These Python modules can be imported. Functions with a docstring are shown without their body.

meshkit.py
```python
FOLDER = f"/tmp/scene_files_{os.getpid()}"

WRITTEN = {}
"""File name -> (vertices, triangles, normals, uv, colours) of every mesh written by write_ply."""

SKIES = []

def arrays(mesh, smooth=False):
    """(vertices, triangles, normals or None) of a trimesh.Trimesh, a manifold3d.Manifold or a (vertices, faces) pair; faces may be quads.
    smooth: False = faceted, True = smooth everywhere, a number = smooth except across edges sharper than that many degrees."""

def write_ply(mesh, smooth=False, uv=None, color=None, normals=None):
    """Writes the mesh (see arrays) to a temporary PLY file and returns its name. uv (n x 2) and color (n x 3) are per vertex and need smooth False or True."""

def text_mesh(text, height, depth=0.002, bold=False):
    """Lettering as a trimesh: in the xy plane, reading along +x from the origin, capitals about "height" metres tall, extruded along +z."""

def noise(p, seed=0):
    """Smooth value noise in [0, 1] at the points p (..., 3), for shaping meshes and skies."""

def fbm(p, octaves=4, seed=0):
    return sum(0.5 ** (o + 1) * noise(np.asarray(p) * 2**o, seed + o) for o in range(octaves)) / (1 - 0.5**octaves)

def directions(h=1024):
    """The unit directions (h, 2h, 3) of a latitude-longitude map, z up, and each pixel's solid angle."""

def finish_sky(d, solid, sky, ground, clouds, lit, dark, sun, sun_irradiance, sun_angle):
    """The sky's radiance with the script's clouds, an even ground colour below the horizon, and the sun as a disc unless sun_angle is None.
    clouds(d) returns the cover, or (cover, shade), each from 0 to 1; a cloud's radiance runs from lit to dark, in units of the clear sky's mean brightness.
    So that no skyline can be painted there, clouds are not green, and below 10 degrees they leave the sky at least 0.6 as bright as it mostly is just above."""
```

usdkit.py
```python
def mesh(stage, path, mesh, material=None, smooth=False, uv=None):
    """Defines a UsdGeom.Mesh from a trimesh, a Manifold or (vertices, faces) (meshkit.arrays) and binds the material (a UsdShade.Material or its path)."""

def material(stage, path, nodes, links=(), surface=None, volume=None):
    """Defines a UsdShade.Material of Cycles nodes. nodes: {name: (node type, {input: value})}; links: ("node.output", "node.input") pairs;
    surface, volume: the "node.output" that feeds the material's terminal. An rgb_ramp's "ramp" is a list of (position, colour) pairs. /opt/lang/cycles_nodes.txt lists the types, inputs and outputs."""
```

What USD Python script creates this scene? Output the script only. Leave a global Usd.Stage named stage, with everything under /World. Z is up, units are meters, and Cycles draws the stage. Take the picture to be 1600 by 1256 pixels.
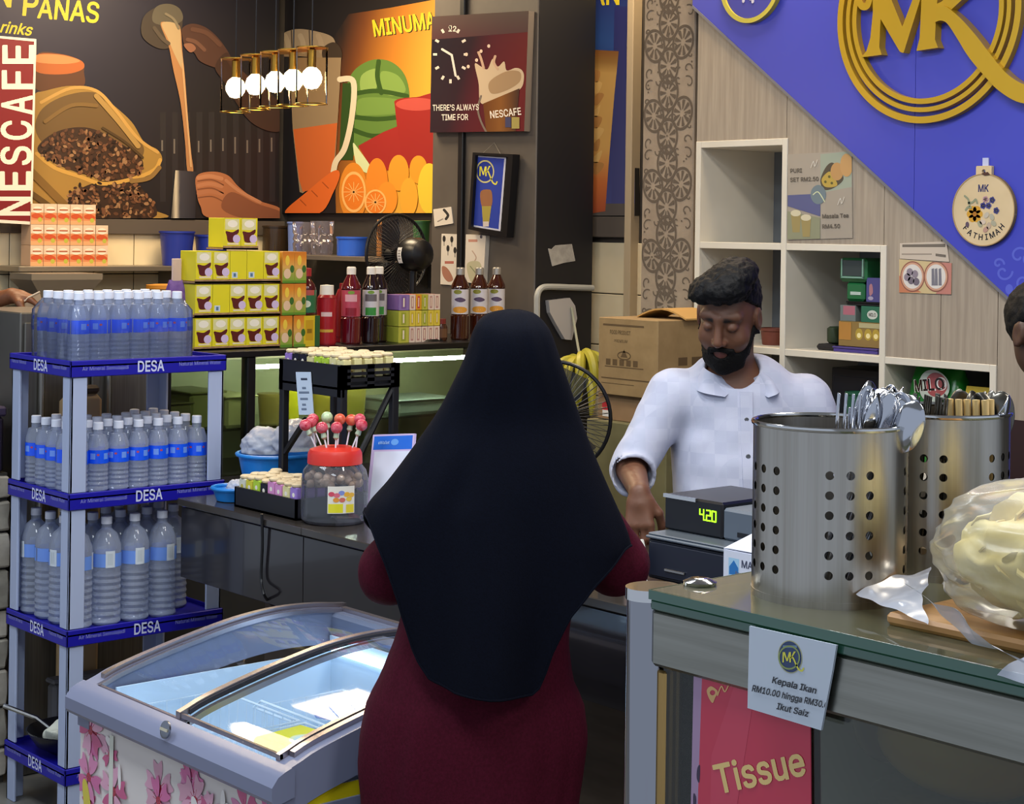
import math, random
import numpy as np, trimesh, shapely, usdkit, meshkit
from shapely.geometry import Polygon, LineString, Point, box as sbox
from shapely import affinity, unary_union
from pxr import Usd, UsdGeom, UsdLux, UsdShade, Gf, Sdf, Vt

stage = Usd.Stage.CreateInMemory()
UsdGeom.SetStageUpAxis(stage, UsdGeom.Tokens.z)
UsdGeom.SetStageMetersPerUnit(stage, 1.0)
stage.SetDefaultPrim(UsdGeom.Xform.Define(stage, '/World').GetPrim())
rng = np.random.default_rng(7)
random.seed(7)

# ------------------------------------------------------------------ camera
CAM_H, F, CX, CY, ROLL = 1.68, 2770.0, 800.0, 360.0, 0.014
RX, RY = 0.655, 0.7556           # camera right in the room's axes; x runs along the counter, y goes from the counter to the back wall
EYE = np.array([0, 0, CAM_H])
_R, _D, _U = np.array([RX, RY, 0]), np.array([-RY, RX, 0]), np.array([0, 0, 1.0])
C_R = _R * math.cos(ROLL) + _U * math.sin(ROLL)
C_U = _U * math.cos(ROLL) - _R * math.sin(ROLL)
cam = UsdGeom.Camera.Define(stage, '/World/camera')
cam.CreateHorizontalApertureAttr(36.0)
cam.CreateVerticalApertureAttr(36.0 * 1256 / 1600)
cam.CreateFocalLengthAttr(36.0 * F / 1600)
cam.CreateVerticalApertureOffsetAttr(-(628 - CY) / 1600 * 36.0)
cam.CreateHorizontalApertureOffsetAttr(0.0)
cam.CreateClippingRangeAttr(Gf.Vec2f(0.05, 100))
cam.CreateExposureAttr(0.0)
cam.AddTransformOp().Set(Gf.Matrix4d(*C_R, 0, *C_U, 0, *(-_D), 0, *EYE, 1))

# ------------------------------------------------------------------ light
def lin(h):
    if isinstance(h, str):
        h = h.lstrip('#'); c = np.array([int(h[i:i+2], 16) for i in (0, 2, 4)]) / 255
    else:
        c = np.asarray(h, float) / 255
    return np.where(c < 0.04045, c / 12.92, ((c + 0.055) / 1.055) ** 2.4)
def rect_light(name, loc, size, power, color, rot=(0, 0, 0)):
    l = UsdLux.RectLight.Define(stage, '/World/' + name)
    l.CreateWidthAttr(size[0]); l.CreateHeightAttr(size[1]); l.CreateIntensityAttr(power); l.CreateColorAttr(Gf.Vec3f(*color))
    l.AddTranslateOp().Set(Gf.Vec3d(*loc)); l.AddRotateXYZOp().Set(Gf.Vec3f(*rot))
    return l
dome = UsdLux.DomeLight.Define(stage, '/World/ambient_sky'); dome.CreateIntensityAttr(0.2); dome.CreateColorAttr(Gf.Vec3f(0.72, 0.82, 1.0))
COOL, WARM, NEUT = (0.86, 0.93, 1.0), (1.0, 0.78, 0.5), (1.0, 0.95, 0.88)
rect_light('ceiling_panel_light_dining', (-1.6, 0.9, 3.02), (1.2, 0.6), 17, COOL)
rect_light('ceiling_panel_light_dining_001', (0.2, 1.9, 3.02), (1.2, 0.6), 16, NEUT)
rect_light('ceiling_panel_light_counter', (-3.1, 2.1, 3.02), (1.2, 0.3), 19, COOL)
rect_light('ceiling_panel_light_dining_002', (-4.2, 0.9, 3.02), (1.2, 0.6), 15, COOL)
rect_light('ceiling_panel_light_cashier', (-2.4, 2.9, 3.02), (1.2, 0.3), 30, NEUT)
rect_light('ceiling_panel_light_kitchen', (-6.2, 3.9, 3.02), (0.9, 0.5), 31, WARM)
rect_light('ceiling_panel_light_kitchen_001', (-5.9, 2.6, 3.02), (0.9, 0.5), 20, WARM)
rect_light('ceiling_panel_light_back', (-3.75, 4.15, 3.02), (0.3, 0.3), 45, WARM)
rect_light('ceiling_panel_light_back_001', (-4.62, 4.5, 3.02), (0.15, 0.3), 70, WARM)

# ------------------------------------------------------------------ photo rays (a pixel of the 1600 x 1256 frame to a point at a known plane)
def ray(px, py):
    return _D + C_R * ((px - CX) / F) - C_U * ((py - CY) / F)
def onX(px, py, X): r = ray(px, py); return EYE + r * (X / r[0])
def onY(px, py, Y): r = ray(px, py); return EYE + r * (Y / r[1])
def onZ(px, py, Z): r = ray(px, py); return EYE + r * ((Z - CAM_H) / r[2])
def atd(px, py, d): return EYE + ray(px, py) * d
def proj(p):
    v = np.asarray(p, float) - EYE; d = v @ _D
    return np.array([CX + F * (v @ C_R) / d, CY - F * (v @ C_U) / d])

# ------------------------------------------------------------------ materials
_mats = {}
def M(name, col, rough=0.5, metal=0.0, **kw):
    if name not in _mats:
        _mats[name] = usdkit.material(stage, '/World/Looks/' + name, {'p': ('principled_bsdf', dict(base_color=tuple(lin(col)), roughness=rough, metallic=metal, **kw))}, surface='p.BSDF')
    return _mats[name]
def MN(name, c1, c2, scale=8, rough=0.5, metal=0.0, stretch=(1, 1, 1), bump=0.0, detail=4, lo=0.35, hi=0.65, bscale=None, **kw):
    """Two colours mixed by noise in object space, with optional relief."""
    if name not in _mats:
        n = {'t': ('texture_coordinate', {}), 'm': ('mapping', {'scale': stretch}), 'n': ('noise_texture', {'scale': scale, 'detail': detail, 'roughness': 0.6}),
             'r': ('rgb_ramp', {'ramp': [(0, lin(c1)), (lo, lin(c1)), (hi, lin(c2)), (1, lin(c2))]}),
             'p': ('principled_bsdf', dict(roughness=rough, metallic=metal, **kw))}
        l = [('t.object', 'm.vector'), ('m.vector', 'n.vector'), ('n.fac', 'r.fac'), ('r.color', 'p.base_color')]
        if bump:
            n['b'] = ('bump', {'strength': bump, 'distance': 0.004})
            if bscale:
                n['n2'] = ('noise_texture', {'scale': bscale, 'detail': 3})
                l += [('m.vector', 'n2.vector'), ('n2.fac', 'b.height'), ('b.normal', 'p.normal')]
            else:
                l += [('n.fac', 'b.height'), ('b.normal', 'p.normal')]
        _mats[name] = usdkit.material(stage, '/World/Looks/' + name, n, l, surface='p.BSDF')
    return _mats[name]
def MV(name, rough=0.5, **kw):
    """Flat print: the colour of each printed patch comes from the mesh."""
    if name not in _mats:
        _mats[name] = usdkit.material(stage, '/World/Looks/' + name, {'a': ('attribute', {'attribute': 'displayColor'}), 'p': ('principled_bsdf', dict(roughness=rough, **kw))}, [('a.color', 'p.base_color')], surface='p.BSDF')
    return _mats[name]
def MGLASS(name, tint, refl=1.0, haze=0.0, hazecol='#dfe8f5', rough=0.03, ior=1.45):
    """Thin clear sheet: transparent mixed with a mirror coat by fresnel, and optionally a little haze of its own."""
    if name not in _mats:
        n = {'t': ('transparent_bsdf', {'color': tuple(lin(tint))}), 'g': ('glossy_bsdf', {'roughness': rough, 'color': (refl,) * 3}), 'f': ('fresnel', {'IOR': ior}),
             'm': ('mix_closure', {}), 'd': ('principled_bsdf', {'base_color': tuple(lin(hazecol)), 'roughness': 0.4}), 'h': ('mix_closure', {'fac': haze})}
        l = [('f.fac', 'm.fac'), ('t.BSDF', 'm.closure1'), ('g.BSDF', 'm.closure2'), ('m.closure', 'h.closure1'), ('d.BSDF', 'h.closure2')]
        _mats[name] = usdkit.material(stage, '/World/Looks/' + name, n, l, surface='h.closure' if haze else 'm.closure')
    return _mats[name]
def MEMIT(name, col, strength):
    if name not in _mats:
        _mats[name] = usdkit.material(stage, '/World/Looks/' + name, {'e': ('emission', {'color': tuple(lin(col)), 'strength': strength})}, surface='e.emission')
    return _mats[name]
ORD = ['first', 'second', 'third', 'fourth', 'fifth', 'sixth', 'seventh', 'eighth', 'ninth', 'tenth', 'eleventh', 'twelfth']
PRINT = MV('print_satin', 0.45)
PRINT_MATT = MV('print_matt', 0.8)
PRINT_GLOSS = MV('print_gloss', 0.25)
STEEL = MN('brushed_steel', '#b9b8b4', '#a4a29c', 3, 0.28, 1.0, (30, 30, .6), 0.02)
CHROME = M('polished_chrome', '#d4d4d2', 0.10, 1.0)
BLACKP = M('black_plastic', '#0b0c10', 0.45)

# ------------------------------------------------------------------ scene graph
_count = {}
def _free(parent, name):
    k = (parent, name); n = _count.get(k, 0); _count[k] = n + 1
    return f'{parent}/{name}' + (f'_{n:03d}' if n else '')
def _tag(prim, label=None, cat=None, group=None, kind=None):
    for k, v in (('label', label), ('category', cat), ('group', group), ('kind', kind)):
        if v: prim.SetCustomDataByKey(k, v)
def thing(name, label, cat, loc=(0, 0, 0), rotz=0.0, group=None, kind=None):
    p = _free('/World', name); x = UsdGeom.Xform.Define(stage, p)
    x.AddTranslateOp().Set(Gf.Vec3d(*map(float, loc))); x.AddRotateZOp().Set(float(rotz))
    _tag(x.GetPrim(), label, cat, group, kind)
    return p
def part(parent, name, mesh, mat, smooth=30, off=None, label=None, kind=None):
    p = _free(parent, name); col = None
    if isinstance(mesh, tuple) and len(mesh) == 3: mesh, col = (mesh[0], mesh[1]), mesh[2]
    if off is not None:
        if isinstance(mesh, tuple): mesh = (mesh[0] - np.asarray(off), mesh[1])
        else: mesh = mesh.copy(); mesh.apply_translation(-np.asarray(off))
    m = usdkit.mesh(stage, p, mesh, mat, smooth if col is None else (smooth if smooth in (True, False) else False))
    if col is not None:
        UsdGeom.PrimvarsAPI(m).CreatePrimvar('displayColor', Sdf.ValueTypeNames.Color3fArray, 'vertex').Set(Vt.Vec3fArray.FromNumpy(np.asarray(col, np.float32)))
    if label or kind: _tag(m.GetPrim(), label, None, None, kind)
    return p
def solo(name, label, cat, mesh, mat, smooth=30, group=None, kind=None):
    p = part('/World', name, mesh, mat, smooth); _tag(stage.GetPrimAtPath(p), label, cat, group, kind); return p
def struct(name, mesh, mat, smooth=30): return solo(name, None, None, mesh, mat, smooth, None, 'structure')
def copy(src, loc, rotz=0.0, label=None, group=None, tilt=None):
    was = stage.GetPrimAtPath(src); d = was.GetCustomData()
    base = src.rpartition('/')[2]
    if base[-4:-3] == '_' and base[-3:].isdigit(): base = base[:-4]
    p = _free('/World', base); x = UsdGeom.Xform.Define(stage, p)
    x.GetPrim().GetReferences().AddInternalReference(src)
    ops = x.GetOrderedXformOps()
    ops[0].Set(Gf.Vec3d(*map(float, loc))); ops[1].Set(float(rotz))
    if tilt: x.AddRotateXOp().Set(float(tilt))
    x.GetPrim().SetInstanceable(True)
    _tag(x.GetPrim(), label or d.get('label'), d.get('category'), group or d.get('group'))
    return p

# ------------------------------------------------------------------ shapes
def cat(ms): return trimesh.util.concatenate([m for m in ms])
def box(x0, x1, y0, y1, z0, z1, b=0.0):
    lo, hi = np.minimum((x0, y0, z0), (x1, y1, z1)), np.maximum((x0, y0, z0), (x1, y1, z1))
    if b <= 0:
        m = trimesh.creation.box(hi - lo); m.apply_translation((lo + hi) / 2); return m
    b = min(b, (hi - lo).min() * 0.45); pts = []
    for s in np.ndindex(2, 2, 2):
        c = np.where(np.array(s) == 1, hi, lo); g = np.where(np.array(s) == 1, -b, b)
        for k in range(3):
            q = c + g; q[k] = c[k]; pts.append(q)
    return trimesh.convex.convex_hull(np.array(pts))
def frame_of(d):
    d = np.asarray(d, float); d = d / np.linalg.norm(d)
    a = np.array([0, 0, 1.0]) if abs(d[2]) < 0.9 else np.array([1.0, 0, 0])
    u = np.cross(a, d); u /= np.linalg.norm(u)
    return u, np.cross(d, u), d
def tube(path, r, n=10, caps=True, closed=False):
    path = np.asarray(path, float); k = len(path); r = np.broadcast_to(r, (k,))
    if closed: t = np.roll(path, -1, 0) - np.roll(path, 1, 0)
    else: t = np.gradient(path, axis=0)
    t /= np.maximum(np.linalg.norm(t, axis=1, keepdims=True), 1e-12)
    u = frame_of(t[0])[0]; V = []
    for i in range(k):
        u = u - t[i] * (u @ t[i]); u /= np.linalg.norm(u); w = np.cross(t[i], u)
        a = np.arange(n) / n * 2 * np.pi
        V.append(path[i] + r[i] * (np.cos(a)[:, None] * u + np.sin(a)[:, None] * w))
    V = np.vstack(V); Fc = []
    for i in range(k if closed else k - 1):
        j = (i + 1) % k
        for s in range(n):
            s2 = (s + 1) % n
            Fc += [(i * n + s, i * n + s2, j * n + s2), (i * n + s, j * n + s2, j * n + s)]
    if caps and not closed:
        V = np.vstack([V, path[0], path[-1]]); c0, c1 = len(V) - 2, len(V) - 1
        for s in range(n):
            Fc += [(c0, (s + 1) % n, s), (c1, (k - 1) * n + s, (k - 1) * n + (s + 1) % n)]
    return trimesh.Trimesh(V, np.array(Fc), process=False)
def cyl(p0, p1, r, r1=None, n=16): return tube([p0, p1], [r, r if r1 is None else r1], n)
def lathe(prof, n=24, at=(0, 0, 0)):
    prof = np.asarray(prof, float); k = len(prof); a = np.arange(n) / n * 2 * np.pi
    V = np.stack([prof[:, :1] * np.cos(a), prof[:, :1] * np.sin(a), np.repeat(prof[:, 1:], n, 1)], -1).reshape(-1, 3) + np.asarray(at)
    Fc = []
    for i in range(k - 1):
        for s in range(n):
            s2 = (s + 1) % n; A, B, C, D = i * n + s, i * n + s2, (i + 1) * n + s2, (i + 1) * n + s
            if prof[i, 0] > 1e-9: Fc.append((A, B, C))
            if prof[i + 1, 0] > 1e-9: Fc.append((A, C, D))
    return trimesh.Trimesh(V, np.array(Fc), process=False)
def prism(poly, depth):
    ms = [trimesh.creation.extrude_polygon(g, depth, engine='earcut') for g in getattr(poly, 'geoms', [poly]) if g.area > 1e-12]
    return cat(ms)
def place(m, o, ex, ey, ez):
    """mesh with local axes x, y, z put along ex, ey, ez at o"""
    T = np.eye(4); T[:3, 0], T[:3, 1], T[:3, 2], T[:3, 3] = ex, ey, ez, o
    m = m.copy(); m.apply_transform(T)
    if np.linalg.det(T[:3, :3]) < 0: m.invert()
    return m
def ring_poly(r0, r1, n=64): return Point(0, 0).buffer(r1, n).difference(Point(0, 0).buffer(r0, n))
def loft(rings, cap0=True, cap1=True, closed=True):
    rings = np.asarray(rings, float); k, n, _ = rings.shape; V = rings.reshape(-1, 3); Fc = []
    for i in range(k - 1):
        for s in range(n if closed else n - 1):
            s2 = (s + 1) % n; A, B, C, D = i * n + s, i * n + s2, (i + 1) * n + s2, (i + 1) * n + s
            Fc += [(A, B, C), (A, C, D)]
    for on, row, flip in ((cap0, 0, True), (cap1, k - 1, False)):
        if on:
            V = np.vstack([V, rings[row].mean(0)]); c = len(V) - 1
            for s in range(n):
                a, b = row * n + s, row * n + (s + 1) % n
                Fc.append((c, b, a) if flip else (c, a, b))
    return trimesh.Trimesh(V, np.array(Fc), process=False)
def wiggle(m, amp, scale, seed=0):
    m = m.copy(); v = np.array(m.vertices)
    for k in range(3): v[:, k] += (meshkit.noise(v * scale + 17.3 * k, seed + k) - 0.5) * 2 * amp
    m.vertices = v; return m
def subdiv(m, edge):
    v, f = trimesh.remesh.subdivide_to_size(m.vertices, m.faces, edge, max_iter=12); return trimesh.Trimesh(v, f, process=True)

# ------------------------------------------------------------------ flat prints
_texts = {}
def text_poly(s, bold=False):
    """outline of a line of lettering, capitals one unit tall, y up"""
    k = (s, bold)
    if k not in _texts:
        m = meshkit.text_mesh(s, 1.0, 0.01, bold); v, f = m.vertices, m.faces
        top = f[(v[f][:, :, 2] > 0.009).all(1)]
        _texts[k] = unary_union([Polygon(v[t][:, :2]) for t in top if Polygon(v[t][:, :2]).area > 1e-9]).buffer(0.004).simplify(0.006)
    return _texts[k]
def smooth_ring(pts, n=6, closed=True):
    p = np.asarray(pts, float); k = len(p); out = []
    for i in range(k if closed else k - 1):
        g = (lambda j: p[j % k]) if closed else (lambda j: p[min(max(j, 0), k - 1)])
        a, b, c, d = g(i - 1), g(i), g(i + 1), g(i + 2)
        for t in np.arange(n) / n:
            out.append(0.5 * (2 * b + (c - a) * t + (2 * a - 5 * b + 4 * c - d) * t**2 + (3 * b - a - 3 * c + d) * t**3))
    if not closed: out.append(p[-1])
    return np.array(out)
def blob(pts, n=6):
    g = Polygon(smooth_ring(pts, n)); return g if g.is_valid else g.buffer(0)
def stroke(pts, w, n=6, flat=False): return LineString(smooth_ring(pts, n, False)).buffer(w / 2, cap_style='flat' if flat else 'round')
def ell(cx, cy, rx, ry, rot=0): return affinity.rotate(affinity.scale(Point(cx, cy).buffer(1, 12), rx, ry), rot)
class Print:
    """Patches of colour on one flat surface, each a hair above the last. to3(xy) gives the surface point, nrm its outward normal."""
    def __init__(self, to3, nrm, step=0.00015, clip=None):
        self.to3, self.n, self.step, self.clip, self.k = to3, (nrm if callable(nrm) else (lambda x, y, q=np.asarray(nrm, float): q)), step, clip, 1
        self.V, self.F, self.C, self.nv = [], [], [], 0
    def add(self, g, col, edge=None, same=False):
        if not hasattr(g, 'area'): g = Polygon(g)
        if not g.is_valid: g = g.buffer(0)
        if self.clip is not None: g = g.intersection(self.clip)
        for q in getattr(g, 'geoms', [g]):
            if q.geom_type != 'Polygon' or q.area <= 1e-12: continue
            v, f = trimesh.creation.triangulate_polygon(q, engine='earcut')
            v = np.asarray(v)[:, :2]
            if edge:
                v3, f = trimesh.remesh.subdivide_to_size(np.c_[v, np.zeros(len(v))], f, edge, max_iter=12); v = v3[:, :2]
            c = np.array(col(v)) if callable(col) else np.tile(lin(col), (len(v), 1))
            N = np.array([self.n(x, y) for x, y in v]); P = np.array([self.to3(x, y) for x, y in v]) + N * self.step * self.k
            t = P[f[0]]
            f = np.asarray(f)
            if np.cross(t[1] - t[0], t[2] - t[0]) @ N[f[0][0]] < 0: f = f[:, ::-1]
            self.V.append(P); self.F.append(f + self.nv); self.C.append(c); self.nv += len(P)
        if not same: self.k += 1
        return self
    def text(self, s, x, y, h, col, bold=False, rot=0, sx=1.0, down=True, shear=0, same=False, center=False):
        g = text_poly(s, bold)
        if center: g = affinity.translate(g, -(g.bounds[0] + g.bounds[2]) / 2, 0)
        g = affinity.affine_transform(g, [h * sx, shear * h, 0, (-h if down else h), 0, 0])
        g = affinity.translate(affinity.rotate(g, rot, origin=(0, 0)), x, y)
        return self.add(g, col, same=same)
    def mesh(self):
        V, Fc, C = np.vstack(self.V), np.vstack(self.F), np.vstack(self.C)
        a = np.linalg.norm(np.cross(V[Fc[:, 1]] - V[Fc[:, 0]], V[Fc[:, 2]] - V[Fc[:, 0]]), axis=1); Fc = Fc[a > 1e-12]
        u, inv = np.unique(Fc, return_inverse=True)
        return V[u], inv.reshape(-1, 3), C[u]
def wrap_print(r, edge=None, step=0.0002):
    """print wrapped round an upright cylinder: x is arc length from the +x direction, y is height"""
    return Print(lambda x, y: np.array([r * math.cos(x / r), r * math.sin(x / r), y]), lambda x, y: np.array([math.cos(x / r), math.sin(x / r), 0]), step)
def grad(p0, p1, stops):
    p0, p1 = np.asarray(p0, float), np.asarray(p1, float); d = p1 - p0
    ts = [s[0] for s in stops]; cs = np.array([lin(s[1]) for s in stops])
    return lambda v: np.stack([np.interp(((v - p0) @ d) / (d @ d), ts, cs[:, k]) for k in range(3)], 1)
def mk_logo(pr, cx, cy, R, ringcol, letcol, down=True, disc=None, sx=1.0):
    """the round shop emblem: a ring, the joined letters and the long tail of the second one"""
    s = -1 if down else 1
    T = lambda g: affinity.affine_transform(g, [R * sx, 0, 0, R * s, cx, cy])
    if disc: pr.add(T(Point(0, 0).buffer(1.02)), disc)
    pr.add(T(ring_poly(0.86, 1.0, 24)), ringcol, same=True)
    m = unary_union([Polygon([(-.62, -.4), (-.48, -.4), (-.45, .45), (-.6, .45)]), Polygon([(-.55, .45), (-.38, .45), (-.12, -.3), (-.24, -.3)]), Polygon([(-.24, -.3), (-.12, -.3), (.1, .45), (-.02, .45)]),
                     Polygon([(.0, .45), (.17, .45), (.17, -.4), (.02, -.4)]), Polygon([(.15, -.02), (.3, .05), (.62, .5), (.42, .5)])])
    pr.add(T(m), letcol, same=True)
    pr.add(T(stroke([(.17, .0), (.35, -.02), (.62, -.55), (.85, -.95), (1.15, -1.1), (1.3, -.9)], .14)), letcol)

# ================================================================== the room
XA, YB, YC = -7.2, 4.80, 4.36
FLOOR = MN('floor_tiles_grey', '#6d6a64', '#7d7a73', 5, 0.35, bump=0.05)
struct('floor', box(-7.4, 1.2, -1.2, 5.0, -0.05, 0), FLOOR)
DARKWALL = MN('dark_paint', '#3b3733', '#423d38', 6, 0.55)
CREAMTILE = MN('cream_glazed_tile', '#efdcb4', '#f4e4c0', 4, 0.22)
struct('ceiling', box(-7.4, 1.2, -0.2, 5.0, 3.04, 3.1), M('ceiling_paint', '#b9b6b0', 0.8))
wl = _free('/World', 'wall_left'); UsdGeom.Xform.Define(stage, wl); _tag(stage.GetPrimAtPath(wl), kind='structure')
part(wl, 'wall_face', box(XA - 0.2, XA, 0.8, 5.0, 0, 3.04), DARKWALL)
wb = _free('/World', 'wall_back'); UsdGeom.Xform.Define(stage, wb); _tag(stage.GetPrimAtPath(wb), kind='structure')
part(wb, 'wall_face', box(XA, 1.2, YB, YB + 0.2, 0, 3.04), DARKWALL)
for zi in range(4):                       # cream wall tiles
    z0 = 0.86 + zi * 0.2
    for yi in range(8):
        y0 = 3.17 + yi * 0.2
        part(wl, 'tile', box(XA, XA + 0.008, y0 + 0.002, min(y0 + 0.198, YB - 0.01), z0 + 0.002, z0 + 0.198, 0.002), CREAMTILE)
    for xi in range(4):
        x0 = -5.13 + xi * 0.27
        part(wb, 'tile', box(x0 + 0.002, x0 + 0.268, YB - 0.008, YB, z0 + 0.002 - 0.02, z0 + 0.198 - 0.02, 0.002), CREAMTILE)

# ---- printed wall murals
def board_and_print(name, label, cat, pr, corners, n, thick, matp=PRINT, sidecol='#2a2622'):
    """a flat board standing at its wall with the print on its face. corners: the face outline in 3-D"""
    c = np.array(corners); n = np.asarray(n, float)
    th = thing(name, label, cat, c.mean(0))
    V = np.vstack([c, c - n * thick]); k = len(c)
    Fc = [(0, i, i + 1) for i in range(1, k - 1)] + [(k, k + i + 1, k + i) for i in range(1, k - 1)]
    for i in range(k): j = (i + 1) % k; Fc += [(i, j + k, j), (i, i + k, j + k)]
    m = trimesh.Trimesh(V, Fc, process=False); m.fix_normals()
    part(th, 'board', m, M('board_' + sidecol.strip('#'), sidecol, 0.6), False, off=c.mean(0))
    v, f, col = pr.mesh()
    part(th, 'print', (v, f, col), matp, False, off=c.mean(0))
    return th
GOLDTXT = '#d8c52e'
fA = lambda x, y: onX(x, y, XA + 0.03)
pr = Print(fA, (1, 0, 0), clip=sbox(-40, -60, 436, 341))
pr.add(sbox(-40, -60, 436, 341), grad((60, 0), (420, 300), [(0, '#2b2740'), (0.35, '#232230'), (0.7, '#1b1a1f'), (1, '#19181c')]), 25)
for x in np.arange(250, 436, 19):        # rack of glasses in the dark of the picture
    pr.add(sbox(x, 175, x + 9, 315), '#26252a', same=True)
pr.k += 1
for x in np.arange(250, 436, 19): pr.add(sbox(x + 2, 214 + (x % 7), x + 4.5, 236 + (x % 5)), '#6a645f', same=True)
pr.k += 1
pr.text('N', -14, 8, 36, GOLDTXT, True, 5, 0.9, same=True).text('P', 31, 23, 38, GOLDTXT, True, 5, 0.85, same=True).text('ANAS', 57, 27, 31, GOLDTXT, True, 5, 0.83)
pr.text('rinks', -2, 50, 17, GOLDTXT, True, 6, 0.95, shear=0.25)
pr.add(blob([(57, 86), (95, 84), (128, 96), (131, 112), (126, 137), (57, 140)]), '#5d3a25')
pr.add(blob([(57, 86), (95, 85), (127, 95), (129, 108), (100, 116), (57, 112)]), '#b5622f')
pr.add(blob([(57, 86), (95, 86), (125, 95), (100, 100), (57, 97)]), '#c98a55')
pr.add(blob([(52, 150), (70, 142), (110, 134), (150, 139), (170, 158), (205, 190), (225, 222), (246, 234), (253, 250), (240, 268), (205, 285), (190, 300), (235, 326), (250, 341), (30, 341), (30, 200)]), '#9c7a3c')
pr.add(blob([(62, 175), (100, 150), (150, 145), (175, 175), (205, 205), (225, 235), (200, 262), (120, 270), (60, 215)]), '#6a5230')
pr.add(blob([(58, 232), (90, 205), (140, 200), (190, 225), (222, 250), (215, 272), (180, 283), (130, 272), (85, 255)]), '#3a271c')
pr.add(blob([(150, 285), (195, 283), (226, 300), (238, 341), (105, 341), (112, 305)]), '#34231a')
pr.add(stroke([(57, 240), (85, 262), (125, 276), (160, 287), (205, 280), (240, 266), (250, 250)], 6), '#c2974a')
pr.add(stroke([(64, 160), (110, 138), (150, 142), (180, 172), (215, 216), (246, 238)], 5), '#bd9450')
beanA, beanB = blob([(58, 232), (90, 205), (140, 200), (190, 225), (222, 250), (215, 272), (180, 283), (130, 272), (85, 255)]), blob([(120, 290), (195, 284), (226, 300), (240, 341), (95, 341), (105, 310)])
for _ in range(720):
    x, y = (rng.uniform(60, 222), rng.uniform(203, 282)) if rng.random() < 0.62 else (rng.uniform(98, 240), rng.uniform(286, 340))
    if not (beanA.contains(Point(x, y)) or beanB.contains(Point(x, y))): continue
    pr.add(ell(x, y, rng.uniform(2.6, 4.4), rng.uniform(1.7, 2.7), rng.uniform(0, 180)), ['#5a3a28', '#7d5438', '#432b1e', '#94704f', '#241711', '#6b4630'][rng.integers(6)], same=True)
    pr.k = pr.k + (1 if _ % 40 == 0 else 0)
for _ in range(60): pr.add(stroke([(rng.uniform(70, 240), yy := rng.uniform(150, 330)), (rng.uniform(70, 240), yy + 3)], .5), '#8a6c38', same=True) if False else None
for pts, w, c in (([(70, 190), (110, 165), (150, 165)], 6, '#7a5e34'), ([(150, 150), (185, 190), (215, 228)], 8, '#a5844a'), ([(205, 283), (232, 278), (248, 262)], 7, '#86683a'), ([(160, 200), (195, 222), (222, 246)], 4, '#4a3820'), ([(40, 260), (70, 290), (100, 320)], 12, '#7a5c2c'), ([(45, 300), (80, 325), (95, 341)], 9, '#5f4722')): pr.add(stroke(pts, w), c)
pr.add(blob([(222, 58), (222, 30), (238, 14), (262, 8), (280, 16), (284, 40), (272, 70), (248, 76)]), '#403831')
pr.add(blob([(238, 34), (242, 12), (262, 6), (280, 14), (284, 32), (262, 40)]), '#5d574a')
pr.add(blob([(250, 36), (272, 38), (281, 44), (284, 80), (288, 120), (291, 160), (294, 200), (298, 240), (301, 268), (292, 268), (288, 220), (281, 160), (270, 110), (262, 70)]), '#a9794f')
pr.add(blob([(252, 36), (278, 40), (282, 74), (286, 110), (274, 90), (262, 62)]), '#b39a74')
pr.add(blob([(284, 44), (300, 37), (322, 44), (342, 62), (358, 86), (364, 104), (338, 106), (312, 96), (302, 82), (288, 72), (284, 58)]), '#4d342c')
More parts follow.
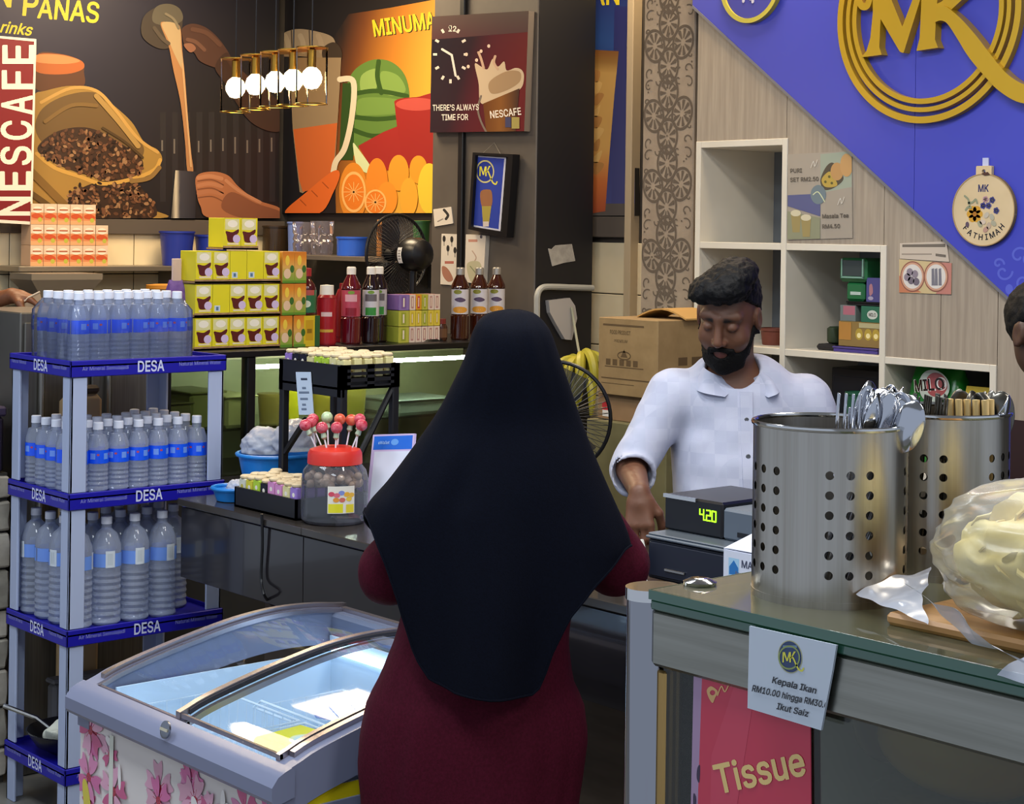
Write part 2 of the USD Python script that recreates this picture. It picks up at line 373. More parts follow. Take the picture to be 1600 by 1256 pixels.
pr.add(blob([(286, 70), (298, 68), (305, 76), (296, 82)]), '#8b5f4a')
pr.add(blob([(354, 82), (370, 110), (420, 145), (436, 165), (436, 205), (390, 190), (350, 130), (335, 104)]), '#3d2a24')
pr.add(Polygon([(273, 266), (306, 268), (304, 341), (266, 341)]), grad((268, 0), (306, 0), [(0, '#4c4742'), (0.15, '#d0c6b0'), (0.3, '#3d3e48'), (1, '#23242c')]), 8)
pr.add(blob([(306, 275), (330, 268), (355, 274), (372, 292), (400, 312), (436, 325), (436, 341), (330, 341), (312, 322), (306, 300)]), '#a56a48')
for y in (283, 296, 309): pr.add(stroke([(308, y), (330, y - 2), (348, y + 6)], 2), '#7c4c34', same=True)
for y, c in ((278, '#b87f5c'), (290, '#b27856'), (302, '#aa7050')): pr.add(stroke([(309, y), (326, y - 3), (345, y + 1)], 6), c, same=True)
pr.k += 1; pr.add(blob([(360, 300), (400, 318), (436, 330), (436, 341), (380, 341), (345, 325)]), '#80503a').add(stroke([(352, 282), (372, 298), (405, 316)], 5), '#b8805e')
for pts, w, c in (([(300, 46), (322, 52), (342, 70)], 7, '#5d4034'), ([(292, 62), (305, 66), (318, 78)], 6, '#6a4a3c'), ([(356, 92), (376, 116), (410, 142)], 9, '#4c352c'), ([(258, 22), (270, 30), (278, 44)], 4, '#7d735e'), ([(240, 44), (252, 60), (262, 68)], 6, '#52483d')): pr.add(stroke(pts, w), c)
pr.add(stroke([(284, 100), (288, 150), (293, 210), (297, 260)], 3), '#c29a6e')
cA = [fA(-40, -60), fA(436, -60), fA(436, 341), fA(-40, 341)]
board_and_print('coffee_mural', 'large dark wall mural of a coffee bean sack and hands pouring milk tea', 'mural', pr, cA, (1, 0, 0), 0.025)

fB = lambda x, y: onY(x, y, YB - 0.03)
pr = Print(fB, (0, -1, 0), clip=sbox(437, -60, 720, 333))
pr.add(sbox(437, -60, 720, 333), grad((470, 40), (680, 90), [(0, '#15141a'), (0.3, '#241c1a'), (0.45, '#6e3d1c'), (0.75, '#c87f28'), (1, '#dda63a')]), 20)
pr.add(Polygon([(437, -60), (720, -60), (720, -6), (675, 0), (610, 12), (545, 22), (520, 60), (437, 60)]), grad((437, 0), (600, 0), [(0, '#141318'), (1, '#1c1718')]), 30)
pr.add(Polygon([(437, 62), (520, 62), (525, 333), (437, 333)]), '#17161b')
pr.text('MINUMAN', 584.5, 58, 25, '#2b2414', True, -8, 0.66).text('MINUMAN', 583, 57, 25, GOLDTXT, True, -8, 0.66)
pr.add(blob([(545, 180), (540, 145), (552, 112), (580, 94), (610, 96), (632, 116), (640, 150), (632, 185), (605, 215), (570, 222), (550, 245), (535, 240)]), '#5d7f38')
pr.add(blob([(565, 118), (590, 108), (588, 138), (566, 146)]), '#8aa858', same=True); pr.add(blob([(596, 112), (622, 118), (634, 142), (612, 150), (598, 138)]), '#7c9c4c', same=True); pr.add(blob([(560, 156), (590, 152), (628, 158), (622, 176), (580, 180), (558, 178)]), '#6f9144')
for pts in ([(556, 146), (590, 142), (636, 150)], [(548, 182), (590, 186), (630, 182)], [(592, 96), (590, 120), (596, 145)], [(545, 200), (580, 212), (610, 210)]): pr.add(stroke(pts, 7), '#33521f')
pr.add(Polygon([(536, 130), (556, 130), (552, 250), (530, 250)]), '#2e4a1d'); pr.add(blob([(552, 225), (560, 232), (585, 270), (560, 262)]), '#cfd9a8')
pr.add(Polygon([(560, 228), (600, 206), (640, 190), (640, 262), (585, 268)]), '#9c2a26')
pr.add(blob([(618, 170), (620, 156), (650, 152), (690, 154), (690, 260), (638, 262), (626, 230)]), '#9a2824')
pr.add(ell(652, 163, 33, 10), '#c05046')
pr.add(blob([(437, 58), (460, 46), (490, 48), (520, 58), (524, 78), (510, 90), (470, 88), (437, 86)]), '#8f7f6a')
for x in (456, 484): pr.add(stroke([(x, 48), (x + 1, 70), (x + 3, 88)], 2), '#4a4036', same=True)
for x, c in ((446, '#a3927a'), (470, '#a0907a'), (498, '#998872')): pr.add(stroke([(x, 56), (x + 4, 66), (x + 5, 80)], 8), c, same=True)
pr.k += 1
pr.add(blob([(505, 76), (522, 66), (534, 78), (532, 96), (508, 96)]), '#3a2f26')
pr.add(Polygon([(453, 90), (534, 90), (532, 130), (524, 262), (474, 302), (469, 300), (458, 200)]), '#8f7a5e')
pr.add(Polygon([(459, 202), (528, 192), (522, 262), (512, 290), (474, 300), (468, 280)]), '#c2622f')
pr.add(LineString(smooth_ring([(532, 124), (553, 128), (551, 180), (540, 230), (526, 252), (522, 268)], 8, False)).buffer(4.5), '#d7cbb0')
pr.add(blob([(446, 333), (480, 300), (520, 268), (532, 272), (522, 300), (500, 333)]), '#d8682a')
for x, y in ((470, 312), (488, 298), (505, 285)): pr.add(stroke([(x, y), (x + 9, y + 9)], 1.6), '#a64a1c', same=True)
for x, y, rx, ry, c in ((553, 300, 22, 46, '#d9862a'), (590, 285, 17, 38, '#e0862a'), (624, 270, 16, 28, '#e8982f'), (655, 265, 14, 22, '#e89a2e'), (606, 310, 16, 26, '#e58f2c'), (640, 308, 14, 30, '#eda534'), (672, 295, 18, 40, '#e2c43a')):
    pr.add(ell(x, y, rx, ry), c)
for x, y, rx, ry in ((554, 300, 19, 32), (588, 316, 17, 20)):
    pr.add(ell(x, y, rx, ry), '#f0b56a'); pr.add(ell(x, y, rx * .84, ry * .86), '#e07a24')
    for a in range(0, 180, 30): pr.add(affinity.rotate(LineString([(x - rx * .8, y), (x + rx * .8, y)]).buffer(0.6), a, origin=(x, y)), '#efb068', same=True)
    pr.k += 1
cB = [fB(437, -60), fB(720, -60), fB(720, 333), fB(437, 333)]
board_and_print('fruit_mural', 'orange wall mural of watermelon, oranges and a jug of juice', 'mural', pr, cB, (0, -1, 0), 0.025)

pr = Print(fB, (0, -1, 0), clip=sbox(900, -80, 992, 337))
pr.add(sbox(900, -80, 992, 337), grad((0, 0), (0, 330), [(0, '#22306e'), (0.2, '#2a4a8a'), (0.45, '#2c2c66'), (1, '#4a4f86')]), 20)
pr.add(Polygon([(960, 10), (992, 10), (992, 330), (955, 330)]), grad((0, 20), (0, 320), [(0, '#262a68'), (1, '#45487c')]), 20)
pr.add(sbox(900, 318, 992, 337), '#5b5450')
pr.text('AN', 922, 7, 30, GOLDTXT, True, 0, 0.8)
pr.add(Polygon([(900, 76), (967, 80), (960, 150), (951, 260), (946, 330), (900, 337)]), grad((0, 75), (0, 335), [(0, '#7a4a28'), (0.1, '#96703a'), (0.14, '#c39a58'), (0.6, '#d2a35c'), (0.8, '#c8703a'), (1, '#a84f32')]), 12)
for k in range(9): pr.add(blob([(926 + 4 * (k % 4), 110 + 18 * k), (938 + 3 * (k % 3), 112 + 18 * k), (934, 128 + 18 * k), (924, 124 + 18 * k)]), '#d9b06c' if k % 2 else '#b5824a', same=True)
c3 = [fB(900, -80), fB(992, -80), fB(992, 337), fB(900, 337)]
board_and_print('iced_tea_mural', 'narrow blue wall mural of a tall glass of iced tea beside the black pillar', 'mural', pr, c3, (0, -1, 0), 0.025)
TRIMC = M('cream_trim', '#b9a78a', 0.5)
x0, x1 = onY(993, 100, YB)[0], onY(1003, 100, YB)[0]
struct('trim_1', box(x0, x1, YB - 0.05, YB, 0, 3.04, 0.003), TRIMC)
struct('trim_2', box(onY(922, 0, YB)[0], x0, YB - 0.03, YB, fB(960, 371)[2], fB(960, 338)[2], 0.003), M('grey_trim', '#5a524b', 0.5))
struct('trim_3', box(XA, XA + 0.03, 3.3, YB - 0.031, onX(200, 366, XA)[2], onX(200, 342, XA)[2], 0.003), M('grey_trim', '#5a524b', 0.5))

# ---- red vertical banner at the left edge
fN = lambda x, y: onX(x, y, XA + 0.16)
pr = Print(fN, (1, 0, 0))
pr.add(Polygon([(-12, 55), (57, 61), (50, 351), (-20, 347)]), '#e9dfd2')
pr.add(Polygon([(-10, 59), (53, 65), (47, 346), (-18, 342)]), '#7d1a20')
for i, ch in enumerate('NESCAFE'):
    yb = 337 - i * 39.5
    g = text_poly(ch, True); b = g.bounds
    g = affinity.translate(g, -b[0], -b[1]); g = affinity.affine_transform(g, [30 / (b[2] - b[0]), 0, 0, 50 / (b[3] - b[1]), 0, 0])
    g = affinity.affine_transform(g, [0, -1, -1, 0, 51 - (337 - yb) * -0.0 - i * -0.3, yb])   # reads upwards
    pr.add(affinity.translate(g, -3 + i * 0.6, 0), '#efe4d6', same=True)
pr.k += 1
cN = [fN(-12, 55), fN(57, 61), fN(50, 351), fN(-20, 347)]
board_and_print('vertical_banner', 'red vertical banner with large cream capital letters at the left edge', 'banner', pr, cN, (1, 0, 0), 0.02, sidecol='#b8a894')

# ================================================================== the cabinet wall on the right: patterned pilaster, wood panels, white shelf, blue board
xY = lambda px, py, Y=YC: float(onY(px, py, Y)[0])
zY = lambda px, py, Y=YC: float(onY(px, py, Y)[2])
YP = 4.40
x0, x1 = xY(1004, 200, YP), xY(1084, 200, YP)
pil = thing('patterned_pilaster', 'grey brown pilaster with a carved leaf scroll pattern beside the white shelf', 'pilaster', ((x0 + x1) / 2, YP, 0), kind='structure')
w = x1 - x0
PATT = MN('pilaster_brown', '#8f7f6e', '#9d8d7b', 12, 0.55)
part(pil, 'panel', box(-w / 2, w / 2, 0, 0.39, 0, 3.03, 0.004), PATT)
pr = Print(lambda x, y: np.array([x, -0.001, y]), (0, -1, 0), clip=sbox(-w / 2 + .005, 0, w / 2 - .005, 3.0))
per = zY(1045, 70, YP) - zY(1045, 180, YP)
DK = '#5d5145'; patt = []
def petal(cx, cy, rx, ry, ang):
    g = [ring_poly(0.84, 1.0, 12)]
    g += [affinity.rotate(Polygon([(0.22, -.03), (.74, -.13), (.8, 0), (.74, .13), (.22, .03)]), a, origin=(0, 0)) for a in range(20, 360, 40)]
    return affinity.translate(affinity.rotate(affinity.scale(unary_union(g), rx, ry, origin=(0, 0)), ang, origin=(0, 0)), cx, cy)
def curl(cx, cy, r, s, a0=0):
    t = np.linspace(0, 4.2, 14); rr = r * (1 - t / 5.2)
    return LineString(np.c_[cx + rr * np.cos(a0 + s * t), cy + rr * np.sin(a0 + s * t)]).buffer(0.0022)
for k in range(-1, 14):
    zc = zY(1045, 70, YP) + (k - 6) * per
    u = w / 2
    for dx, dz, rx, ry, ang in ((0, .32, .055, .075, 0), (0, -.30, .055, .075, 0), (-.55, 0, .055, .07, 18), (.55, .02, .055, .07, -18)):
        patt.append(petal(dx * u, zc + dz * per, rx * .9, ry * .86, ang))
    for cx, cz, r, s, a0 in ((-.2, .03, .024, 1, 0), (.22, -.06, .024, -1, 3), (.1, .1, .018, 1, 2), (-.75, .42, .026, 1, 1), (.78, .44, .026, -1, 2), (-.72, -.38, .022, -1, 4), (.74, -.36, .022, 1, 0), (-.35, .48, .016, 1, 3), (.4, .5, .016, -1, 5), (-.85, .2, .014, 1, 0), (.86, -.16, .014, 1, 2)):
        patt.append(curl(cx * u, zc + cz * per, r, s, a0))
    patt.append(LineString(smooth_ring([(0, zc + .5 * per), (.35 * u, zc + .36 * per), (.3 * u, zc + .18 * per), (-.3 * u, zc - .14 * per), (-.36 * u, zc - .36 * per), (0, zc - .5 * per)], 6, False)).buffer(.0025))
    for _ in range(14): patt.append(ell(rng.uniform(-.9, .9) * u, zc + rng.uniform(-.5, .5) * per, .0035, .0035))
pr.add(unary_union(patt).simplify(.0004), DK)
part(pil, 'scroll_pattern', pr.mesh(), PRINT_MATT, False)

xs = [xY(1090, 400), xY(1225, 400), xY(1380, 480), xY(1552, 600)]
zs = [zY(1155, 224), zY(1300, 387), zY(1300, 556)]; zs.append(zs[2] - (zs[1] - zs[2]))
BT = 0.022
XR = -1.6
WOODP = MN('washed_wood_laminate', '#96897a', '#a99c8b', 5, 0.5, stretch=(14, 14, 0.6), bump=0.06, detail=5)
wr = _free('/World', 'wall_right'); UsdGeom.Xform.Define(stage, wr); _tag(stage.GetPrimAtPath(wr), kind='structure')
holes = [sbox(xs[0], 0.1, xs[1], zs[0]), sbox(xs[1], 0.1, xs[2], zs[1]), sbox(xs[2], 0.1, xs[3], zs[2])]
zbase = zY(1578, 655)
face = sbox(xs[0] - BT / 2, zbase, XR, 3.03)
for h in holes: face = face.difference(h.buffer(BT / 2, join_style='mitre'))
cuts = [xs[0] - 1, xY(1228, 300), xY(1380, 450), xY(1470, 480), xs[3] + 0.012, XR + 1]
for a, b in zip(cuts[:-1], cuts[1:]):
    g = face.intersection(sbox(a + 0.0012, 0, b - 0.0012, 4))
    for q in getattr(g, 'geoms', [g]):
        if q.area > 1e-4: part(wr, 'wood_panel', place(prism(q, 0.018), (0, YC + 0.018, 0), (1, 0, 0), (0, 0, 1), (0, -1, 0)), WOODP, False)
part(wr, 'base_panel', box(xs[3] + 0.012, XR, YC, YC + 0.02, 0, zbase), M('maroon_base', '#2e1a1c', 0.5))
SHW = MN('white_laminate', '#d6cfc0', '#dcd6c8', 4, 0.4)
SHB = MN('shelf_back_grey', '#666b70', '#70757a', 4, 0.5)
sh = thing('wall_shelf', 'white built-in open shelf stepping down in square compartments behind the counter', 'shelf', (xs[0], YC, 0))
o = (xs[0], YC, 0)
tops = [zs[0], zs[0], zs[1], zs[2]]
for x, t in zip(xs, tops): part(sh, 'upright', box(x - BT / 2, x + BT / 2, YC - 0.004, YC + 0.39, 0.1, t + BT / 2, 0.0015), SHW, off=o)
for i in range(3):
    for z in zs[i:]: part(sh, 'shelf_board', box(xs[i] + BT / 2, xs[i + 1] - BT / 2, YC - 0.003, YC + 0.388, z - BT / 2, z + BT / 2, 0.0015), SHW, off=o)
    part(sh, 'back_panel', box(xs[i] + BT / 2, xs[i + 1] - BT / 2, YC + 0.37, YC + 0.385, 0.1, zs[i] - BT / 2), SHB, off=o)

BLUE = M('royal_blue_board', '#3d43b8', 0.38)
line0, line1 = onY(1082, 8, YC - 0.012), onY(1590, 478, YC - 0.012)
sl = (line1[2] - line0[2]) / (line1[0] - line0[0])
L = lambda x: line0[2] + sl * (x - line0[0])
bl = thing('blue_wall_board', 'royal blue board with a diagonal lower edge covering the upper right wall', 'wall board', (line0[0], YC, 2.0))
xseam = xY(1434, 150)
tri = Polygon([(line0[0], L(line0[0])), (XR, L(XR)), (XR, 3.03), (line0[0], 3.03)])
for a, b in ((line0[0], xseam - .0008), (xseam + .0008, XR)):
    g = tri.intersection(sbox(a, 0, b, 4))
    part(bl, 'panel', place(prism(g, 0.012), (0, YC, 0), (1, 0, 0), (0, 0, 1), (0, -1, 0)), BLUE, False, off=(line0[0], YC, 2.0))
dirv = np.array([1, sl]) / math.hypot(1, sl)
g = LineString([(line0[0], L(line0[0]) - .004), (XR, L(XR) - .004)]).buffer(.004, cap_style='flat')
part(bl, 'edge_strip', place(prism(g, 0.015), (0, YC, 0), (1, 0, 0), (0, 0, 1), (0, -1, 0)), M('edge_strip_grey', '#6d6c74', 0.4), False, off=(line0[0], YC, 2.0))
pr = Print(lambda x, y: onY(x, y, YC - 0.0122), (0, -1, 0), clip=Polygon([(1500, 240), (1760, 240), (1760, 640), (1590, 474), (1500, 391)]))
for cx, cy, r, s in ((1568, 425, 14, 1), (1592, 400, 16, -1), (1560, 412, 9, -1), (1600, 440, 18, 1), (1630, 420, 20, 1), (1625, 460, 14, -1)):
    t = np.linspace(0, 5.5, 26); rr = r * (1 - t / 7)
    pr.add(LineString(np.c_[cx + rr * np.cos(s * t), cy + rr * np.sin(s * t)]).buffer(1.7), '#5560cc', same=True)
for cx, cy in ((1577, 452), (1590, 455), (1604, 405)): pr.add(ell(cx, cy, 6, 8), '#5560cc', same=True)
part(bl, 'swirl_print', pr.mesh(), PRINT, False, off=(line0[0], YC, 2.0))

GOLD = M('gold_acrylic', '#c09a1c', 0.3, 0.25)
YL = YC - 0.012 - 0.02
q2 = lambda x, y, Y=YL: onY(x, y, Y)[[0, 2]]
cx, cz = q2(1446, 20)
lg = thing('gold_logo_sign', 'large raised gold logo of two joined letters in a triple ring on the blue board', 'sign', (cx, YC - 0.012, cz))
PX = lambda pts: Polygon([q2(*p) - (cx, cz) for p in pts])
def up(g, th, z0=0.0): return place(prism(g, th), (0, -z0, 0), (1, 0, 0), (0, 0, 1), (0, -1, 0))
for r0, r1 in ((.252, .268), (.278, .292), (.305, .325)):
    part(lg, 'ring', up(ring_poly(r0, r1, 48), 0.022), GOLD)
    # soft edge on each ring is the acrylic's own bevel
mpoly = unary_union([PX([(1349, 90), (1381, 86), (1377, 74), (1379, 30), (1383, -50), (1366, -50), (1367, 20), (1363, 60), (1357, 80)]), PX([(1379, 30), (1374, 0), (1370, -50), (1386, -50), (1396, 0), (1413, 42), (1413, 83), (1409, 81)]),
                     PX([(1413, 42), (1429, 0), (1446, -50), (1456, -50), (1441, 0), (1415, 83), (1409, 81)])])
part(lg, 'letter_m', up(mpoly, 0.03, 0.0), GOLD)
tail = np.array([q2(*p) - (cx, cz) for p in ((1345, 2), (1350, 10), (1357, 10), (1361, 2), (1366, -20), (1370, -50))])
part(lg, 'letter_m_curl', up(LineString(smooth_ring(tail, 6, False)).buffer(.011), 0.03), GOLD)
kpoly = unary_union([PX([(1435, 80), (1469, 75), (1464, 62), (1466, 20), (1472, -50), (1445, -50), (1442, 20), (1440, 60)]), PX([(1464, 8), (1474, 3), (1500, -20), (1520, -50), (1545, -50), (1515, -8), (1488, 17), (1478, 32), (1464, 34)])])
part(lg, 'letter_k', up(kpoly, 0.03), GOLD)
topc = smooth_ring([q2(*p) - (cx, cz) for p in ((1466, 12), (1480, 10), (1492, 17), (1510, 33), (1532, 58), (1552, 84), (1575, 112), (1600, 130), (1630, 138), (1655, 125), (1666, 100))], 6, False)
botc = smooth_ring([q2(*p) - (cx, cz) for p in ((1466, 36), (1475, 33), (1486, 38), (1502, 62), (1518, 88), (1540, 115), (1566, 142), (1600, 161), (1640, 160), (1668, 138), (1672, 102))], 6, False)
part(lg, 'letter_k_tail', up(Polygon(np.vstack([topc, botc[::-1]])).buffer(0), 0.038), GOLD)
ecx, ecz = q2(1171, -26)
em = thing('round_emblem_sign', 'small round blue emblem in a yellow ring at the top of the blue board', 'sign', (ecx, YC - 0.012, ecz))
part(em, 'disc', up(Point(0, 0).buffer(.118, 32), 0.012), M('emblem_blue', '#34379a', 0.4), False)
part(em, 'ring', up(ring_poly(.113, .128, 48), 0.02), M('emblem_yellow', '#b5ab3e', 0.4), False)
wm = unary_union([LineString([(-.035, .0), (-.03, -.055)]).buffer(.005), LineString([(.0, .0), (.01, -.06)]).buffer(.005), LineString([(-.03, .0), (.0, -.05), (.03, .02)]).buffer(.005)])
part(em, 'emblem_mark', up(wm, 0.003, 0.012), M('emblem_white', '#b9b8d0', 0.5), False)

# ================================================================== black pillar and what hangs on it
PYF, PXR = 4.45, -5.0
pxl = xY(676, 200, PYF)
pl = thing('black_pillar', 'wide dark painted pillar between the kitchen murals and the patterned pilaster', 'pillar', (PXR, PYF, 0), kind='structure')
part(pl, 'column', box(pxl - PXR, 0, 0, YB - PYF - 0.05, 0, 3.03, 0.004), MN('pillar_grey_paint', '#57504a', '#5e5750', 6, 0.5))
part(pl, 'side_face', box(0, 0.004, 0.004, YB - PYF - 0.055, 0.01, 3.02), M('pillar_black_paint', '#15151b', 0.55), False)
fP = lambda x, y: onY(x, y, PYF)
xc = xY(724, 300, PYF)
solo('wall_conduit', 'black vertical cable trunking running down the pillar behind the framed picture', 'conduit', box(xc - 0.018, xc + 0.012, PYF - 0.018, PYF, 0.9, 3.0, 0.003), M('conduit_black', '#121216', 0.4))
# wall clock with a printed coffee picture
fK = lambda x, y: onY(x, y, PYF - 0.032)
pr = Print(fK, (0, -1, 0), clip=Polygon([(675, 26), (826, 17), (819, 205), (672, 207)]))
pr.add(Polygon([(675, 26), (826, 17), (819, 205), (672, 207)]), grad((680, 60), (815, 100), [(0, '#241f29'), (0.4, '#2e1e28'), (0.62, '#54202a'), (1, '#6a2629')]), 14)
pr.add(Polygon([(675, 20), (826, 10), (826, 50), (675, 62)]), grad((740, 15), (740, 62), [(0, '#5b4d48'), (1, '#54363a')]), 12)
for i in range(12):
    a = math.radians(30 * i); x, y = 704 + 24 * math.sin(a), 85 - 42 * math.cos(a)
    pr.add(affinity.rotate(sbox(x - 2, y - 3.2, x + 2, y + 3.2), 30 * i), '#d8d0c4', same=True)
pr.text('12', 707, 49, 8, '#e8e0d0', True, center=True)
pr.add(LineString([(691, 77), (706, 86), (712, 118)]).buffer(1.8), '#d8d4cc')
pr.add(blob([(742, 100), (752, 104), (762, 108), (770, 92), (778, 104), (788, 96), (792, 110), (806, 106), (816, 110), (819, 122), (812, 140), (780, 152), (760, 162), (750, 158), (748, 130)]), '#cdb79a')
pr.add(blob([(765, 128), (790, 112), (812, 112), (812, 128), (790, 142), (768, 146)]), '#a88c6c')
pr.add(stroke([(748, 82), (752, 92), (756, 106)], 4), '#c9a78e', same=True); pr.add(stroke([(774, 88), (772, 98), (778, 108)], 4), '#c9a78e', same=True)
for x, y in ((729, 85), (764, 72), (732, 104), (745, 94), (752, 80)): pr.add(ell(x, y, 2.4, 2.8), '#e0c8b4', same=True)
pr.add(Polygon([(755, 162), (812, 138), (806, 206), (760, 206)]), grad((756, 180), (810, 180), [(0, '#6a3f22'), (0.5, '#8a5a2e'), (1, '#4a332a')]), 10)
pr.add(stroke([(752, 150), (747, 170), (752, 190), (760, 206)], 3), '#7d7066')
pr.text("THERE'S ALWAYS", 676, 173, 9, '#e6ddd2', True, -1, 0.68).text('TIME FOR', 690, 188, 9, '#e6ddd2', True, -1, 0.7).text('NESCAFE', 766, 185, 11, '#efe6da', True, -7, 0.72)
pr.add(sbox(800, 183, 812, 201), '#a89a5a'); pr.add(sbox(790, 183, 799, 199), '#4a4a6a')
cK = [fK(675, 26), fK(826, 17), fK(819, 205), fK(672, 207)]
board_and_print('wall_clock', 'square dark red wall clock printed with a splashing coffee cup on the pillar', 'clock', pr, cK, (0, -1, 0), 0.03, PRINT_GLOSS, '#6f6660')
# framed picture hung on a string
fF = lambda x, y: onY(x, y, PYF - 0.05)
co = [(737, 238), (800, 241), (790, 371), (730, 358)]
c3d = [fF(*p) for p in co]; ctr = np.mean(c3d, 0)
fr = thing('framed_picture', 'black framed picture of an emblem over an iced drink hung by a string', 'picture', ctr)
outer = Polygon([(p - ctr)[[0, 2]] for p in c3d]); inner = Polygon([(fF(*p) - ctr)[[0, 2]] for p in ((741, 242), (792, 245), (783, 362), (734, 354))])
part(fr, 'frame', place(prism(outer.difference(inner), 0.035), (0, 0.04, 0), (1, 0, 0), (0, 0, 1), (0, -1, 0)), M('frame_black', '#0e0e12', 0.35), False)
part(fr, 'backing', place(prism(inner, 0.01), (0, 0.03, 0), (1, 0, 0), (0, 0, 1), (0, -1, 0)), BLACKP, False)
pr = Print(lambda x, y: onY(x, y, PYF - 0.0305), (0, -1, 0))
pr.add(Polygon([(741, 243), (791, 246), (782, 361), (734, 353)]), '#c9cce0').add(Polygon([(743, 245), (788, 248), (779, 358), (737, 351)]), '#3346a8')
mk_logo(pr, 758, 268, 18, '#c9c38a', '#e0d850', disc='#2a3a96', sx=0.8)
pr.add(blob([(751, 300), (764, 296), (769, 302), (768, 322), (754, 324)]), '#9a6a4a').add(Polygon([(753, 322), (768, 322), (764, 352), (755, 351)]), '#a89a4c').add(sbox(755, 346, 764, 354), '#d0c6c0')
part(fr, 'print', pr.mesh(), PRINT_GLOSS, False, off=ctr)
for a, b in (((758, 222), (744, 240)), ((758, 222), (773, 241))): part(fr, 'string', cyl(fF(*a) + (0, .046, 0), fF(*b) + (0, .03, 0), 0.0008, n=5), M('string', '#8b8578', 0.8), off=ctr)
# papers taped to the pillar
def paper(name, label, cat, pts, deco, Y=PYF - 0.004, th=0.004, base='#d9cfc2'):
    f = lambda x, y: onY(x, y, Y)
    pr = Print(f, (0, -1, 0)); pr.add(Polygon(pts), base); deco(pr)
    board_and_print(name, label, cat, pr, [f(*p) for p in pts], (0, -1, 0), th, PRINT_MATT, '#cfc6b8')
paper('paper_note', 'small creased cream note taped high on the pillar beside the fruit mural', 'paper', [(677, 327), (705, 323), (708, 349), (679, 354)], lambda p: p.add(stroke([(694, 328), (700, 336), (697, 342)], 4), '#2c2826').add(stroke([(684, 346), (692, 342)], 1.5), '#8a8078'))
def deco1(p):
    for x, y in ((694, 373), (706, 374), (700, 388), (711, 391)): p.add(ell(x, y, 2.4, 5), '#26201f', same=True); p.add(sbox(x - .5, y + 4, x + .5, y + 11), '#4a4442', same=True)
    p.add(sbox(695, 408, 709, 412), '#b0685a'); p.add(blob([(691, 416), (700, 420), (708, 436), (700, 440), (692, 430)]), '#a5705a')
paper('cutlery_paper', 'tall white paper with small black figures printed on it, left of two on the pillar', 'paper', [(690, 365), (716, 366), (713, 446), (688, 444)], deco1)
def deco2(p):
    p.add(sbox(732, 374, 746, 378), '#c08a78'); p.add(stroke([(738, 392), (744, 402), (740, 410)], 1.5), '#b59a88'); p.add(blob([(730, 412), (750, 410), (752, 436), (736, 440)]), '#b8b394'); p.add(stroke([(735, 416), (745, 430), (741, 438)], 1.5), '#7d8460'); p.add(ell(752, 370, 2, 2.6), '#56505a')
paper('packet_on_pillar', 'tall pinkish white packet standing out from the pillar, right of two', 'packet', [(728, 366), (759, 368), (755, 446), (726, 440)], deco2, PYF - 0.02, 0.02)
fS = lambda x, y: onX(x, y, PXR + 0.005)
WPL = MN('bare_plaster_patch', '#9b9893', '#b0ada8', 30, 0.9, bump=0.2)
def side_patch(name, label, cat, pts, th, mat):
    g = Polygon([fS(*p)[[1, 2]] for p in pts]).buffer(0.004).buffer(-0.002)
    return solo(name, label, cat, place(prism(g, th), (PXR + 0.004, 0, 0), (0, 1, 0), (0, 0, 1), (1, 0, 0)), mat)
side_patch('plaster_patch', 'grey bare patch on the black side of the pillar above the white pipe', 'patch', [(857, 389), (862, 390), (868, 384), (893, 382), (898, 407), (880, 410), (863, 415)], 0.002, WPL)
side_patch('broken_socket_box', 'broken pale grey socket box on the black side of the pillar below the white pipe', 'socket box', [(853, 470), (885, 466), (893, 478), (896, 497), (888, 530), (878, 529), (864, 505), (855, 488)], 0.02, M('socket_pale', '#b3b0b0', 0.5))
p3 = [onX(x, y, PXR + 0.02) for x, y in ((839, 520), (839, 475), (840, 460), (845, 451), (856, 448), (890, 449), (926, 450))]
pipe = smooth_ring(p3, 4, False); pipe[-4:, 1] += 0
solo('conduit_pipe', 'pale grey bent conduit pipe on the black side of the pillar', 'pipe', tube(pipe, 0.012, 10), M('pvc_grey', '#a9aaa6', 0.4))
cab = smooth_ring([onX(893, 480, PXR + 0.03), onX(897, 505, PXR + 0.05), onX(902, 535, PXR + 0.12), onX(906, 556, PXR + 0.2)], 5, False)
# bananas
bc = onX(908, 562, PXR + 0.2)
bn = thing('banana_bunch', 'hanging bunch of ripe green yellow bananas beside the pillar', 'bananas', bc)
part(bn, 'cord', tube(cab, 0.005, 8), M('cord_pale', '#a5a794', 0.5), off=bc)
BAN = MN('banana_skin', '#8f8e22', '#b0a636', 6, 0.45)
part(bn, 'stalk', tube([(0, 0, 0.03), (0, 0, 0), (0.0, -0.01, -0.03)], [.012, .014, .02], 8), M('banana_stalk', '#4b4a24', 0.7))
for i, (a, ln, dz) in enumerate([(-110, .15, 0), (-75, .17, 0), (-45, .17, .02), (-15, .16, .03), (15, .15, .02), (60, .15, 0), (120, .13, 0), (170, .13, 0), (-95, .14, -.05), (-55, .16, -.06), (-20, .15, -.05), (20, .13, -.05), (-140, .13, -.02)]):
    t = np.linspace(0, 1, 12); ca, sa = math.cos(math.radians(a)), math.sin(math.radians(a))
    out = 0.02 + 0.085 * np.sin(t * 1.9); z = dz + 0.03 * np.sin(t * 3) - ln * t ** 1.4
    part(bn, 'banana', tube(np.c_[out * ca, out * sa, z], .019 * np.clip(np.sin(np.pi * (0.12 + 0.83 * t)) ** .55, .3, 1), 8), BAN)
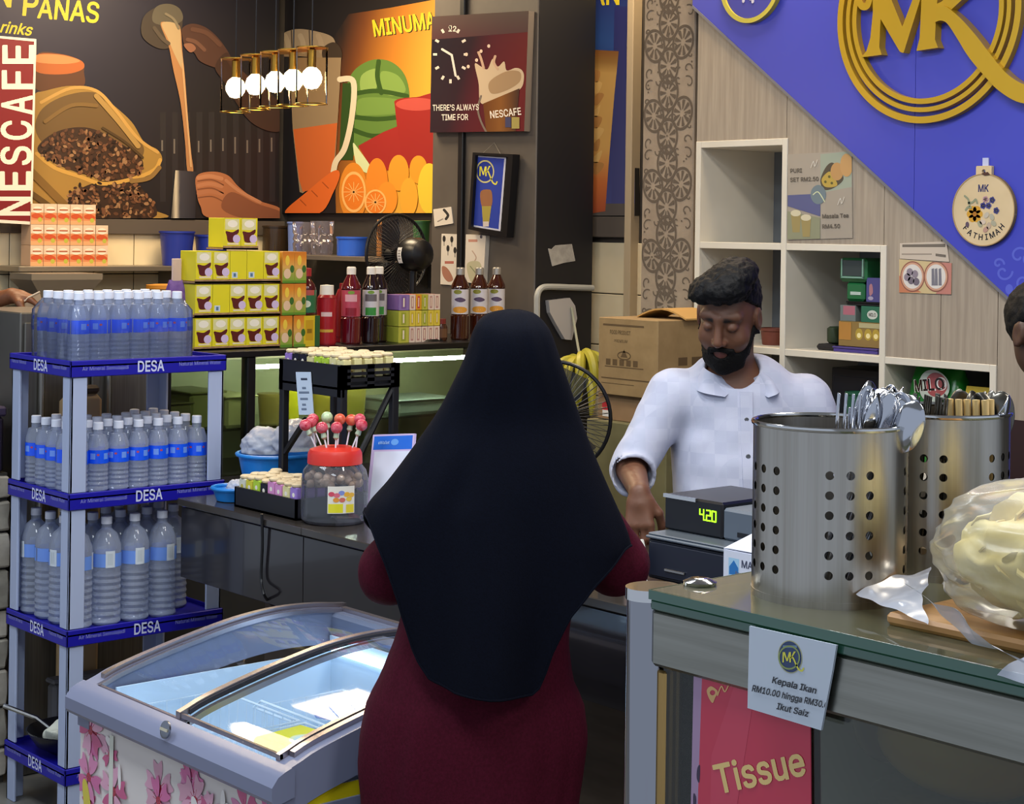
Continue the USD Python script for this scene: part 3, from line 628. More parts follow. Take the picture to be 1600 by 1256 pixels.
# pedestal fan behind the customer
FANB = M('fan_black', '#0b0b0e', 0.35)
def fan(name, label, C, axis, R, foot_z, extra=None):
    th = thing(name, label, 'fan', (C[0], C[1], foot_z)); C = np.asarray(C, float); o = np.array([C[0], C[1], foot_z])
    u, v, w = frame_of(axis); a = np.linspace(0, 2 * np.pi, 49)[:-1]
    circ = lambda r, d: C + w * d + r * (np.cos(a)[:, None] * u + np.sin(a)[:, None] * v)
    part(th, 'guard_rim', tube(circ(R, 0), 0.006, 8, closed=True), FANB, off=o)
    wires = []
    for k in range(56):
        q = 2 * np.pi * k / 56; dr = np.cos(q) * u + np.sin(q) * v
        wires.append(tube([C + dr * R, C + dr * R * .75 + w * .035, C + dr * R * .3 + w * .05, C + w * .05], 0.0009, 4, False))
        wires.append(tube([C + dr * R, C + dr * R * .7 - w * .04, C + dr * R * .25 - w * .055, C - w * .06], 0.0009, 4, False))
    part(th, 'guard_wires', cat(wires), M('fan_wire', '#2a2a2c', 0.4), off=o)
    bl = []
    for k in range(3):
        q = 2 * np.pi * k / 3; pts = []
        for r_, da, dw in ((.15, -.35, .012), (.55, -.5, .02), (.9, -.42, .022), (.93, .2, -.012), (.6, .35, -.02), (.15, .4, -.012)):
            pts.append(C + R * r_ * (np.cos(q + da) * u + np.sin(q + da) * v) + w * dw)
        m = trimesh.convex.convex_hull(np.vstack([np.array(pts) + w * .001, np.array(pts) - w * .001])); part(th, 'blade', m, MGLASS('fan_blade', '#c4c4cc', 0.4, 0.10, '#50505a'), off=o)
    part(th, 'hub', lathe_along(C - w * .055, w, [(0, 0), (.02, .004), (.024, .012), (.022, .05), (0, .052)]), FANB, off=o)
    mz = 1.45 if extra else R / .15
    part(th, 'motor', lathe_along(C + w * .05, w, [(0, 0), (.035 * mz, 0), (.042 * mz, .02), (.043 * mz, .07), (.036 * mz, .095), (.02 * mz, .108), (0, .11)]), FANB, off=o)
    base = C + w * .09; base = np.array([base[0], base[1], 0])
    part(th, 'neck', cat([tube([C + w * .1 - np.array([0, 0, .02]), np.array([base[0], base[1], C[2] - .07]), np.array([base[0], base[1], foot_z + .03])], .014, 10)]), FANB, off=o)
    part(th, 'foot', lathe([(0, .03), (.03, .03), (.05, .022), (.085 * mz, .012), (.09 * mz, 0), (0, 0)], 28, (base[0], base[1], foot_z)), FANB, off=o)
    if extra: extra(th, C, w, u, v, mz, o)
    return th
def lathe_along(o, d, prof, n=24):
    u, v, w = frame_of(d); return place(lathe(prof, n), o, u, v, w)
def fan_label(th, C, w, u, v, mz, o):
    r = .0436 * mz; pts = []
    best = max(np.linspace(0, 6.28, 60), key=lambda q: (np.cos(q) * u + np.sin(q) * v) @ (EYE - C))
    pr = Print(lambda x, y: C + w * (.05 + y) + r * (np.cos(x / r) * u + np.sin(x / r) * v), lambda x, y: np.cos(x / r) * u + np.sin(x / r) * v, 0.0002)
    s0 = best * r; pr.add(sbox(s0 - .03, .022, s0 + .03, .045), '#e6e2da', .006)
    for k in range(4): pr.add(sbox(s0 - .02 + k * .01, .026, s0 - .014 + k * .01, .04), '#a09a94', same=True)
    part(th, 'motor_label', pr.mesh(), PRINT, True, off=o)
Cf = onX(620, 398, -5.27)
fan('desk_fan', 'black desk fan with a round wire guard standing on the glass case', Cf, np.array([0.985, 0.08, 0.03]), 0.15, 1.268, fan_label)
Cp = atd(868, 652, 5.25)
fan('pedestal_fan', 'black pedestal fan mostly hidden behind the customer in front of the bananas', Cp, np.array([-0.6, 0.8, 0.0]), 0.165, 0.0)

# ================================================================== cardboard boxes by the pilaster
CARD = MN('kraft_cardboard', '#8d7148', '#9a7d52', 14, 0.75)
bx0, bx1, by0, by1, bz0, bz1 = -4.03, -3.77, 3.86, 4.22, 1.172, 1.412
cb = thing('cardboard_carton', 'large brown cardboard carton with faded print, top of the stack by the pilaster', 'box', (bx0, by0, bz0)); o = (bx0, by0, bz0)
part(cb, 'body', box(bx0, bx1, by0, by1, bz0, bz1, .002), CARD, off=o)
fl = [np.array([x, by0 + .12 + .02 * s, bz1 + .028 * math.sin(math.pi * t)]) for t, x in zip(np.linspace(0, 1, 9), np.linspace(bx0 + .07, bx1 + .02, 9)) for s in (0,)]
ring = [np.vstack([[p[0], by0 + .10, p[2]], [p[0], by0 + .24, p[2]], [p[0], by0 + .24, p[2] + .005], [p[0], by0 + .10, p[2] + .005]]) for p in fl]
part(cb, 'flap', loft(ring), M('kraft_light', '#b98e4c', 0.7), off=o)
pr = Print(lambda x, y: np.array([x, -0.0003, y]), (0, -1, 0)); BRN = '#5c4527'
W, H = bx1 - bx0, bz1 - bz0
pr.add(sbox(.02, H - .025, W - .06, H - .019), BRN, same=True)
pr.text('FOOD PRODUCT', .05, H - .05, .012, BRN, True, down=False, sx=.7, same=True).text('PREMIUM', .07, H - .075, .009, BRN, False, down=False, same=True)
pr.add(Polygon([(.10, H - .12), (.115, H - .095), (.13, H - .12)]), BRN, same=True).add(ell(.115, H - .115, .03, .014).difference(ell(.115, H - .115, .026, .010)), BRN, same=True)
pr.add(ring_poly(0, 0.001), BRN, same=True)
for k in range(5): pr.add(sbox(.035 + k * .03, H - .147, .055 + k * .03, H - .128), BRN, same=True)
pr.add(sbox(.03, H - .153, .2, H - .150), BRN, same=True).add(sbox(.015, .05, W - .02, .054), BRN, same=True).add(sbox(.015, .035, W - .1, .037), BRN, same=True)
part(cb, 'print', pr.mesh(), PRINT_MATT, False)
pr = Print(lambda x, y: np.array([W + 0.0003, x, y]), (1, 0, 0))
pr.add(sbox(.09, .10, .13, .125), BRN, same=True).add(sbox(.15, .10, .2, .125), BRN, same=True).add(sbox(.08, .075, .2, .08), BRN, same=True)
part(cb, 'print', pr.mesh(), PRINT_MATT, False)
c2 = thing('cardboard_box', 'flat light brown cardboard box with a red and white sticker under the large carton', 'box', (bx0, by0, 1.09)); o = (bx0, by0, 1.09)
part(c2, 'body', box(bx0 - .02, bx1 + .03, by0 + .02, by1 + .02, 1.09, bz0, .002), MN('kraft_mid', '#8a6a48', '#947350', 10, 0.75), off=o)
pr = Print(lambda x, y: np.array([x, .0197, y]), (0, -1, 0)); pr.add(sbox(.0, .03, .035, .055), '#b3262c').add(sbox(.002, .01, .035, .03), '#d8d2cc'); part(c2, 'sticker', pr.mesh(), PRINT, False)
c3_ = thing('olive_carton', 'olive brown carton at the bottom of the stack behind the counter', 'box', (bx0, by0, .62)); o = (bx0, by0, .62)
part(c3_, 'body', box(bx0 - .04, bx1 + .05, by0 - .01, by1 + .03, .62, 1.09, .003), MN('olive_board', '#6b6440', '#766e49', 9, 0.8), off=o)
pr = Print(lambda x, y: np.array([x, -0.0103, y]), (0, -1, 0)); pr.add(ring_poly(.03, .036).buffer(0), '#5a3f2a'); part(c3_, 'print', (lambda m: (m[0] + [.12, 0, .3], m[1], m[2]))(pr.mesh()), PRINT_MATT, False)
tb = thing('back_table', 'dark low table under the stack of cartons', 'table', (bx0, by0, 0)); o = (bx0, by0, 0)
part(tb, 'tabletop', box(bx0 - .1, bx1 + .1, by0 - .05, by1 + .1, .59, .62, .003), M('dark_brown_wood', '#33261d', 0.5), off=o)
for x in (bx0 - .08, bx1 + .05):
    for y in (by0 - .03, by1 + .05): part(tb, 'leg', box(x, x + .03, y, y + .03, 0, .59), M('dark_brown_wood', '#33261d', 0.5), off=o)

# ================================================================== kitchen shelves
SHELFM = M('shelf_steel_warm', '#8e867a', 0.35, 0.6)
ka = thing('kitchen_shelf', 'steel wall shelf under the coffee mural holding the drink cartons', 'shelf', (-7.07, 3.9, 1.49)); o = (-7.07, 3.9, 1.49)
part(ka, 'board', box(XA + .009, -6.95, 3.30, 4.62, 1.478, 1.50, .002), SHELFM, off=o)
for y in (3.42, 4.1): part(ka, 'bracket', trimesh.convex.convex_hull(np.array([[x, y + s, z] for s in (-.005, .005) for x, z in ((XA + .009, 1.478), (-6.99, 1.478), (XA + .009, 1.38))])), SHELFM, off=o)
kb = thing('kitchen_shelf', 'grey wall shelf under the fruit mural holding clear jugs and a blue tub', 'shelf', (-6.4, 4.66, 1.54)); o = (-6.4, 4.66, 1.54)
part(kb, 'board', box(-6.93, -5.56, 4.53, YB - .001, 1.535, 1.556, .002), SHELFM, off=o)
part(kb, 'bracket', trimesh.convex.convex_hull(np.array([[-6.1 + s, y, z] for s in (-.005, .005) for y, z in ((YB - .001, 1.535), (4.57, 1.535), (YB - .001, 1.42))])), SHELFM, off=o)
# drink cartons on the shelf
pr = Print(lambda x, y: np.array([.0452, x, y]), (1, 0, 0))
pr.add(sbox(-.029, 0, .029, .088), '#d98a5c').add(sbox(-.029, .05, .029, .088), '#e3c9b0').add(ell(0, .062, .022, .014), '#efe3d0').add(blob([(-.025, .04), (0, .048), (.025, .036), (.02, .025), (-.02, .028)]), '#c9552e').add(sbox(-.029, 0, .029, .018), '#e0a878').add(ell(.012, .02, .01, .01), '#b9b84a').add(sbox(-.02, .06, .02, .066), '#b5694a')
dc = thing('drink_carton', 'small orange and cream drink carton in the stack on the kitchen shelf', 'carton', (-7.08, 3.42, 1.50), group='drink cartons stacked on the kitchen shelf')
part(dc, 'body', box(-.045, .045, -.0295, .0295, 0, .088, .001), M('carton_cream', '#dcb592', 0.5))
part(dc, 'print', pr.mesh(), PRINT, False)
for r in range(3):
    for k in range(6 if r < 2 else 5):
        lb = f"orange and cream drink carton, {ORD[k]} from left in the {['bottom', 'middle', 'top'][r]} row"
        if r or k: copy(dc, (-7.08, 3.42 + .061 * k, 1.50 + .089 * r), 0, lb)
        else: _tag(stage.GetPrimAtPath(dc), lb)
def tumbler(name, label, catg, loc, r0, r1, h, mat, group=None):
    t = thing(name, label, catg, loc, group=group)
    part(t, 'cup', lathe([(0, 0), (r0, 0), (r0 + .002, .004), (r1, h - .006), (r1 + .003, h - .003), (r1 + .002, h), (r1 - .001, h), (r0 - .002, .006), (0, .006)], 28), mat)
    part(t, 'rim', lathe([(r1 - .001, h - .008), (r1 + .004, h - .008), (r1 + .004, h), (r1 - .001, h + .001)], 28), mat)
    return t
BLUEP = M('blue_plastic', '#27389c', 0.35)
s = lambda px, py: onX(px, py, -7.06)
tumbler('plastic_pail', 'large royal blue plastic pail on the kitchen shelf', 'pail', (-7.06, s(276, 413)[1], 1.50), .062, .078, .155, BLUEP)
tumbler('plastic_pail', 'royal blue plastic pail partly hidden behind the yellow packs', 'pail', (-7.06, s(330, 408)[1], 1.50), .062, .075, .14, BLUEP)
CLEARP = MGLASS('clear_plastic', '#e6e2ea', 1.0, 0.10, '#d9d2dc')
for px, h, w in ((474, .15, .05), (503, .155, .052)):
    b = onY(px, 395, 4.63)
    t = thing('clear_jug', 'clear plastic jug on the shelf under the fruit mural, ' + ('left one beside a blue cup' if px < 490 else 'right one beside the blue tub'), 'jug', (b[0], 4.63, 1.556))
    part(t, 'jug_body', lathe([(0, .001), (w - .008, .001), (w - .004, .01), (w, .05), (w - .006, .06), (w, .07), (w - .006, .09), (w, .10), (w + .002, h)], 24), CLEARP)
    part(t, 'handle', tube([(w * .7, -w * .7, h * .85), (w * 1.1, -w * 1.1, h * .8), (w * 1.1, -w * 1.1, h * .3), (w * .7, -w * .7, h * .25)], .005, 8), CLEARP)
b = onY(461, 392, 4.66); tumbler('blue_cup', 'pale blue plastic cup at the left of the clear jugs', 'cup', (b[0] - .03, 4.68, 1.556), .03, .036, .15, M('blue_cup_pale', '#6f86c8', 0.35))
b = onY(548, 395, 4.66); tumbler('blue_tub', 'bright blue plastic tub on the shelf behind the desk fan', 'tub', (b[0], 4.67, 1.556), .068, .072, .085, M('bright_blue_plastic', '#2f63d8', 0.3))
b = onY(590, 395, 4.68); solo('wooden_paddle', 'wooden paddle standing on the shelf behind the fan guard', 'paddle', box(b[0] - .012, b[0] + .022, 4.68, 4.69, 1.556, 1.72, .004), M('paddle_wood', '#a9733f', 0.6))
b = onY(666, 395, 4.64); tumbler('green_tumbler', 'green glass tumbler on the shelf at the pillar', 'tumbler', (b[0] - .01, 4.62, 1.556), .03, .036, .16, M('green_glass', '#3d6a3c', 0.25))
b = onY(430, 395, 4.66); tumbler('glass_jar', 'brownish glass jar on the shelf behind the yellow packs', 'jar', (b[0], 4.66, 1.556), .06, .06, .13, MGLASS('brown_glass', '#9a8468', 1, .25, '#6a553c'))
b = onX(90, 480, -6.85)
solo('extractor_funnel', 'grey steel funnel shaped hood under the left end of the kitchen shelf', 'hood', loft([[(b[0] + x * a, 3.42 + y * a2, z) for x, y in ((-.1, -.1), (.1, -.1), (.1, .1), (-.1, .1))] for a, a2, z in ((.5, .7, 1.34), (1, 1.6, 1.45), (1, 1.6, 1.475))]), M('hood_steel', '#9a9184', 0.4, 0.5), False)
b = onX(262, 445, -6.6)
oc = thing('orange_tub', 'translucent tub with an orange lid behind the water bottles', 'tub', (b[0], b[1], 1.33))
part(oc, 'tub_body', lathe([(0, 0), (.07, 0), (.085, .085), (0, .085)], 24), M('tub_tan', '#b58e58', 0.4)); part(oc, 'lid', lathe([(0, .085), (.09, .085), (.09, .1), (.05, .104), (0, .104)], 24), M('tub_orange', '#cf8a2c', 0.4))
kt = thing('kitchen_counter', 'low dark kitchen worktop along the left wall behind the case', 'worktop', (-6.75, 3.6, 0)); o = (-6.75, 3.6, 0)
part(kt, 'top', box(XA + .01, -6.35, 2.2, 4.75, 1.30, 1.33, .003), M('worktop_dark', '#3a352f', 0.4), off=o); part(kt, 'base', box(XA + .01, -6.4, 2.2, 4.7, 0, 1.30), M('worktop_base', '#2a2622', 0.5), off=o)

# ================================================================== pendant lamps
BRASS = M('lamp_brass', '#b98f3c', 0.25, 1.0)
LG = MGLASS('lamp_glass', '#fbf7f0', 0.8, ior=1.12)
for i, (px, py) in enumerate(((368, 137), (399, 132), (430, 128), (458, 125), (487, 122))):
    p = onY(px, py, 3.04)
    lp = thing('pendant_lamp', ['first', 'second', 'middle', 'fourth', 'last'][i] + ' glass cylinder pendant lamp from the left in the row of five', 'lamp', p, group='row of five pendant lamps')
    part(lp, 'bulb', lathe([(0, -.034), (.018, -.030), (.030, -.012), (.032, .002), (.026, .020), (.013, .032), (0, .034)], 20), MEMIT('warm_bulb', '#ffdca0', 26))
    part(lp, 'socket', lathe([(0, .03), (.013, .03), (.013, .085), (.007, .09), (0, .09)], 14), BRASS)
    part(lp, 'glass_shade', lathe([(.048, -.078), (.048, .09)], 28), LG)
    part(lp, 'rim', tube([(.048 * math.cos(a), .048 * math.sin(a), -.078) for a in np.linspace(0, 6.283, 25)[:-1]], .0016, 6, closed=True), BRASS)
    part(lp, 'top_plate', lathe([(0, .09), (.0485, .09), (.0485, .093), (0, .093)], 24), BRASS)
    part(lp, 'cord', cyl((0, 0, .094), (0, 0, 3.04 - p[2]), .002, n=6), BLACKP)

# ================================================================== counter
ZC = 0.912
ct = thing('service_counter', 'dark tiled service counter with an overhanging box front between customer and cashier', 'counter', (-2.9, 2.58, 0)); o = (-2.9, 2.58, 0)
DTILE = MN('dark_polished_tile', '#1d1b1d', '#242124', 3, 0.14, coat_weight=0.3)
GROUT = M('counter_grout', '#4a4744', 0.6)
CX0, CX1, CYF, CYB = -4.385, -1.3, 2.58, 3.20
part(ct, 'core', box(CX0 + .012, CX1, CYF + .012, CYB, .695, ZC - .021), GROUT, off=o)
for i in range(6):
    a, b = CX0 + .61 * i, min(CX0 + .61 * (i + 1), CX1)
    if b - a < .03: break
    part(ct, 'front_tile', box(a + .0015, b - .0015, CYF, CYF + .012, .69, ZC - .024, .001), DTILE, off=o)
    for y0, y1 in ((CYF - .008, CYF + .30), (CYF + .303, CYB)):
        part(ct, 'top_tile', box(a - (.008 if i == 0 else -.001), b - .001, y0, y1, ZC - .02, ZC, .002), MN('counter_top_tile', '#2f2b28', '#3a3531', 5, 0.16), off=o)
part(ct, 'end_tile', box(CX0, CX0 + .012, CYF + .012, CYB, .69, ZC - .024), DTILE, off=o)
part(ct, 'base', box(CX0 + .1, CX1, CYF + .22, CYB - .05, 0, .695), MN('base_brown_laminate', '#54473a', '#615244', 5, 0.5, stretch=(1, 1, 6)), off=o)
kc = [onY(409, 803, CYF - .014), onY(410, 850, CYF - .01), onY(408, 905, CYF - .01), onY(414, 932, CYF - .02), onY(428, 948, CYF + .1), onY(430, 960, CYF + .2)]
solo('counter_cable', 'black cable hanging down the left part of the dark counter front', 'cable', tube(smooth_ring(kc, 5, False), .004, 8), BLACKP)

# ================================================================== glass display case with goods on top
XC, ZT = -5.0, 1.272
gc = thing('glass_display_case', 'lit glass food display case with a black top behind the counter', 'display case', (XC, 3.2, 0)); o = (XC, 3.2, 0)
CYA, CYZ = 2.86, 4.44
BLK = M('case_black', '#0c0c10', 0.35)
part(gc, 'top_board', box(XC - .42, XC + .02, CYA, CYZ, ZT - .022, ZT, .003), BLK, off=o)
part(gc, 'base', box(XC - .42, XC, CYA, CYZ, 0, .86), M('case_base_steel', '#4d4d4c', 0.4, 0.7), off=o)
part(gc, 'back_panel', box(XC - .42, XC - .405, CYA, CYZ, .86, ZT - .022), MN('case_back', '#c2bf92', '#d0cc9e', 4, 0.4, 0.0), off=o)
part(gc, 'inner_shelf', box(XC - .40, XC - .06, CYA + .02, CYZ - .02, 1.0, 1.008), MGLASS('case_glass', '#dfe8e0', 1.0), off=o)
for y in (onX(390, 620, XC)[1], CYA + .018, CYZ - .03): part(gc, 'post', box(XC - .03, XC + .012, y - .016, y + .016, .86, ZT - .022, .003), BLK, off=o)
part(gc, 'front_glass', box(XC - .006, XC, CYA, CYZ, .86, ZT - .03), MGLASS('case_glass', '#dfe8e0', 1.0), False, off=o)
part(gc, 'light_tube', cyl((XC - .03, onX(404, 577, XC)[1], 1.212), (XC - .03, onX(735, 565, XC)[1], 1.212), .008, n=10), MEMIT('case_tube', '#f0fbe8', 40), off=o)
YTUB = M('yellow_tub_plastic', '#c9b52c', 0.35)
for i, (px, py, r, h, c) in enumerate(((423, 640, .045, .10, '#8f7a3a'), (455, 655, .03, .13, '#e0d020'), (508, 645, .05, .11, '#b39a34'), (548, 650, .055, .12, '#a3943a'))):
    p = onX(px, py, XC - .15)
    tb = thing('food_tub', ['brown', 'bright yellow', 'dull gold', 'olive gold'][i] + ' round tub on the shelf inside the lit glass case', 'tub', (p[0], p[1], 1.008))
    part(tb, 'tub_body', lathe([(0, 0), (r * .85, 0), (r, h * .9), (0, h * .9)], 20), M('tub_' + c[1:], c, 0.4)); part(tb, 'lid', lathe([(0, h * .9), (r * 1.05, h * .9), (r * 1.05, h), (0, h)], 20), M('tub_' + c[1:], c, 0.4))
for i, (px, w, h, c) in enumerate(((352, .06, .10, '#c8bf7a'), (300, .065, .12, '#a9a45e'), (258, .045, .09, '#8a7f4c'), (640, .13, .05, '#9ca59a'))):
    p = onX(px, 660, XC - .17)
    q = thing('food_tray', ['pale yellow', 'olive', 'brown', 'long steel grey'][i] + ' food tray inside the lit glass case', 'tray', (p[0], p[1], 1.008))
    part(q, 'tray_body', box(-.12, .1, -w, w, 0, h, .01), M('tray_' + c[1:], c, 0.35)); part(q, 'tray_rim', box(-.125, .105, -w - .005, w + .005, h, h + .006, .002), M('tray_' + c[1:], c, 0.35))

cY = lambda px, py=530, X=-5.06: float(onX(px, py, X)[1])
# yellow packs
def pack_print(w, h, side=False):
    pr = Print(lambda x, y: np.array([.0003, x, y]), (1, 0, 0))
    pr.add(sbox(-w, 0, w, h), '#dcd22a')
    if not side:
        pr.add(sbox(-w * .9, h * .60, w * .8, h * .96), '#d9d6a0').add(ell(-.02 * 0, h * .8, w * .6, h * .12), '#eeeadb')
        pr.add(blob([(-w * .8, h * .55), (0, h * .52), (w * .7, h * .62), (w * .75, h * .52), (w * .45, h * .40), (w * .3, h * .2), (-w * .5, h * .2), (-w * .7, h * .4)]), '#5b2420')
        pr.add(ell(w * .5, h * .3, w * .45, h * .14), '#cdbbe0').add(sbox(-w * .6, h * .1, w * .8, h * .16), '#e6d9b0')
    else:
        pr.add(sbox(-w * .8, h * .1, -w * .1, h * .3), '#c4d4e0').add(sbox(-w * .6, h * .14, -w * .3, h * .26), '#5a7a9a')
    return pr.mesh()
PACKY = M('pack_yellow', '#d8cd2a', 0.4)
def goods_box(name, label, catg, w, d, h, mat, mesh, loc, group):
    t = thing(name, label, catg, loc, group=group)
    part(t, 'body', box(-d, 0, -w, w, 0, h, .0015), mat); part(t, 'front_print', mesh, PRINT_GLOSS, False)
    return t
PW, PH = .0318, .0995
pk = goods_box('yellow_drink_pack', 'yellow pack printed with a dark cup in the stacked rows on the case', 'drink pack', PW, .10, PH, PACKY, pack_print(PW, PH), (-5.06, cY(311), ZT + .006), 'yellow packs with a cup picture')
ps = goods_box('plain_yellow_pack', 'plain yellow pack side with a small code among the cup packs', 'drink pack', PW, .10, PH, PACKY, pack_print(PW, PH, True), (-5.06, cY(358, 420), ZT + .006 + 2 * .1105), 'yellow packs turned sideways')
TRAYC = MN('corrugated_tray', '#8b6a45', '#a5855e', 60, 0.7)
for r in range(4):
    z = ZT + .006 + r * .1105; y0 = cY(304); n = 5
    if r == 3: y0, n = cY(350, 350), 2
    t_ = thing('cardboard_tray', ['bottom', 'second', 'third', 'top'][r] + ' brown cardboard tray under a row of yellow packs', 'tray', (-5.06, y0, z - .006))
    part(t_, 'tray_floor', box(-.104, .003, -.003, n * .0655 + .002, 0, .0055), TRAYC); part(t_, 'tray_lip', box(.0008, .003, -.003, n * .0655 + .002, 0, .012), TRAYC)
    for k in range(n):
        loc = (-5.06, y0 + PW + .001 + k * .0655, z)
        rown = ['bottom', 'second', 'third', 'top'][r]; lb = f'yellow pack printed with a dark cup, {ORD[k]} from the left in the {rown} row'; lb2 = f'plain yellow pack with a small code, {ORD[k]} from the left in the {rown} row'
        if (r, k) in ((2, 2), (2, 3), (1, 1)):
            if (r, k) == (2, 2): _tag(stage.GetPrimAtPath(ps), lb2); stage.GetPrimAtPath(ps).GetAttribute('xformOp:translate').Set(Gf.Vec3d(*loc))
            else: copy(ps, loc, 0, lb2)
        elif r == 0 and k == 0: _tag(stage.GetPrimAtPath(pk), lb); stage.GetPrimAtPath(pk).GetAttribute('xformOp:translate').Set(Gf.Vec3d(*loc))
        else: copy(pk, loc, 0, lb)
# orange and green packs
def og_print(w, h):
    pr = Print(lambda x, y: np.array([.0003, x, y]), (1, 0, 0))
    pr.add(sbox(-w, 0, w, h), grad((0, 0), (0, h), [(0, '#7aa03a'), (.3, '#9aa044'), (.5, '#d8a85a'), (.8, '#d98a2e'), (1, '#c8742a')]), .012)
    pr.add(ell(-w * .2, h * .3, w * .6, h * .16), '#e0c0a0').add(ell(-w * .2, h * .72, w * .35, h * .16), '#e8c84a').add(ell(w * .6, h * .45, w * .35, h * .12), '#3d6a2e').add(sbox(-w, 0, w, h * .08), '#5d8a30')
    return pr.mesh()
OGW = .024
og = goods_box('orange_green_pack', 'orange and green pack in the narrow stack right of the yellow ones', 'drink pack', OGW, .10, .107, M('pack_orange', '#c89040', 0.4), og_print(OGW, .107), (-5.06, cY(447), ZT), 'orange and green packs')
for r in range(3):
    for k in range(2):
        lb = f"orange and green pack, {['left', 'right'][k]} one in the {['bottom', 'middle', 'top'][r]} row beside the yellow packs"
        if r or k: copy(og, (-5.06, cY(440) + OGW + k * .049, ZT + r * .109), 0, lb)
        else: _tag(stage.GetPrimAtPath(og), lb)
yb = goods_box('yellow_tea_box', 'yellow and green box under the green sauce bottle', 'box', .033, .09, .105, M('pack_tea', '#b59a2a', 0.45), (lambda p: p.mesh())(Print(lambda x, y: np.array([.0003, x, y]), (1, 0, 0)).add(sbox(-.033, 0, .033, .105), '#2f5a34').add(sbox(-.033, 0, .012, .105), '#d4b72c').add(sbox(-.026, .02, .006, .09), '#c39a26').add(sbox(-.02, .045, .0, .06), '#8a6a1c')), (-5.06, cY(487), ZT), None)

# bottles on the case
def sauce_bottle(name, label, prof, labelz, lcol, deco, bodymat, capmat, loc, cap, group=None, lr=None):
    t = thing(name, label, 'bottle', loc, group=group)
    part(t, 'bottle_body', lathe(prof, 22), bodymat)
    part(t, 'cap', lathe(cap, 18), capmat)
    r = lr; pr = wrap_print(r + .0008); a = math.atan2(-loc[1] + 0, -loc[0]) * r
    pr.add(sbox(a - 1.7 * r, labelz[0], a + 1.7 * r, labelz[1]), lcol, .008)
    if deco: deco(pr, a, r)
    part(t, 'label', pr.mesh(), PRINT_GLOSS, True)
    return t
LIQR = M('cordial_red', '#5a0c16', 0.08, coat_weight=1.0)
LIQD = M('cordial_dark', '#1c0a0c', 0.08, coat_weight=1.0)
LIQA = M('cordial_amber', '#3a1608', 0.08, coat_weight=1.0)
WCAP = M('cap_white', '#e8e4dc', 0.4)
CORD = lambda r, h: [(0, 0), (r - .004, 0), (r, .006), (r, h * .33), (r - .003, h * .345), (r - .003, h * .70), (r, h * .715), (r - .002, h * .76), (r * .45, h * .89), (r * .38, h * .93), (0, h * .93)]
CAP = lambda h: [(0, h * .90), (.0165, h * .90), (.0165, h * .985), (.014, h), (0, h)]
def d_red(p, a, r): p.add(sbox(a - .03, .12, a + .03, .185), '#c79aa6', .008).add(blob([(a - .028, .10), (a, .13), (a + .028, .105), (a + .015, .085), (a - .02, .085)]), '#b03040', .008).text('Sirap', a + .022, .15, .012, '#f0e0e0', True, down=False, sx=-.8 * -1, same=False)
def flipx(f):
    return f
rows = [('red_cordial_bottle', 'red cordial bottle with white cap beside the red spray can', 557, LIQR, '#b4485c', '#8a2030'), ('dark_cordial_bottle', 'dark cordial bottle with white cap, left of the close pair', 587, LIQD, '#c9c6cc', '#3a8a3e'), ('dark_cordial_bottle', 'dark cordial bottle with white cap, right of the close pair', 604, LIQD, '#b9b6ba', '#3a8a3e')]
for nm, lb, px, lq, c1, c2_ in rows:
    R_, h = (.036, .272) if nm[0] == 'r' else (.032, .272)
    def dd(p, a, r, c1=c1, c2_=c2_): p.add(sbox(a - .02, .10, a + .02, .128), c2_, .008).add(sbox(a - .022, .15, a + .022, .175), '#6a6468' if c1 != '#b4485c' else '#d8a0aa', .008).add(ell(a, .182, .012, .006), '#7a9a3a', .008)
    sauce_bottle(nm, lb, CORD(R_, h), (h * .36, h * .70), c1, dd, lq, WCAP, (-5.06 - R_ + (0 if px != 604 else -.045), cY(px) + (.0 if px != 604 else .02), ZT), CAP(h), None, R_ - .003)
for i, px in enumerate((727, 757, 784)):
    def dd(p, a, r): p.add(ell(a, .112, .03, .012), '#d99a3a', .008).add(ell(a - .01, .178, .016, .008), '#8a8a3a', .008).add(blob([(a - .022, .15), (a, .158), (a + .022, .148), (a, .14)]), '#5a4a66', .008)
    R_ = .034
    sauce_bottle('amber_cordial_bottle', ['left', 'middle', 'right'][i] + ' one of three amber cordial bottles with silver caps near the hijab', CORD(R_, .268), (.096, .188), '#cfccd4', dd, LIQA, M('cap_silver', '#b9b5ae', 0.3, 0.6), (-5.06 - R_, cY(px), ZT), CAP(.268), None, R_ - .003)
SPRITE = [(0, 0), (.03, 0), (.034, .005), (.034, .09), (.03, .105), (.014, .125), (.014, .14), (0, .14)]
sauce_bottle('green_sauce_bottle', 'small green labelled bottle with a red cap on the yellow box', SPRITE, (.01, .088), '#2f6a44', lambda p, a, r: p.add(sbox(a - .03, .07, a + .03, .088), '#b0504a', .008).add(ell(a, .04, .016, .012), '#c9d2c0', .008), M('bottle_darkred', '#4a1216', 0.15), M('cap_red', '#a3262c', 0.4), (-5.1, cY(488), ZT + .105), [(0, .135), (.017, .135), (.017, .162), (0, .164)], None, .034)
sauce_bottle('red_spray_can', 'red can with a white cap between the yellow box and the red cordial', [(0, 0), (.031, 0), (.033, .004), (.033, .165), (.026, .175), (0, .175)], (.006, .16), '#a01c26', lambda p, a, r: p.add(sbox(a - .02, .1, a + .02, .115), '#d8b8b8', .008).add(sbox(a - .025, .045, a + .025, .055), '#c8a040', .008), M('can_red', '#8e1620', 0.3), WCAP, (-5.1, cY(520), ZT), [(0, .17), (.025, .17), (.024, .208), (0, .21)], None, .033)
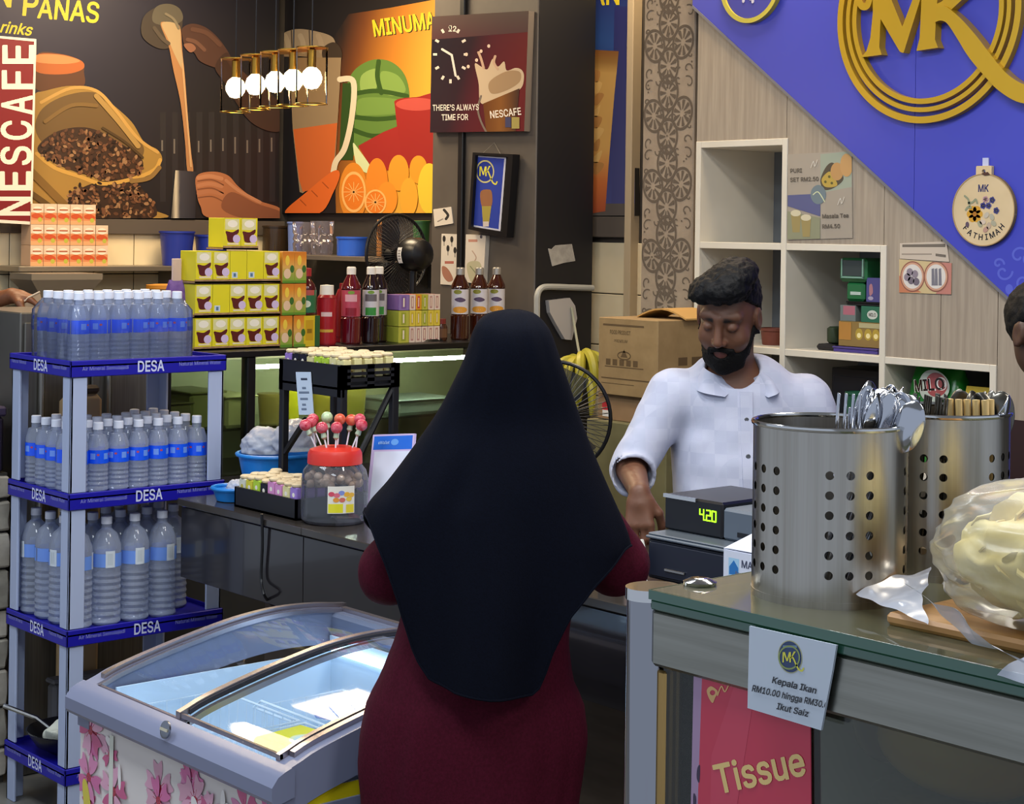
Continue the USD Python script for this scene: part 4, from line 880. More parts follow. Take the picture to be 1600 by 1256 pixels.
sauce_bottle('red_sauce_bottle', 'red bottle standing behind the red can', [(0, 0), (.03, 0), (.032, .005), (.032, .16), (.02, .19), (0, .19)], (.02, .15), '#8f1d22', None, M('can_red', '#8e1620', 0.3), M('can_red', '#8e1620', 0.3), (-5.19, cY(536, 520, -5.19), ZT), [(0, .185), (.015, .185), (.015, .21), (0, .212)], None, .032)
sauce_bottle('small_jar', 'small brown glass jar with a red lid beside the stacked small boxes', [(0, 0), (.022, 0), (.025, .006), (.025, .05), (.018, .065), (0, .065)], (.012, .045), '#6a4a34', None, M('jar_brown', '#46281a', 0.12), M('jar_lid', '#7a2c28', 0.4), (-5.09, cY(696), ZT), [(0, .062), (.02, .062), (.02, .08), (0, .08)], None, .025)
# small boxes
cols = {'purple': ('#7a5a9a', '#8a72ae'), 'yellow': ('#c9b03a', '#ddc84a'), 'pink': ('#b88a84', '#e0cdbe'), 'red': ('#c04a44', '#d8a02c'), 'lime': ('#98a03a', '#b8b84a')}
first = {}
def small_box(kind, w, loc, where):
    lb = ('wide ' if w > .02 else 'slim ') + f'{kind} little box, {where} of the small box stack'
    c1, c2_ = cols[kind]; k = (kind, w)
    if k in first: return copy(first[k], loc, 0, lb)
    pr = Print(lambda x, y: np.array([.0003, x, y]), (1, 0, 0)).add(sbox(-w, 0, w, .056), c2_).add(sbox(-w * .5, .006, w * .4, .05), c1).add(sbox(-w * .2, .012, w * .1, .044), '#e8dcc4')
    first[k] = goods_box('small_' + kind + '_box', lb, 'box', w, .07, .056, M('box_' + kind, c1, 0.45), pr.mesh(), loc, f'{kind} little boxes, ' + ('wide' if w > .02 else 'slim'))
ylo = cY(622); step = (cY(687) - cY(639)) / 5; wl_ = (cY(638) - cY(621)) / 2
for r, seq in enumerate((['pink'] * 5, ['yellow', 'yellow', 'lime', 'yellow', 'yellow'], ['pink', 'red', 'lime', 'pink', 'pink'])):
    z = ZT + r * .058
    rn = ['bottom', 'middle', 'top'][r] + ' row'; small_box(['lime', 'lime', 'purple'][r], wl_ - .001, (-5.06, ylo + wl_, z), 'left end of the ' + rn)
    for k, c in enumerate(seq): small_box(c, step / 2 - .001, (-5.06, ylo + 2 * wl_ + step * (k + .5), z), f'{ORD[k]} slim one in the {rn}')
pp = thing('purple_pouch', 'purple and white snack pouch leaning at the left end of the yellow packs', 'pouch', (-5.14, cY(293, 520), ZT))
part(pp, 'pouch', loft([[(x * sx_, y * sy_, z) for x, y in ((-.02, -.03), (.02, -.03), (.025, 0), (.02, .03), (-.02, .03), (-.025, 0))] for sx_, sy_, z in ((.8, .9, 0), (1.1, 1, .06), (1, 1, .14), (.6, .95, .2), (.1, .8, .23))]), MN('pouch_purple', '#5d3a86', '#8a6ab0', 14, 0.35))
part(pp, 'pouch_top', box(-.004, .004, -.015, .02, .225, .30, .002), M('pouch_pink', '#cdb3a8', 0.5))

# ================================================================== things on the counter
# black two-tier rack
ox, oy = -4.17, 2.62
rk = thing('counter_candy_rack', 'black two-tier plastic rack of candy packs on the left of the counter', 'rack', (ox, oy, ZC)); o = (0, 0, 0)
def open_tray(x0, x1, y0, y1, z0, h, t=.006, slots=False):
    ms = [box(x0, x1, y0, y1, z0, z0 + t), box(x0, x1, y0, y0 + t, z0, z0 + h), box(x0, x1, y1 - t, y1, z0, z0 + h), box(x0, x0 + t, y0, y1, z0, z0 + h)]
    if not slots: ms.append(box(x1 - t, x1, y0, y1, z0, z0 + h))
    else:
        for za, zb in ((z0, z0 + .012), (z0 + .020, z0 + .03), (z0 + .038, z0 + .046), (z0 + .054, z0 + h)): ms.append(box(x1 - t, x1, y0, y1, za, zb))
        for ya, yb_ in ((y0, y0 + .03), ((y0 + y1) / 2 - .012, (y0 + y1) / 2 + .012), (y1 - .03, y1)): ms.append(box(x1 - t, x1, ya, yb_, z0, z0 + h))
    return cat(ms)
LX, LY = .30, .335
part(rk, 'lower_tray', open_tray(0, LX, 0, LY, 0, .055), BLACKP, False)
UX0, UX1, UY0, UY1, UZ = .0, .30, .14, .335, .335
part(rk, 'upper_tray', open_tray(UX0, UX1, UY0, UY1, UZ, .066, slots=True), BLACKP, False)
for x in (UX0, UX1 - .022):
    for y in (UY0, UY1 - .022): part(rk, 'post', box(x, x + .022, y, y + .022, .006, UZ + .066, .003), BLACKP)
part(rk, 'brace', tube([(UX1 - .011, UY0 + .05, .12), (UX1 - .011, UY1 - .015, UZ)], .009, 8), BLACKP); part(rk, 'brace', tube([(UX0 + .02, UY0 + .011, .14), (UX0 + .12, UY0 + .011, .24)], .009, 8), BLACKP)
part(rk, 'rail', box(UX0, UX1, UY0, UY0 + .01, UZ - .02, UZ), BLACKP)
PKC = {'yellow': '#d9d03a', 'white': '#dcdcc8', 'lime': '#b4d43a', 'black': '#17161c', 'pink': '#d890c4', 'cream': '#e2d89a', 'violet': '#9a7ac8'}
pkf = {}
def candy_pack(kind, loc, where, pos, rz=0):
    k = (kind, where); lb = f'{kind} candy pack, {pos} of the {where} rack tier'
    if k in pkf: return copy(pkf[k], loc, rz, lb)
    t = thing(f'{kind}_candy_pack', lb, 'candy pack', loc, rz, group=f'{kind} packs in the {where} tier')
    pr = Print(lambda x, y: np.array([x, -.0133, y]), (0, -1, 0)).add(sbox(-.015, .004, .015, .048), PKC[kind]).add(ell(0, .03, .006, .006), '#efe8d8' if kind != 'white' else '#c8b84a').add(sbox(-.007, .012, .007, .017), '#8a6a4a' if kind != 'black' else '#c8c8d0')
    part(t, 'pack_body', box(-.0155, .0155, -.013, .013, 0, .050, .002), M('candy_' + kind, PKC[kind], 0.4))
    part(t, 'front_print', pr.mesh(), PRINT_GLOSS, False)
    part(t, 'top', lathe([(0, .050), (.0145, .050), (.017, .053), (.0172, .057), (.013, .0605), (0, .061)], 14), M('candy_top_beige', '#d5c19c', 0.5))
    pkf[k] = t
kinds = ['white', 'yellow', 'lime', 'black', 'pink', 'pink', 'cream', 'violet']
for j in range(4):
    for i in range(8): candy_pack(kinds[i], (ox + .024 + i * .0358, oy + .022 + j * .0325, ZC + .028 + rng.uniform(0, .009)), 'lower', f'{ORD[i]} along in the {ORD[j]} row')
kinds2 = ['violet', 'black', 'black', 'cream', 'lime', 'lime', 'cream', 'cream']
for j in range(5):
    for i in range(8): candy_pack(kinds2[i] if j == 0 else 'cream', (ox + UX0 + .025 + i * .0358, oy + UY0 + .026 + j * .0355, ZC + UZ + .027 + rng.uniform(0, .009)), 'upper', f'{ORD[i]} along in the {ORD[j]} row')
part(rk, 'pack_riser', box(.008, LX - .008, .008, .14, .006, .027), BLACKP); part(rk, 'pack_riser', box(UX0 + .008, UX1 - .008, UY0 + .01, UY1 - .01, UZ + .006, UZ + .0265), BLACKP)
f = lambda x, y: onY(x, y, oy + UY0 - .004)
pr = Print(f, (0, -1, 0)); pr.add(Polygon([(462, 581), (485, 581), (490, 648), (467, 648)]), '#c4d4e6')
for y, w in ((592, 5), (606, 3), (613, 8), (623, 6), (632, 3), (639, 4)): pr.add(Polygon([(475 - w, y - 1.5), (475 + w, y - 1.5), (475.4 + w, y + 2), (475.4 - w, y + 2)]), '#3a4456' if y == 592 else '#6c7c92', same=True)
board_and_print('price_tag', 'tall white printed price tag hanging on the front of the black candy rack', 'tag', pr, [f(*p) for p in ((462, 581), (485, 581), (490, 648), (467, 648))], (0, -1, 0), .002, PRINT, '#b9c6d6')
# blue baskets with plastic bags
AZ = M('azure_plastic', '#1f7fd0', 0.35)
def basket(name, label, loc, rx, ry, h):
    t = thing(name, label, 'basket', loc); a = np.linspace(0, 2 * np.pi, 33)[:-1]
    ring = lambda k, z: np.c_[rx * k * np.cos(a), ry * k * np.sin(a), np.full(32, z)]
    part(t, 'basket_body', loft([ring(.05, .002), ring(.8, .002), ring(1, h), ring(1.05, h + .004), ring(1.02, h + .01), ring(.96, h + .004), ring(.77, .008), ring(.05, .008)], False, False), AZ)
    part(t, 'rim', tube(np.vstack([ring(1.03, h + .006)]), .006, 8, closed=True), AZ)
    return t
FILM = MGLASS('white_plastic_film', '#eef0f6', 0.7, 0.55, '#dfe2ee', 0.15)
def plastic_lump(name, label, loc, dims, seed, mat=None, amp=.03):
    m = trimesh.creation.icosphere(4, 1.0); v = m.vertices * np.array(dims); v *= (0.85 + .35 * meshkit.fbm(m.vertices * 3.1 + seed, 4))[:, None]; v[:, 2] = np.maximum(v[:, 2], -dims[2] * .35); m.vertices = v
    return solo(name, label, 'plastic bag', (lambda q: (q.apply_translation(loc), q)[1])(m), mat or FILM, True)
p = onZ(425, 738, 1.02); B1 = (-4.30, 2.845, ZC)
basket('blue_basket', 'oval bright blue basket behind the candy rack', B1, .105, .115, .11)
for k, (dx, dy, dz, dims) in enumerate(((-.04, -.02, .135, (.062, .065, .055)), (.04, .03, .15, (.062, .062, .062)))): plastic_lump('white_plastic_bag', ['left', 'right'][k] + ' crumpled white plastic bag heaped in the blue basket', (B1[0] + dx, B1[1] + dy, ZC + dz), dims, 5 + k)
B2 = onZ(352, 772, ZC + .02); basket('blue_dish', 'small blue dish at the left end of the counter', (B2[0], B2[1] + .02, ZC), .055, .05, .03)
plastic_lump('paper_napkin', 'crumpled white napkin in the small blue dish', (B2[0] + .01, B2[1] + .03, ZC + .032), (.028, .028, .028), 9)
# candy jar and lollipops
j0 = onZ(522, 815, ZC); j0[2] = ZC
jr = thing('candy_jar', 'clear plastic candy jar with a red lid on the counter edge', 'jar', j0)
JG = MGLASS('jar_clear', '#eceaf2', 1.0, 0.06)
part(jr, 'jar_body', lathe([(0, .002), (.078, .002), (.086, .010), (.088, .03), (.088, .115), (.082, .137), (.07, .152), (.068, .160)], 36), JG)
part(jr, 'lid', lathe([(0, .154), (.072, .154), (.072, .160), (.071, .180), (.066, .190), (.045, .197), (0, .198)], 36), M('lid_red', '#cf2f22', 0.4))
part(jr, 'candies', cat([trimesh.creation.icosphere(1, .011).apply_translation((rr * math.cos(a_), rr * math.sin(a_), zz)) for rr, a_, zz in zip(rng.uniform(.02, .074, 60), rng.uniform(0, 6.28, 60), rng.uniform(.10, .125, 60))]), M('candy_mix', '#c8b08e', 0.4), True, kind='stuff')
ax_ = math.atan2(-j0[1], -j0[0]) * .0886
pr = wrap_print(.0892); a = ax_ + .018
pr.add(sbox(a - .036, .035, a + .036, .105), '#dcd8cc', .01).add(sbox(a - .034, .037, a + .004, .06), '#d8d22a', .01).add(sbox(a + .012, .037, a + .034, .058), '#d8c83a', .01)
for i, (c, x, y) in enumerate((('#c8485a', -.026, .085), ('#d06a7a', -.012, .082), ('#7a8ac8', 0, .088), ('#e0a83a', .014, .084), ('#e0b04a', .027, .082), ('#d8903a', -.014, .07), ('#c86a5a', .002, .07), ('#e0c04a', .02, .072))): pr.add(ell(a + x, y, .008, .006), c, .01, same=True)
part(jr, 'label', pr.mesh(), PRINT_GLOSS, True)
lols = [(477, 664, 495, 698, 'r'), (486, 659, 503, 700, 'r'), (503, 668, 511, 702, 'r'), (489, 655, 492, 698, 'r'), (511, 652, 513, 695, 'g'), (531, 655, 527, 696, 'o'), (526, 668, 524, 702, 'r'), (549, 656, 541, 694, 'o'), (565, 664, 549, 699, 'r'), (562, 655, 556, 694, 'r')]
LC = {'r': MN('lolly_red', '#b3243a', '#d8707e', 60, 0.15), 'g': MN('lolly_green', '#9ab48a', '#c8dcae', 60, 0.15), 'o': MN('lolly_orange', '#c2402e', '#d87a5a', 60, 0.15)}
dj = (j0 - EYE) @ _D
for i, (x0_, y0_, x1_, y1_, c) in enumerate(lols):
    dd = dj + [0, .03, -.03, .04, .03, .03, -.03, .035, -.01, .03][i]
    a, b = atd(x0_, y0_, dd), atd(x1_, y1_ + 3, dd); b[2] = ZC + .190; d = (a - b) / np.linalg.norm(a - b)
    t = thing('lollipop', f"{dict(r='red', g='pale green', o='orange red')[c]} wrapped lollipop in the jar lid, {['first', 'third', 'fifth', 'second', 'sixth', 'eighth', 'seventh', 'ninth', 'tenth', 'eleventh'][i] if False else ['leftmost', 'second from left in front', 'third from left in front', 'second from left behind', 'the only green one', 'behind the front middle one', 'front middle one', 'right one tilted back', 'rightmost in front', 'rightmost behind'][i]}", 'lollipop', b)
    part(t, 'stick', cyl((0, 0, 0), a - b, .0022, n=8), M('stick_white', '#dfe3ea', 0.5))
    part(t, 'candy', trimesh.creation.icosphere(3, .0155).apply_translation(a - b), LC[c], True)
    part(t, 'wrapper_twist', lathe_along(a - b - d * .032, d, [(.003, 0), (.008, .006), (.006, .018), (.003, .022)], 10), M('wrap_green', '#a5b49a', 0.3))
# payment stand (its code square left out)
sp = [onY(583, 679, 2.84), onY(648, 677, 2.84), onY(638, 824, 2.76), onY(568, 822, 2.76)]
nn = np.cross(sp[1] - sp[0], sp[3] - sp[0]); nn /= np.linalg.norm(nn); nn *= -1 if nn @ (EYE - sp[0]) < 0 else 1
def lerp4(u, v): return (sp[0] * (1 - u) + sp[1] * u) * (1 - v) + (sp[3] * (1 - u) + sp[2] * u) * v
pr = Print(lerp4, nn).add(sbox(0, 0, 1, 1), '#cdbbe0').add(sbox(.04, .02, .96, .17), '#2c6fd8').add(sbox(.08, .19, .92, .78), '#dfe4f2').add(sbox(.08, .82, .92, .96), '#cfd6ea')
pr.add(ell(.55, .09, .09, .035), '#6aa4ea').text('eWallet', .15, .11, .035, '#9cc4f2', True, sx=1.6)
board_and_print('payment_stand', 'leaning payment card stand with a blue header at the left of the customer', 'stand', pr, sp, nn, .006, PRINT_GLOSS, '#b9a8d0')
# cash register
gx, gy = float(onY(1012, 858, 2.80)[0]), 2.80
cr = thing('cash_register', 'dark cash register with a green lit display on a cash drawer', 'cash register', (gx, gy, ZC))
DRW = M('register_navy', '#161b2c', 0.4); RGR = M('register_grey', '#5a6470', 0.45); RBL = M('register_black', '#0b0d14', 0.3)
drw = part(cr, 'cash_drawer', box(0, .46, 0, .36, .006, .095, .004), DRW); part(drw, 'drawer_front', box(.01, .45, -.006, 0, .014, .088, .002), DRW)
part(cr, 'drawer_lip', box(0, .46, -.008, .01, .095, .101, .002), RGR); part(drw, 'drawer_lock', box(.06, .12, -.010, -.006, .03, .036, .001), CHROME)
part(cr, 'lid_plate', box(.0, .46, .0, .36, .101, .106, .002), M('register_steel', '#7c8590', 0.3, 0.6))
trm = part(cr, 'terminal', box(-.01, .165, .06, .28, .106, .185, .005), RBL); prn = part(cr, 'printer', box(.165, .32, .06, .26, .106, .175, .006), RGR)
part(prn, 'paper_slot', box(.21, .31, .0585, .062, .118, .128), RBL); part(trm, 'terminal_edge', box(-.008, .09, .055, .062, .178, .186), CHROME)
part(cr, 'receipt_paper', box(.30, .44, .08, .24, .106, .150, .003), M('paper_grey', '#8e9298', 0.7))
seg = {'4': 'bcfg', '.': '', '2': 'abged', '0': 'abcdef'}
def seven(ch, x, s):
    bars = dict(a=(0, 1, .5, 1), b=(.5, .5, .5, 1), c=(.5, 0, .5, .5), d=(0, 0, .5, 0), e=(0, 0, 0, .5), f=(0, .5, 0, 1), g=(0, .5, .5, .5))
    return [LineString([(x + s * bars[k][0], s * bars[k][1]), (x + s * bars[k][2], s * bars[k][3])]).buffer(s * .08) for k in seg[ch]] if ch != '.' else [Point(x, 0).buffer(s * .09)]
gd = unary_union(sum([seven(c, x, .022) for c, x in (('4', 0), ('.', .0155), ('2', .02), ('0', .036))], []))
part(trm, 'display_digits', place(prism(gd, .0008), (.1, .0594, .142), (1, 0, 0), (0, 0, 1), (0, -1, 0)), MEMIT('display_green', '#9cf52a', 2.2), False)
solo('black_pouch', 'soft black pouch lying on top of the cash register', 'pouch', (lambda m: (m.apply_scale((.085, .05, .016)), m.apply_translation((gx + .30, gy + .16, ZC + .19)), m)[2])(trimesh.creation.icosphere(3, 1)), M('pouch_black', '#0c0c10', 0.6), True)
ctm = thing('card_terminal', 'small black card terminal standing under the cashier hand', 'terminal', (gx - .06, gy - .06, ZC))
part(ctm, 'terminal_body', box(-.02, .035, -.02, .02, 0, .07, .006), RBL); part(ctm, 'terminal_foot', box(-.025, .045, -.025, .03, 0, .01, .003), RBL)
wc = [onY(1003, 845, 2.74), onY(1007, 870, 2.70), onY(1006, 900, 2.64), onY(1012, 915, 2.62)]; wc[0][2] = max(wc[0][2], ZC + .03)
for q in wc[1:]: q[2] = max(q[2], ZC + .006)
solo('white_cable', 'white cable lying on the counter right of the maroon sleeve', 'cable', tube(smooth_ring(wc, 6, False), .005, 8), M('cable_white', '#a9a9a6', 0.5))
# white menu carton with a peaked top
mb = onY(1156, 905, 2.66); mw = .062
mx = thing('peaked_paper_box', 'white printed paper box with a peaked top on the counter beside the steel cutlery holder', 'box', (mb[0], 2.66, ZC))
part(mx, 'box_body', box(-.045, .075, 0, .08, 0, .135, .001), M('box_white', '#d8dcee', 0.5))
part(mx, 'peaked_top', trimesh.convex.convex_hull(np.array([(-.03, 0.0, .138), (.08, 0, .138), (-.03, .08, .138), (.08, .08, .138), (.03, .04, .185), (.08, .04, .195), (-.045, .0, .136), (.075, .08, .136)])), M('box_white', '#d8dcee', 0.5), False)
pr = Print(lambda x, y: np.array([x, -.0003, y]), (0, -1, 0)).add(sbox(-.043, .002, .073, .133), '#dfe3f2').add(sbox(-.03, .085, -.002, .12), '#a8d2ee').add(Polygon([(-.028, .087), (-.004, .087), (-.004, .102), (-.016, .116), (-.028, .102)]), '#2a78c0')
pr.text('MAL', .003, .105, .014, '#4a4e66', True, down=False).text('Restoran', -.012, .088, .007, '#6a6e86', True, down=False).text('Malaysia', -.012, .074, .007, '#6a6e86', True, down=False).add(sbox(-.035, .01, .07, .06), '#a6a0dc').text('NASI', -.022, .02, .02, '#2c2440', True, down=False)
part(mx, 'front_print', pr.mesh(), PRINT, False)

# ================================================================== water rack
RX0, RX1, RY0, RY1 = -4.87, -4.50, 2.295, 2.785
rw = thing('water_bottle_rack', 'blue and pale lavender four-shelf plastic rack of bottled water at the left', 'rack', (RX0, RY0, 0)); o = (RX0, RY0, 0)
POST = M('rack_lavender', '#a9b5d2', 0.45); BAND = M('rack_blue', '#17139a', 0.4); SHELFB = M('rack_shelf_blue', '#1c1a7c', 0.5)
RZ = [1.302, .934, .556, .172]
for x in (RX0, RX1 - .05):
    for y in (RY0, RY1 - .05):
        px_, py_ = (0 if x == RX0 else 1), (0 if y == RY0 else 1)
        ms = []
        for za, zb in ((0, RZ[3] - .047), (RZ[3], RZ[2] - .047), (RZ[2], RZ[1] - .047), (RZ[1], RZ[0] - .047)):
            xa = x + (.042 if px_ else 0); ya = y + (.042 if py_ else 0)
            ms += [box(xa, xa + .008, y, y + .05, za, zb, .002), box(x, x + .05, ya, ya + .008, za, zb, .002)]
        part(rw, 'post', cat(ms), POST, False, off=o)
WLET = '#c9cfe8'
for i, z in enumerate(RZ):
    e = .006
    sf = part(rw, 'shelf', cat([box(RX0 - e, RX1 + e, RY0 - e, RY1 + e, z - .018, z - .012, .001)] + [box(RX0 - e, RX1 + e, RY0 - e, RY0, z - .046, z, .002), box(RX0 - e, RX1 + e, RY1, RY1 + e, z - .046, z, .002), box(RX1, RX1 + e, RY0 - e, RY1 + e, z - .046, z, .002), box(RX0 - e, RX0, RY0 - e, RY1 + e, z - .046, z, .002)]), BAND, False, off=o)
    for to3, nrm, items in ((lambda x, y: np.array([RX1 + e, RY0 + x, y]), (1, 0, 0), ((.20, z - .038, .030, 'DESA', True, WLET), (.03, z - .028, .0105, 'Air Mineral Semulajadi', False, '#8a8fc4'), (.335, z - .026, .0105, 'Natural Mineral Water', False, '#8a8fc4'))),
                            (lambda x, y: np.array([RX0 + x, RY0 - e, y]), (0, -1, 0), ((.15, z - .038, .030, 'DESA', True, WLET), (.01, z - .026, .010, 'Natural Mineral', False, '#8a8fc4'), (.27, z - .026, .010, 'Natural Water', False, '#8a8fc4')))):
        for x, zc, h, tx, bo_, co_ in items:
            pr = Print(to3, nrm).text(tx, x, zc, h, co_, bo_, down=False, sx=.8 if bo_ else .95)
            part(rw, 'lettering', (lambda m: (m[0] - np.array(o), m[1], m[2]))(pr.mesh()), PRINT, False)

WATER = MGLASS('water_bottle_pet', '#eaf0fb', 1.0, 0.27, '#d6e0f6', 0.06)
CAPW = M('bottle_cap_white', '#dfe4f2', 0.45)
def bottle(name, label, r, h, z0, z1, lab, capr, deco, loc, group, ribs=5):
    prof = [(0, .002), (r * .8, .001), (r, .008)]
    for k in range(ribs):
        za = .012 + (z0 - .018) * k / ribs; zb = .012 + (z0 - .018) * (k + .5) / ribs
        prof += [(r, za), (r * .935, zb)]
    prof += [(r, z0 - .002), (r * .985, z0), (r * .985, z1), (r, z1 + .002), (r * .98, z1 + (h - z1) * .2), (r * .72, z1 + (h - z1) * .52), (capr * .95, h - .034), (capr * .9, h - .02)]
    t = thing(name, label, 'bottle', loc, group=group)
    part(t, 'bottle_body', lathe(prof, 20), WATER)
    part(t, 'cap', lathe([(0, h - .021), (capr, h - .021), (capr, h - .002), (capr * .9, h), (0, h)], 16), CAPW)
    pr = wrap_print(r * .99 + .0006); L_ = math.pi * r
    if lab: pr.add(sbox(-L_, z0 + .001, L_ * .98, z1 - .001), lab, r * .25)
    deco(pr, r)
    part(t, 'label', pr.mesh(), PRINT_GLOSS, True)
    return t
def deco_s(pr, r):
    for a in (-2.2, -.9, .4, 1.7): pr.add(sbox(a * r, .095, (a + .5) * r, .112), '#6f9af0', r * .25, same=True); pr.add(ell((a + .75) * r, .108, .004, .003), '#c0485e', r * .25, same=True)
def deco_b(pr, r):
    for a in (-1.6, .3, 2.0): pr.add(sbox((a - .32) * r, .165, (a + .32) * r, .212), '#cfd8e0', r * .25, same=True); pr.add(sbox((a - .2) * r, .172, (a + .15) * r, .205), '#a9b6bc', r * .25)
ORD = ['first', 'second', 'third', 'fourth', 'fifth', 'sixth', 'seventh', 'eighth', 'ninth', 'tenth', 'eleventh', 'twelfth']
BS = bottle('small_water_bottle', 'x', .0305, .198, .082, .122, '#1658f2', .0145, deco_s, (0, 0, 0), None)
BL = bottle('large_water_bottle', 'x', .0425, .305, .165, .205, '#6f97e6', .0155, deco_b, (0, 0, 0), None, 8)
def set_first(pth, loc, rz, label, group):
    p = stage.GetPrimAtPath(pth); p.GetAttribute('xformOp:translate').Set(Gf.Vec3d(*map(float, loc))); p.GetAttribute('xformOp:rotateZ').Set(float(rz)); _tag(p, label, None, group)
used = set()
def put(src, loc, label, group, rz):
    if src not in used: used.add(src); set_first(src, loc, rz, label, group)
    else: copy(src, loc, rz, label, group)
pit = .0625
for r in range(4):                       # shrink-wrapped pack on the top shelf
    for k in range(6):
        where = f'{ORD[k]} from the left in the ' + ['front', 'second', 'third', 'back'][r] + ' row'
        put(BS, (RX1 - .045 - r * pit, RY0 + .022 + .0312 + k * pit - .01, RZ[0] - .011), f'small water bottle, {where} of the top-shelf pack', 'water bottles in the top-shelf pack', rng.uniform(0, 360))
for r in range(5):
    for k in range(7):
        if r > 1 and 1 < k < 5 and r == 4: continue
        where = f'{ORD[k]} from the left in the ' + ['front', 'second', 'third', 'fourth', 'back'][r] + ' row'
        put(BS, (RX1 - .060 - r * .064 + rng.uniform(-.001, .001), RY0 + .052 + k * .064, RZ[1] - .011), f'small water bottle, {where} on the second shelf', 'small water bottles on the second shelf', rng.uniform(0, 360))
for r in range(4):
    for k in range(5):
        if (r, k) in ((3, 2), (0, 4)): continue
        where = f'{ORD[k]} from the left in the ' + ['front', 'second', 'third', 'back'][r] + ' row'
        put(BL, (RX1 - .066 - r * .0865, RY0 + .062 + k * .0885 + rng.uniform(-.002, .002), RZ[2] - .011), f'large water bottle, {where} on the third shelf', 'large water bottles on the third shelf', rng.uniform(0, 360))
wx0, wx1, wy0, wy1 = RX1 - .045 - 3 * pit - .034, RX1 - .010, RY0 + .01, RY0 + .012 + 6 * pit - .0
def wrap(h):
    rings = []
    for z, s in ((.004, 0), (.05, .001), (.1, .0015), (.145, .0), (.165, -.012), (.178, -.02)):
        a = [(wx0 - s, wy0 - s), (wx1 + s, wy0 - s), (wx1 + s, wy1 + s), (wx0 - s, wy1 + s)]; pts = []
        for i in range(4):
            p, q = np.array(a[i]), np.array(a[(i + 1) % 4]); pts += [np.r_[p + (q - p) * t, RZ[0] - .012 + z] for t in np.arange(24) / 24]
        rings.append(pts)
    return wiggle(loft(rings, False, False), .0025, 60, 3)
solo('shrink_wrap', 'clear plastic shrink wrap around the top-shelf water pack', 'plastic wrap', wrap(0), MGLASS('shrink_film', '#f2f5fc', 1.0, 0.04, '#cdd8f0', 0.08), True)
# wok and tools on the bottom shelf
wkx, wky = RX1 - .175, RY0 + .115
wk = thing('wok', 'black wok holding a ladle and scraps on the bottom rack shelf', 'wok', (wkx, wky, RZ[3] - .011))
part(wk, 'pan', lathe([(0, .0), (.06, .0), (.11, .03), (.132, .065), (.137, .07), (.132, .071), (.106, .036), (.055, .006), (0, .006)], 32), M('wok_black', '#0e0f14', 0.35)); part(wk, 'handle', cyl((-.03, .13, .062), (-.06, .27, .085), .010, n=10), M('wok_black', '#0e0f14', 0.35))
solo('ladle', 'grey metal ladle handle sticking out of the wok at the left', 'ladle', cat([tube([(wkx - .02, wky - .03, RZ[3] + .03), (wkx - .07, wky - .085, RZ[3] + .085), (wkx - .135, wky - .155, RZ[3] + .118)], .007, 8), lathe([(0, 0), (.02, .004), (.032, .016), (.03, .016), (0, .003)], 16, (wkx - .01, wky - .01, RZ[3] + .006))]), STEEL)
solo('crumpled_paper', 'crumpled white paper lying in the wok', 'paper', (lambda m: (m.apply_translation((wkx + .02, wky - .06, RZ[3] + .055)), wiggle(m, .012, 40, 2))[1])(trimesh.creation.icosphere(3, .035)), M('paper_white', '#cfd2c4', 0.8), False)
solo('bread_scrap', 'tan scrap of bread lying in the wok', 'bread', (lambda m: (m.apply_scale((1, 1.2, .6)), m.apply_translation((wkx + .03, wky + .03, RZ[3] + .045)), wiggle(m, .006, 40, 4))[2])(trimesh.creation.icosphere(3, .035)), M('scrap_tan', '#9a7a4a', 0.8), True)
gbx = thing('grey_box', 'dull grey box standing behind the wok on the bottom shelf', 'box', (RX0 + .025, RY0 + .25, RZ[3] - .011)); part(gbx, 'body', box(-.02, .028, -.13, .2, 0, .16, .01), M('dull_grey', '#56565a', 0.6)); part(gbx, 'lid', box(-.022, .030, -.134, .204, .16, .175, .005), M('dull_grey2', '#5e5e62', 0.6))
bs_ = thing('tan_paper_bag', 'tan bag standing behind the bottles on the second shelf', 'bag', (-4.935, 2.55, 0.0)); 
part(bs_, 'bag_body', wiggle(box(-.035, .035, -.06, .06, 0, 1.165, .02), .006, 12, 3), M('bag_tan', '#b79a70', 0.7), True); part(bs_, 'tie', box(-.02, .03, -.045, .05, 1.165, 1.19, .008), M('bag_dark', '#3a2c22', 0.6))

# steel cabinet and pale brick pier at the left edge
sc = thing('steel_cabinet', 'tall dull stainless steel cabinet behind the left side of the water rack', 'cabinet', (-5.20, 2.435, 0))
CABS = MN('cabinet_steel', '#6d6a63', '#7d7a72', 3, 0.38, 0.75, (1, 40, 1), 0.02)
part(sc, 'body', box(-.20, .17, -.04, .41, .0, 1.41, .004), CABS)
for y0, y1 in ((-.03, .185), (.195, .41)): part(part(sc, 'door', box(.171, .183, y0, y1, .05, 1.38, .003), CABS), 'handle', cyl((.195, y0 + .05, .45), (.195, y0 + .05, 1.36), .010, n=10), M('handle_steel', '#a9a79f', 0.25, 1.0))
bp = thing('brick_pier', 'low pier of pale split stone bricks at the left edge', 'pier', (-5.12, 2.375, 0))
part(bp, 'core', box(-.11, .10, -.34, -.02, 0, .93), M('mortar_dark', '#3d3a36', 0.9))
zb = 0.02; k = 0
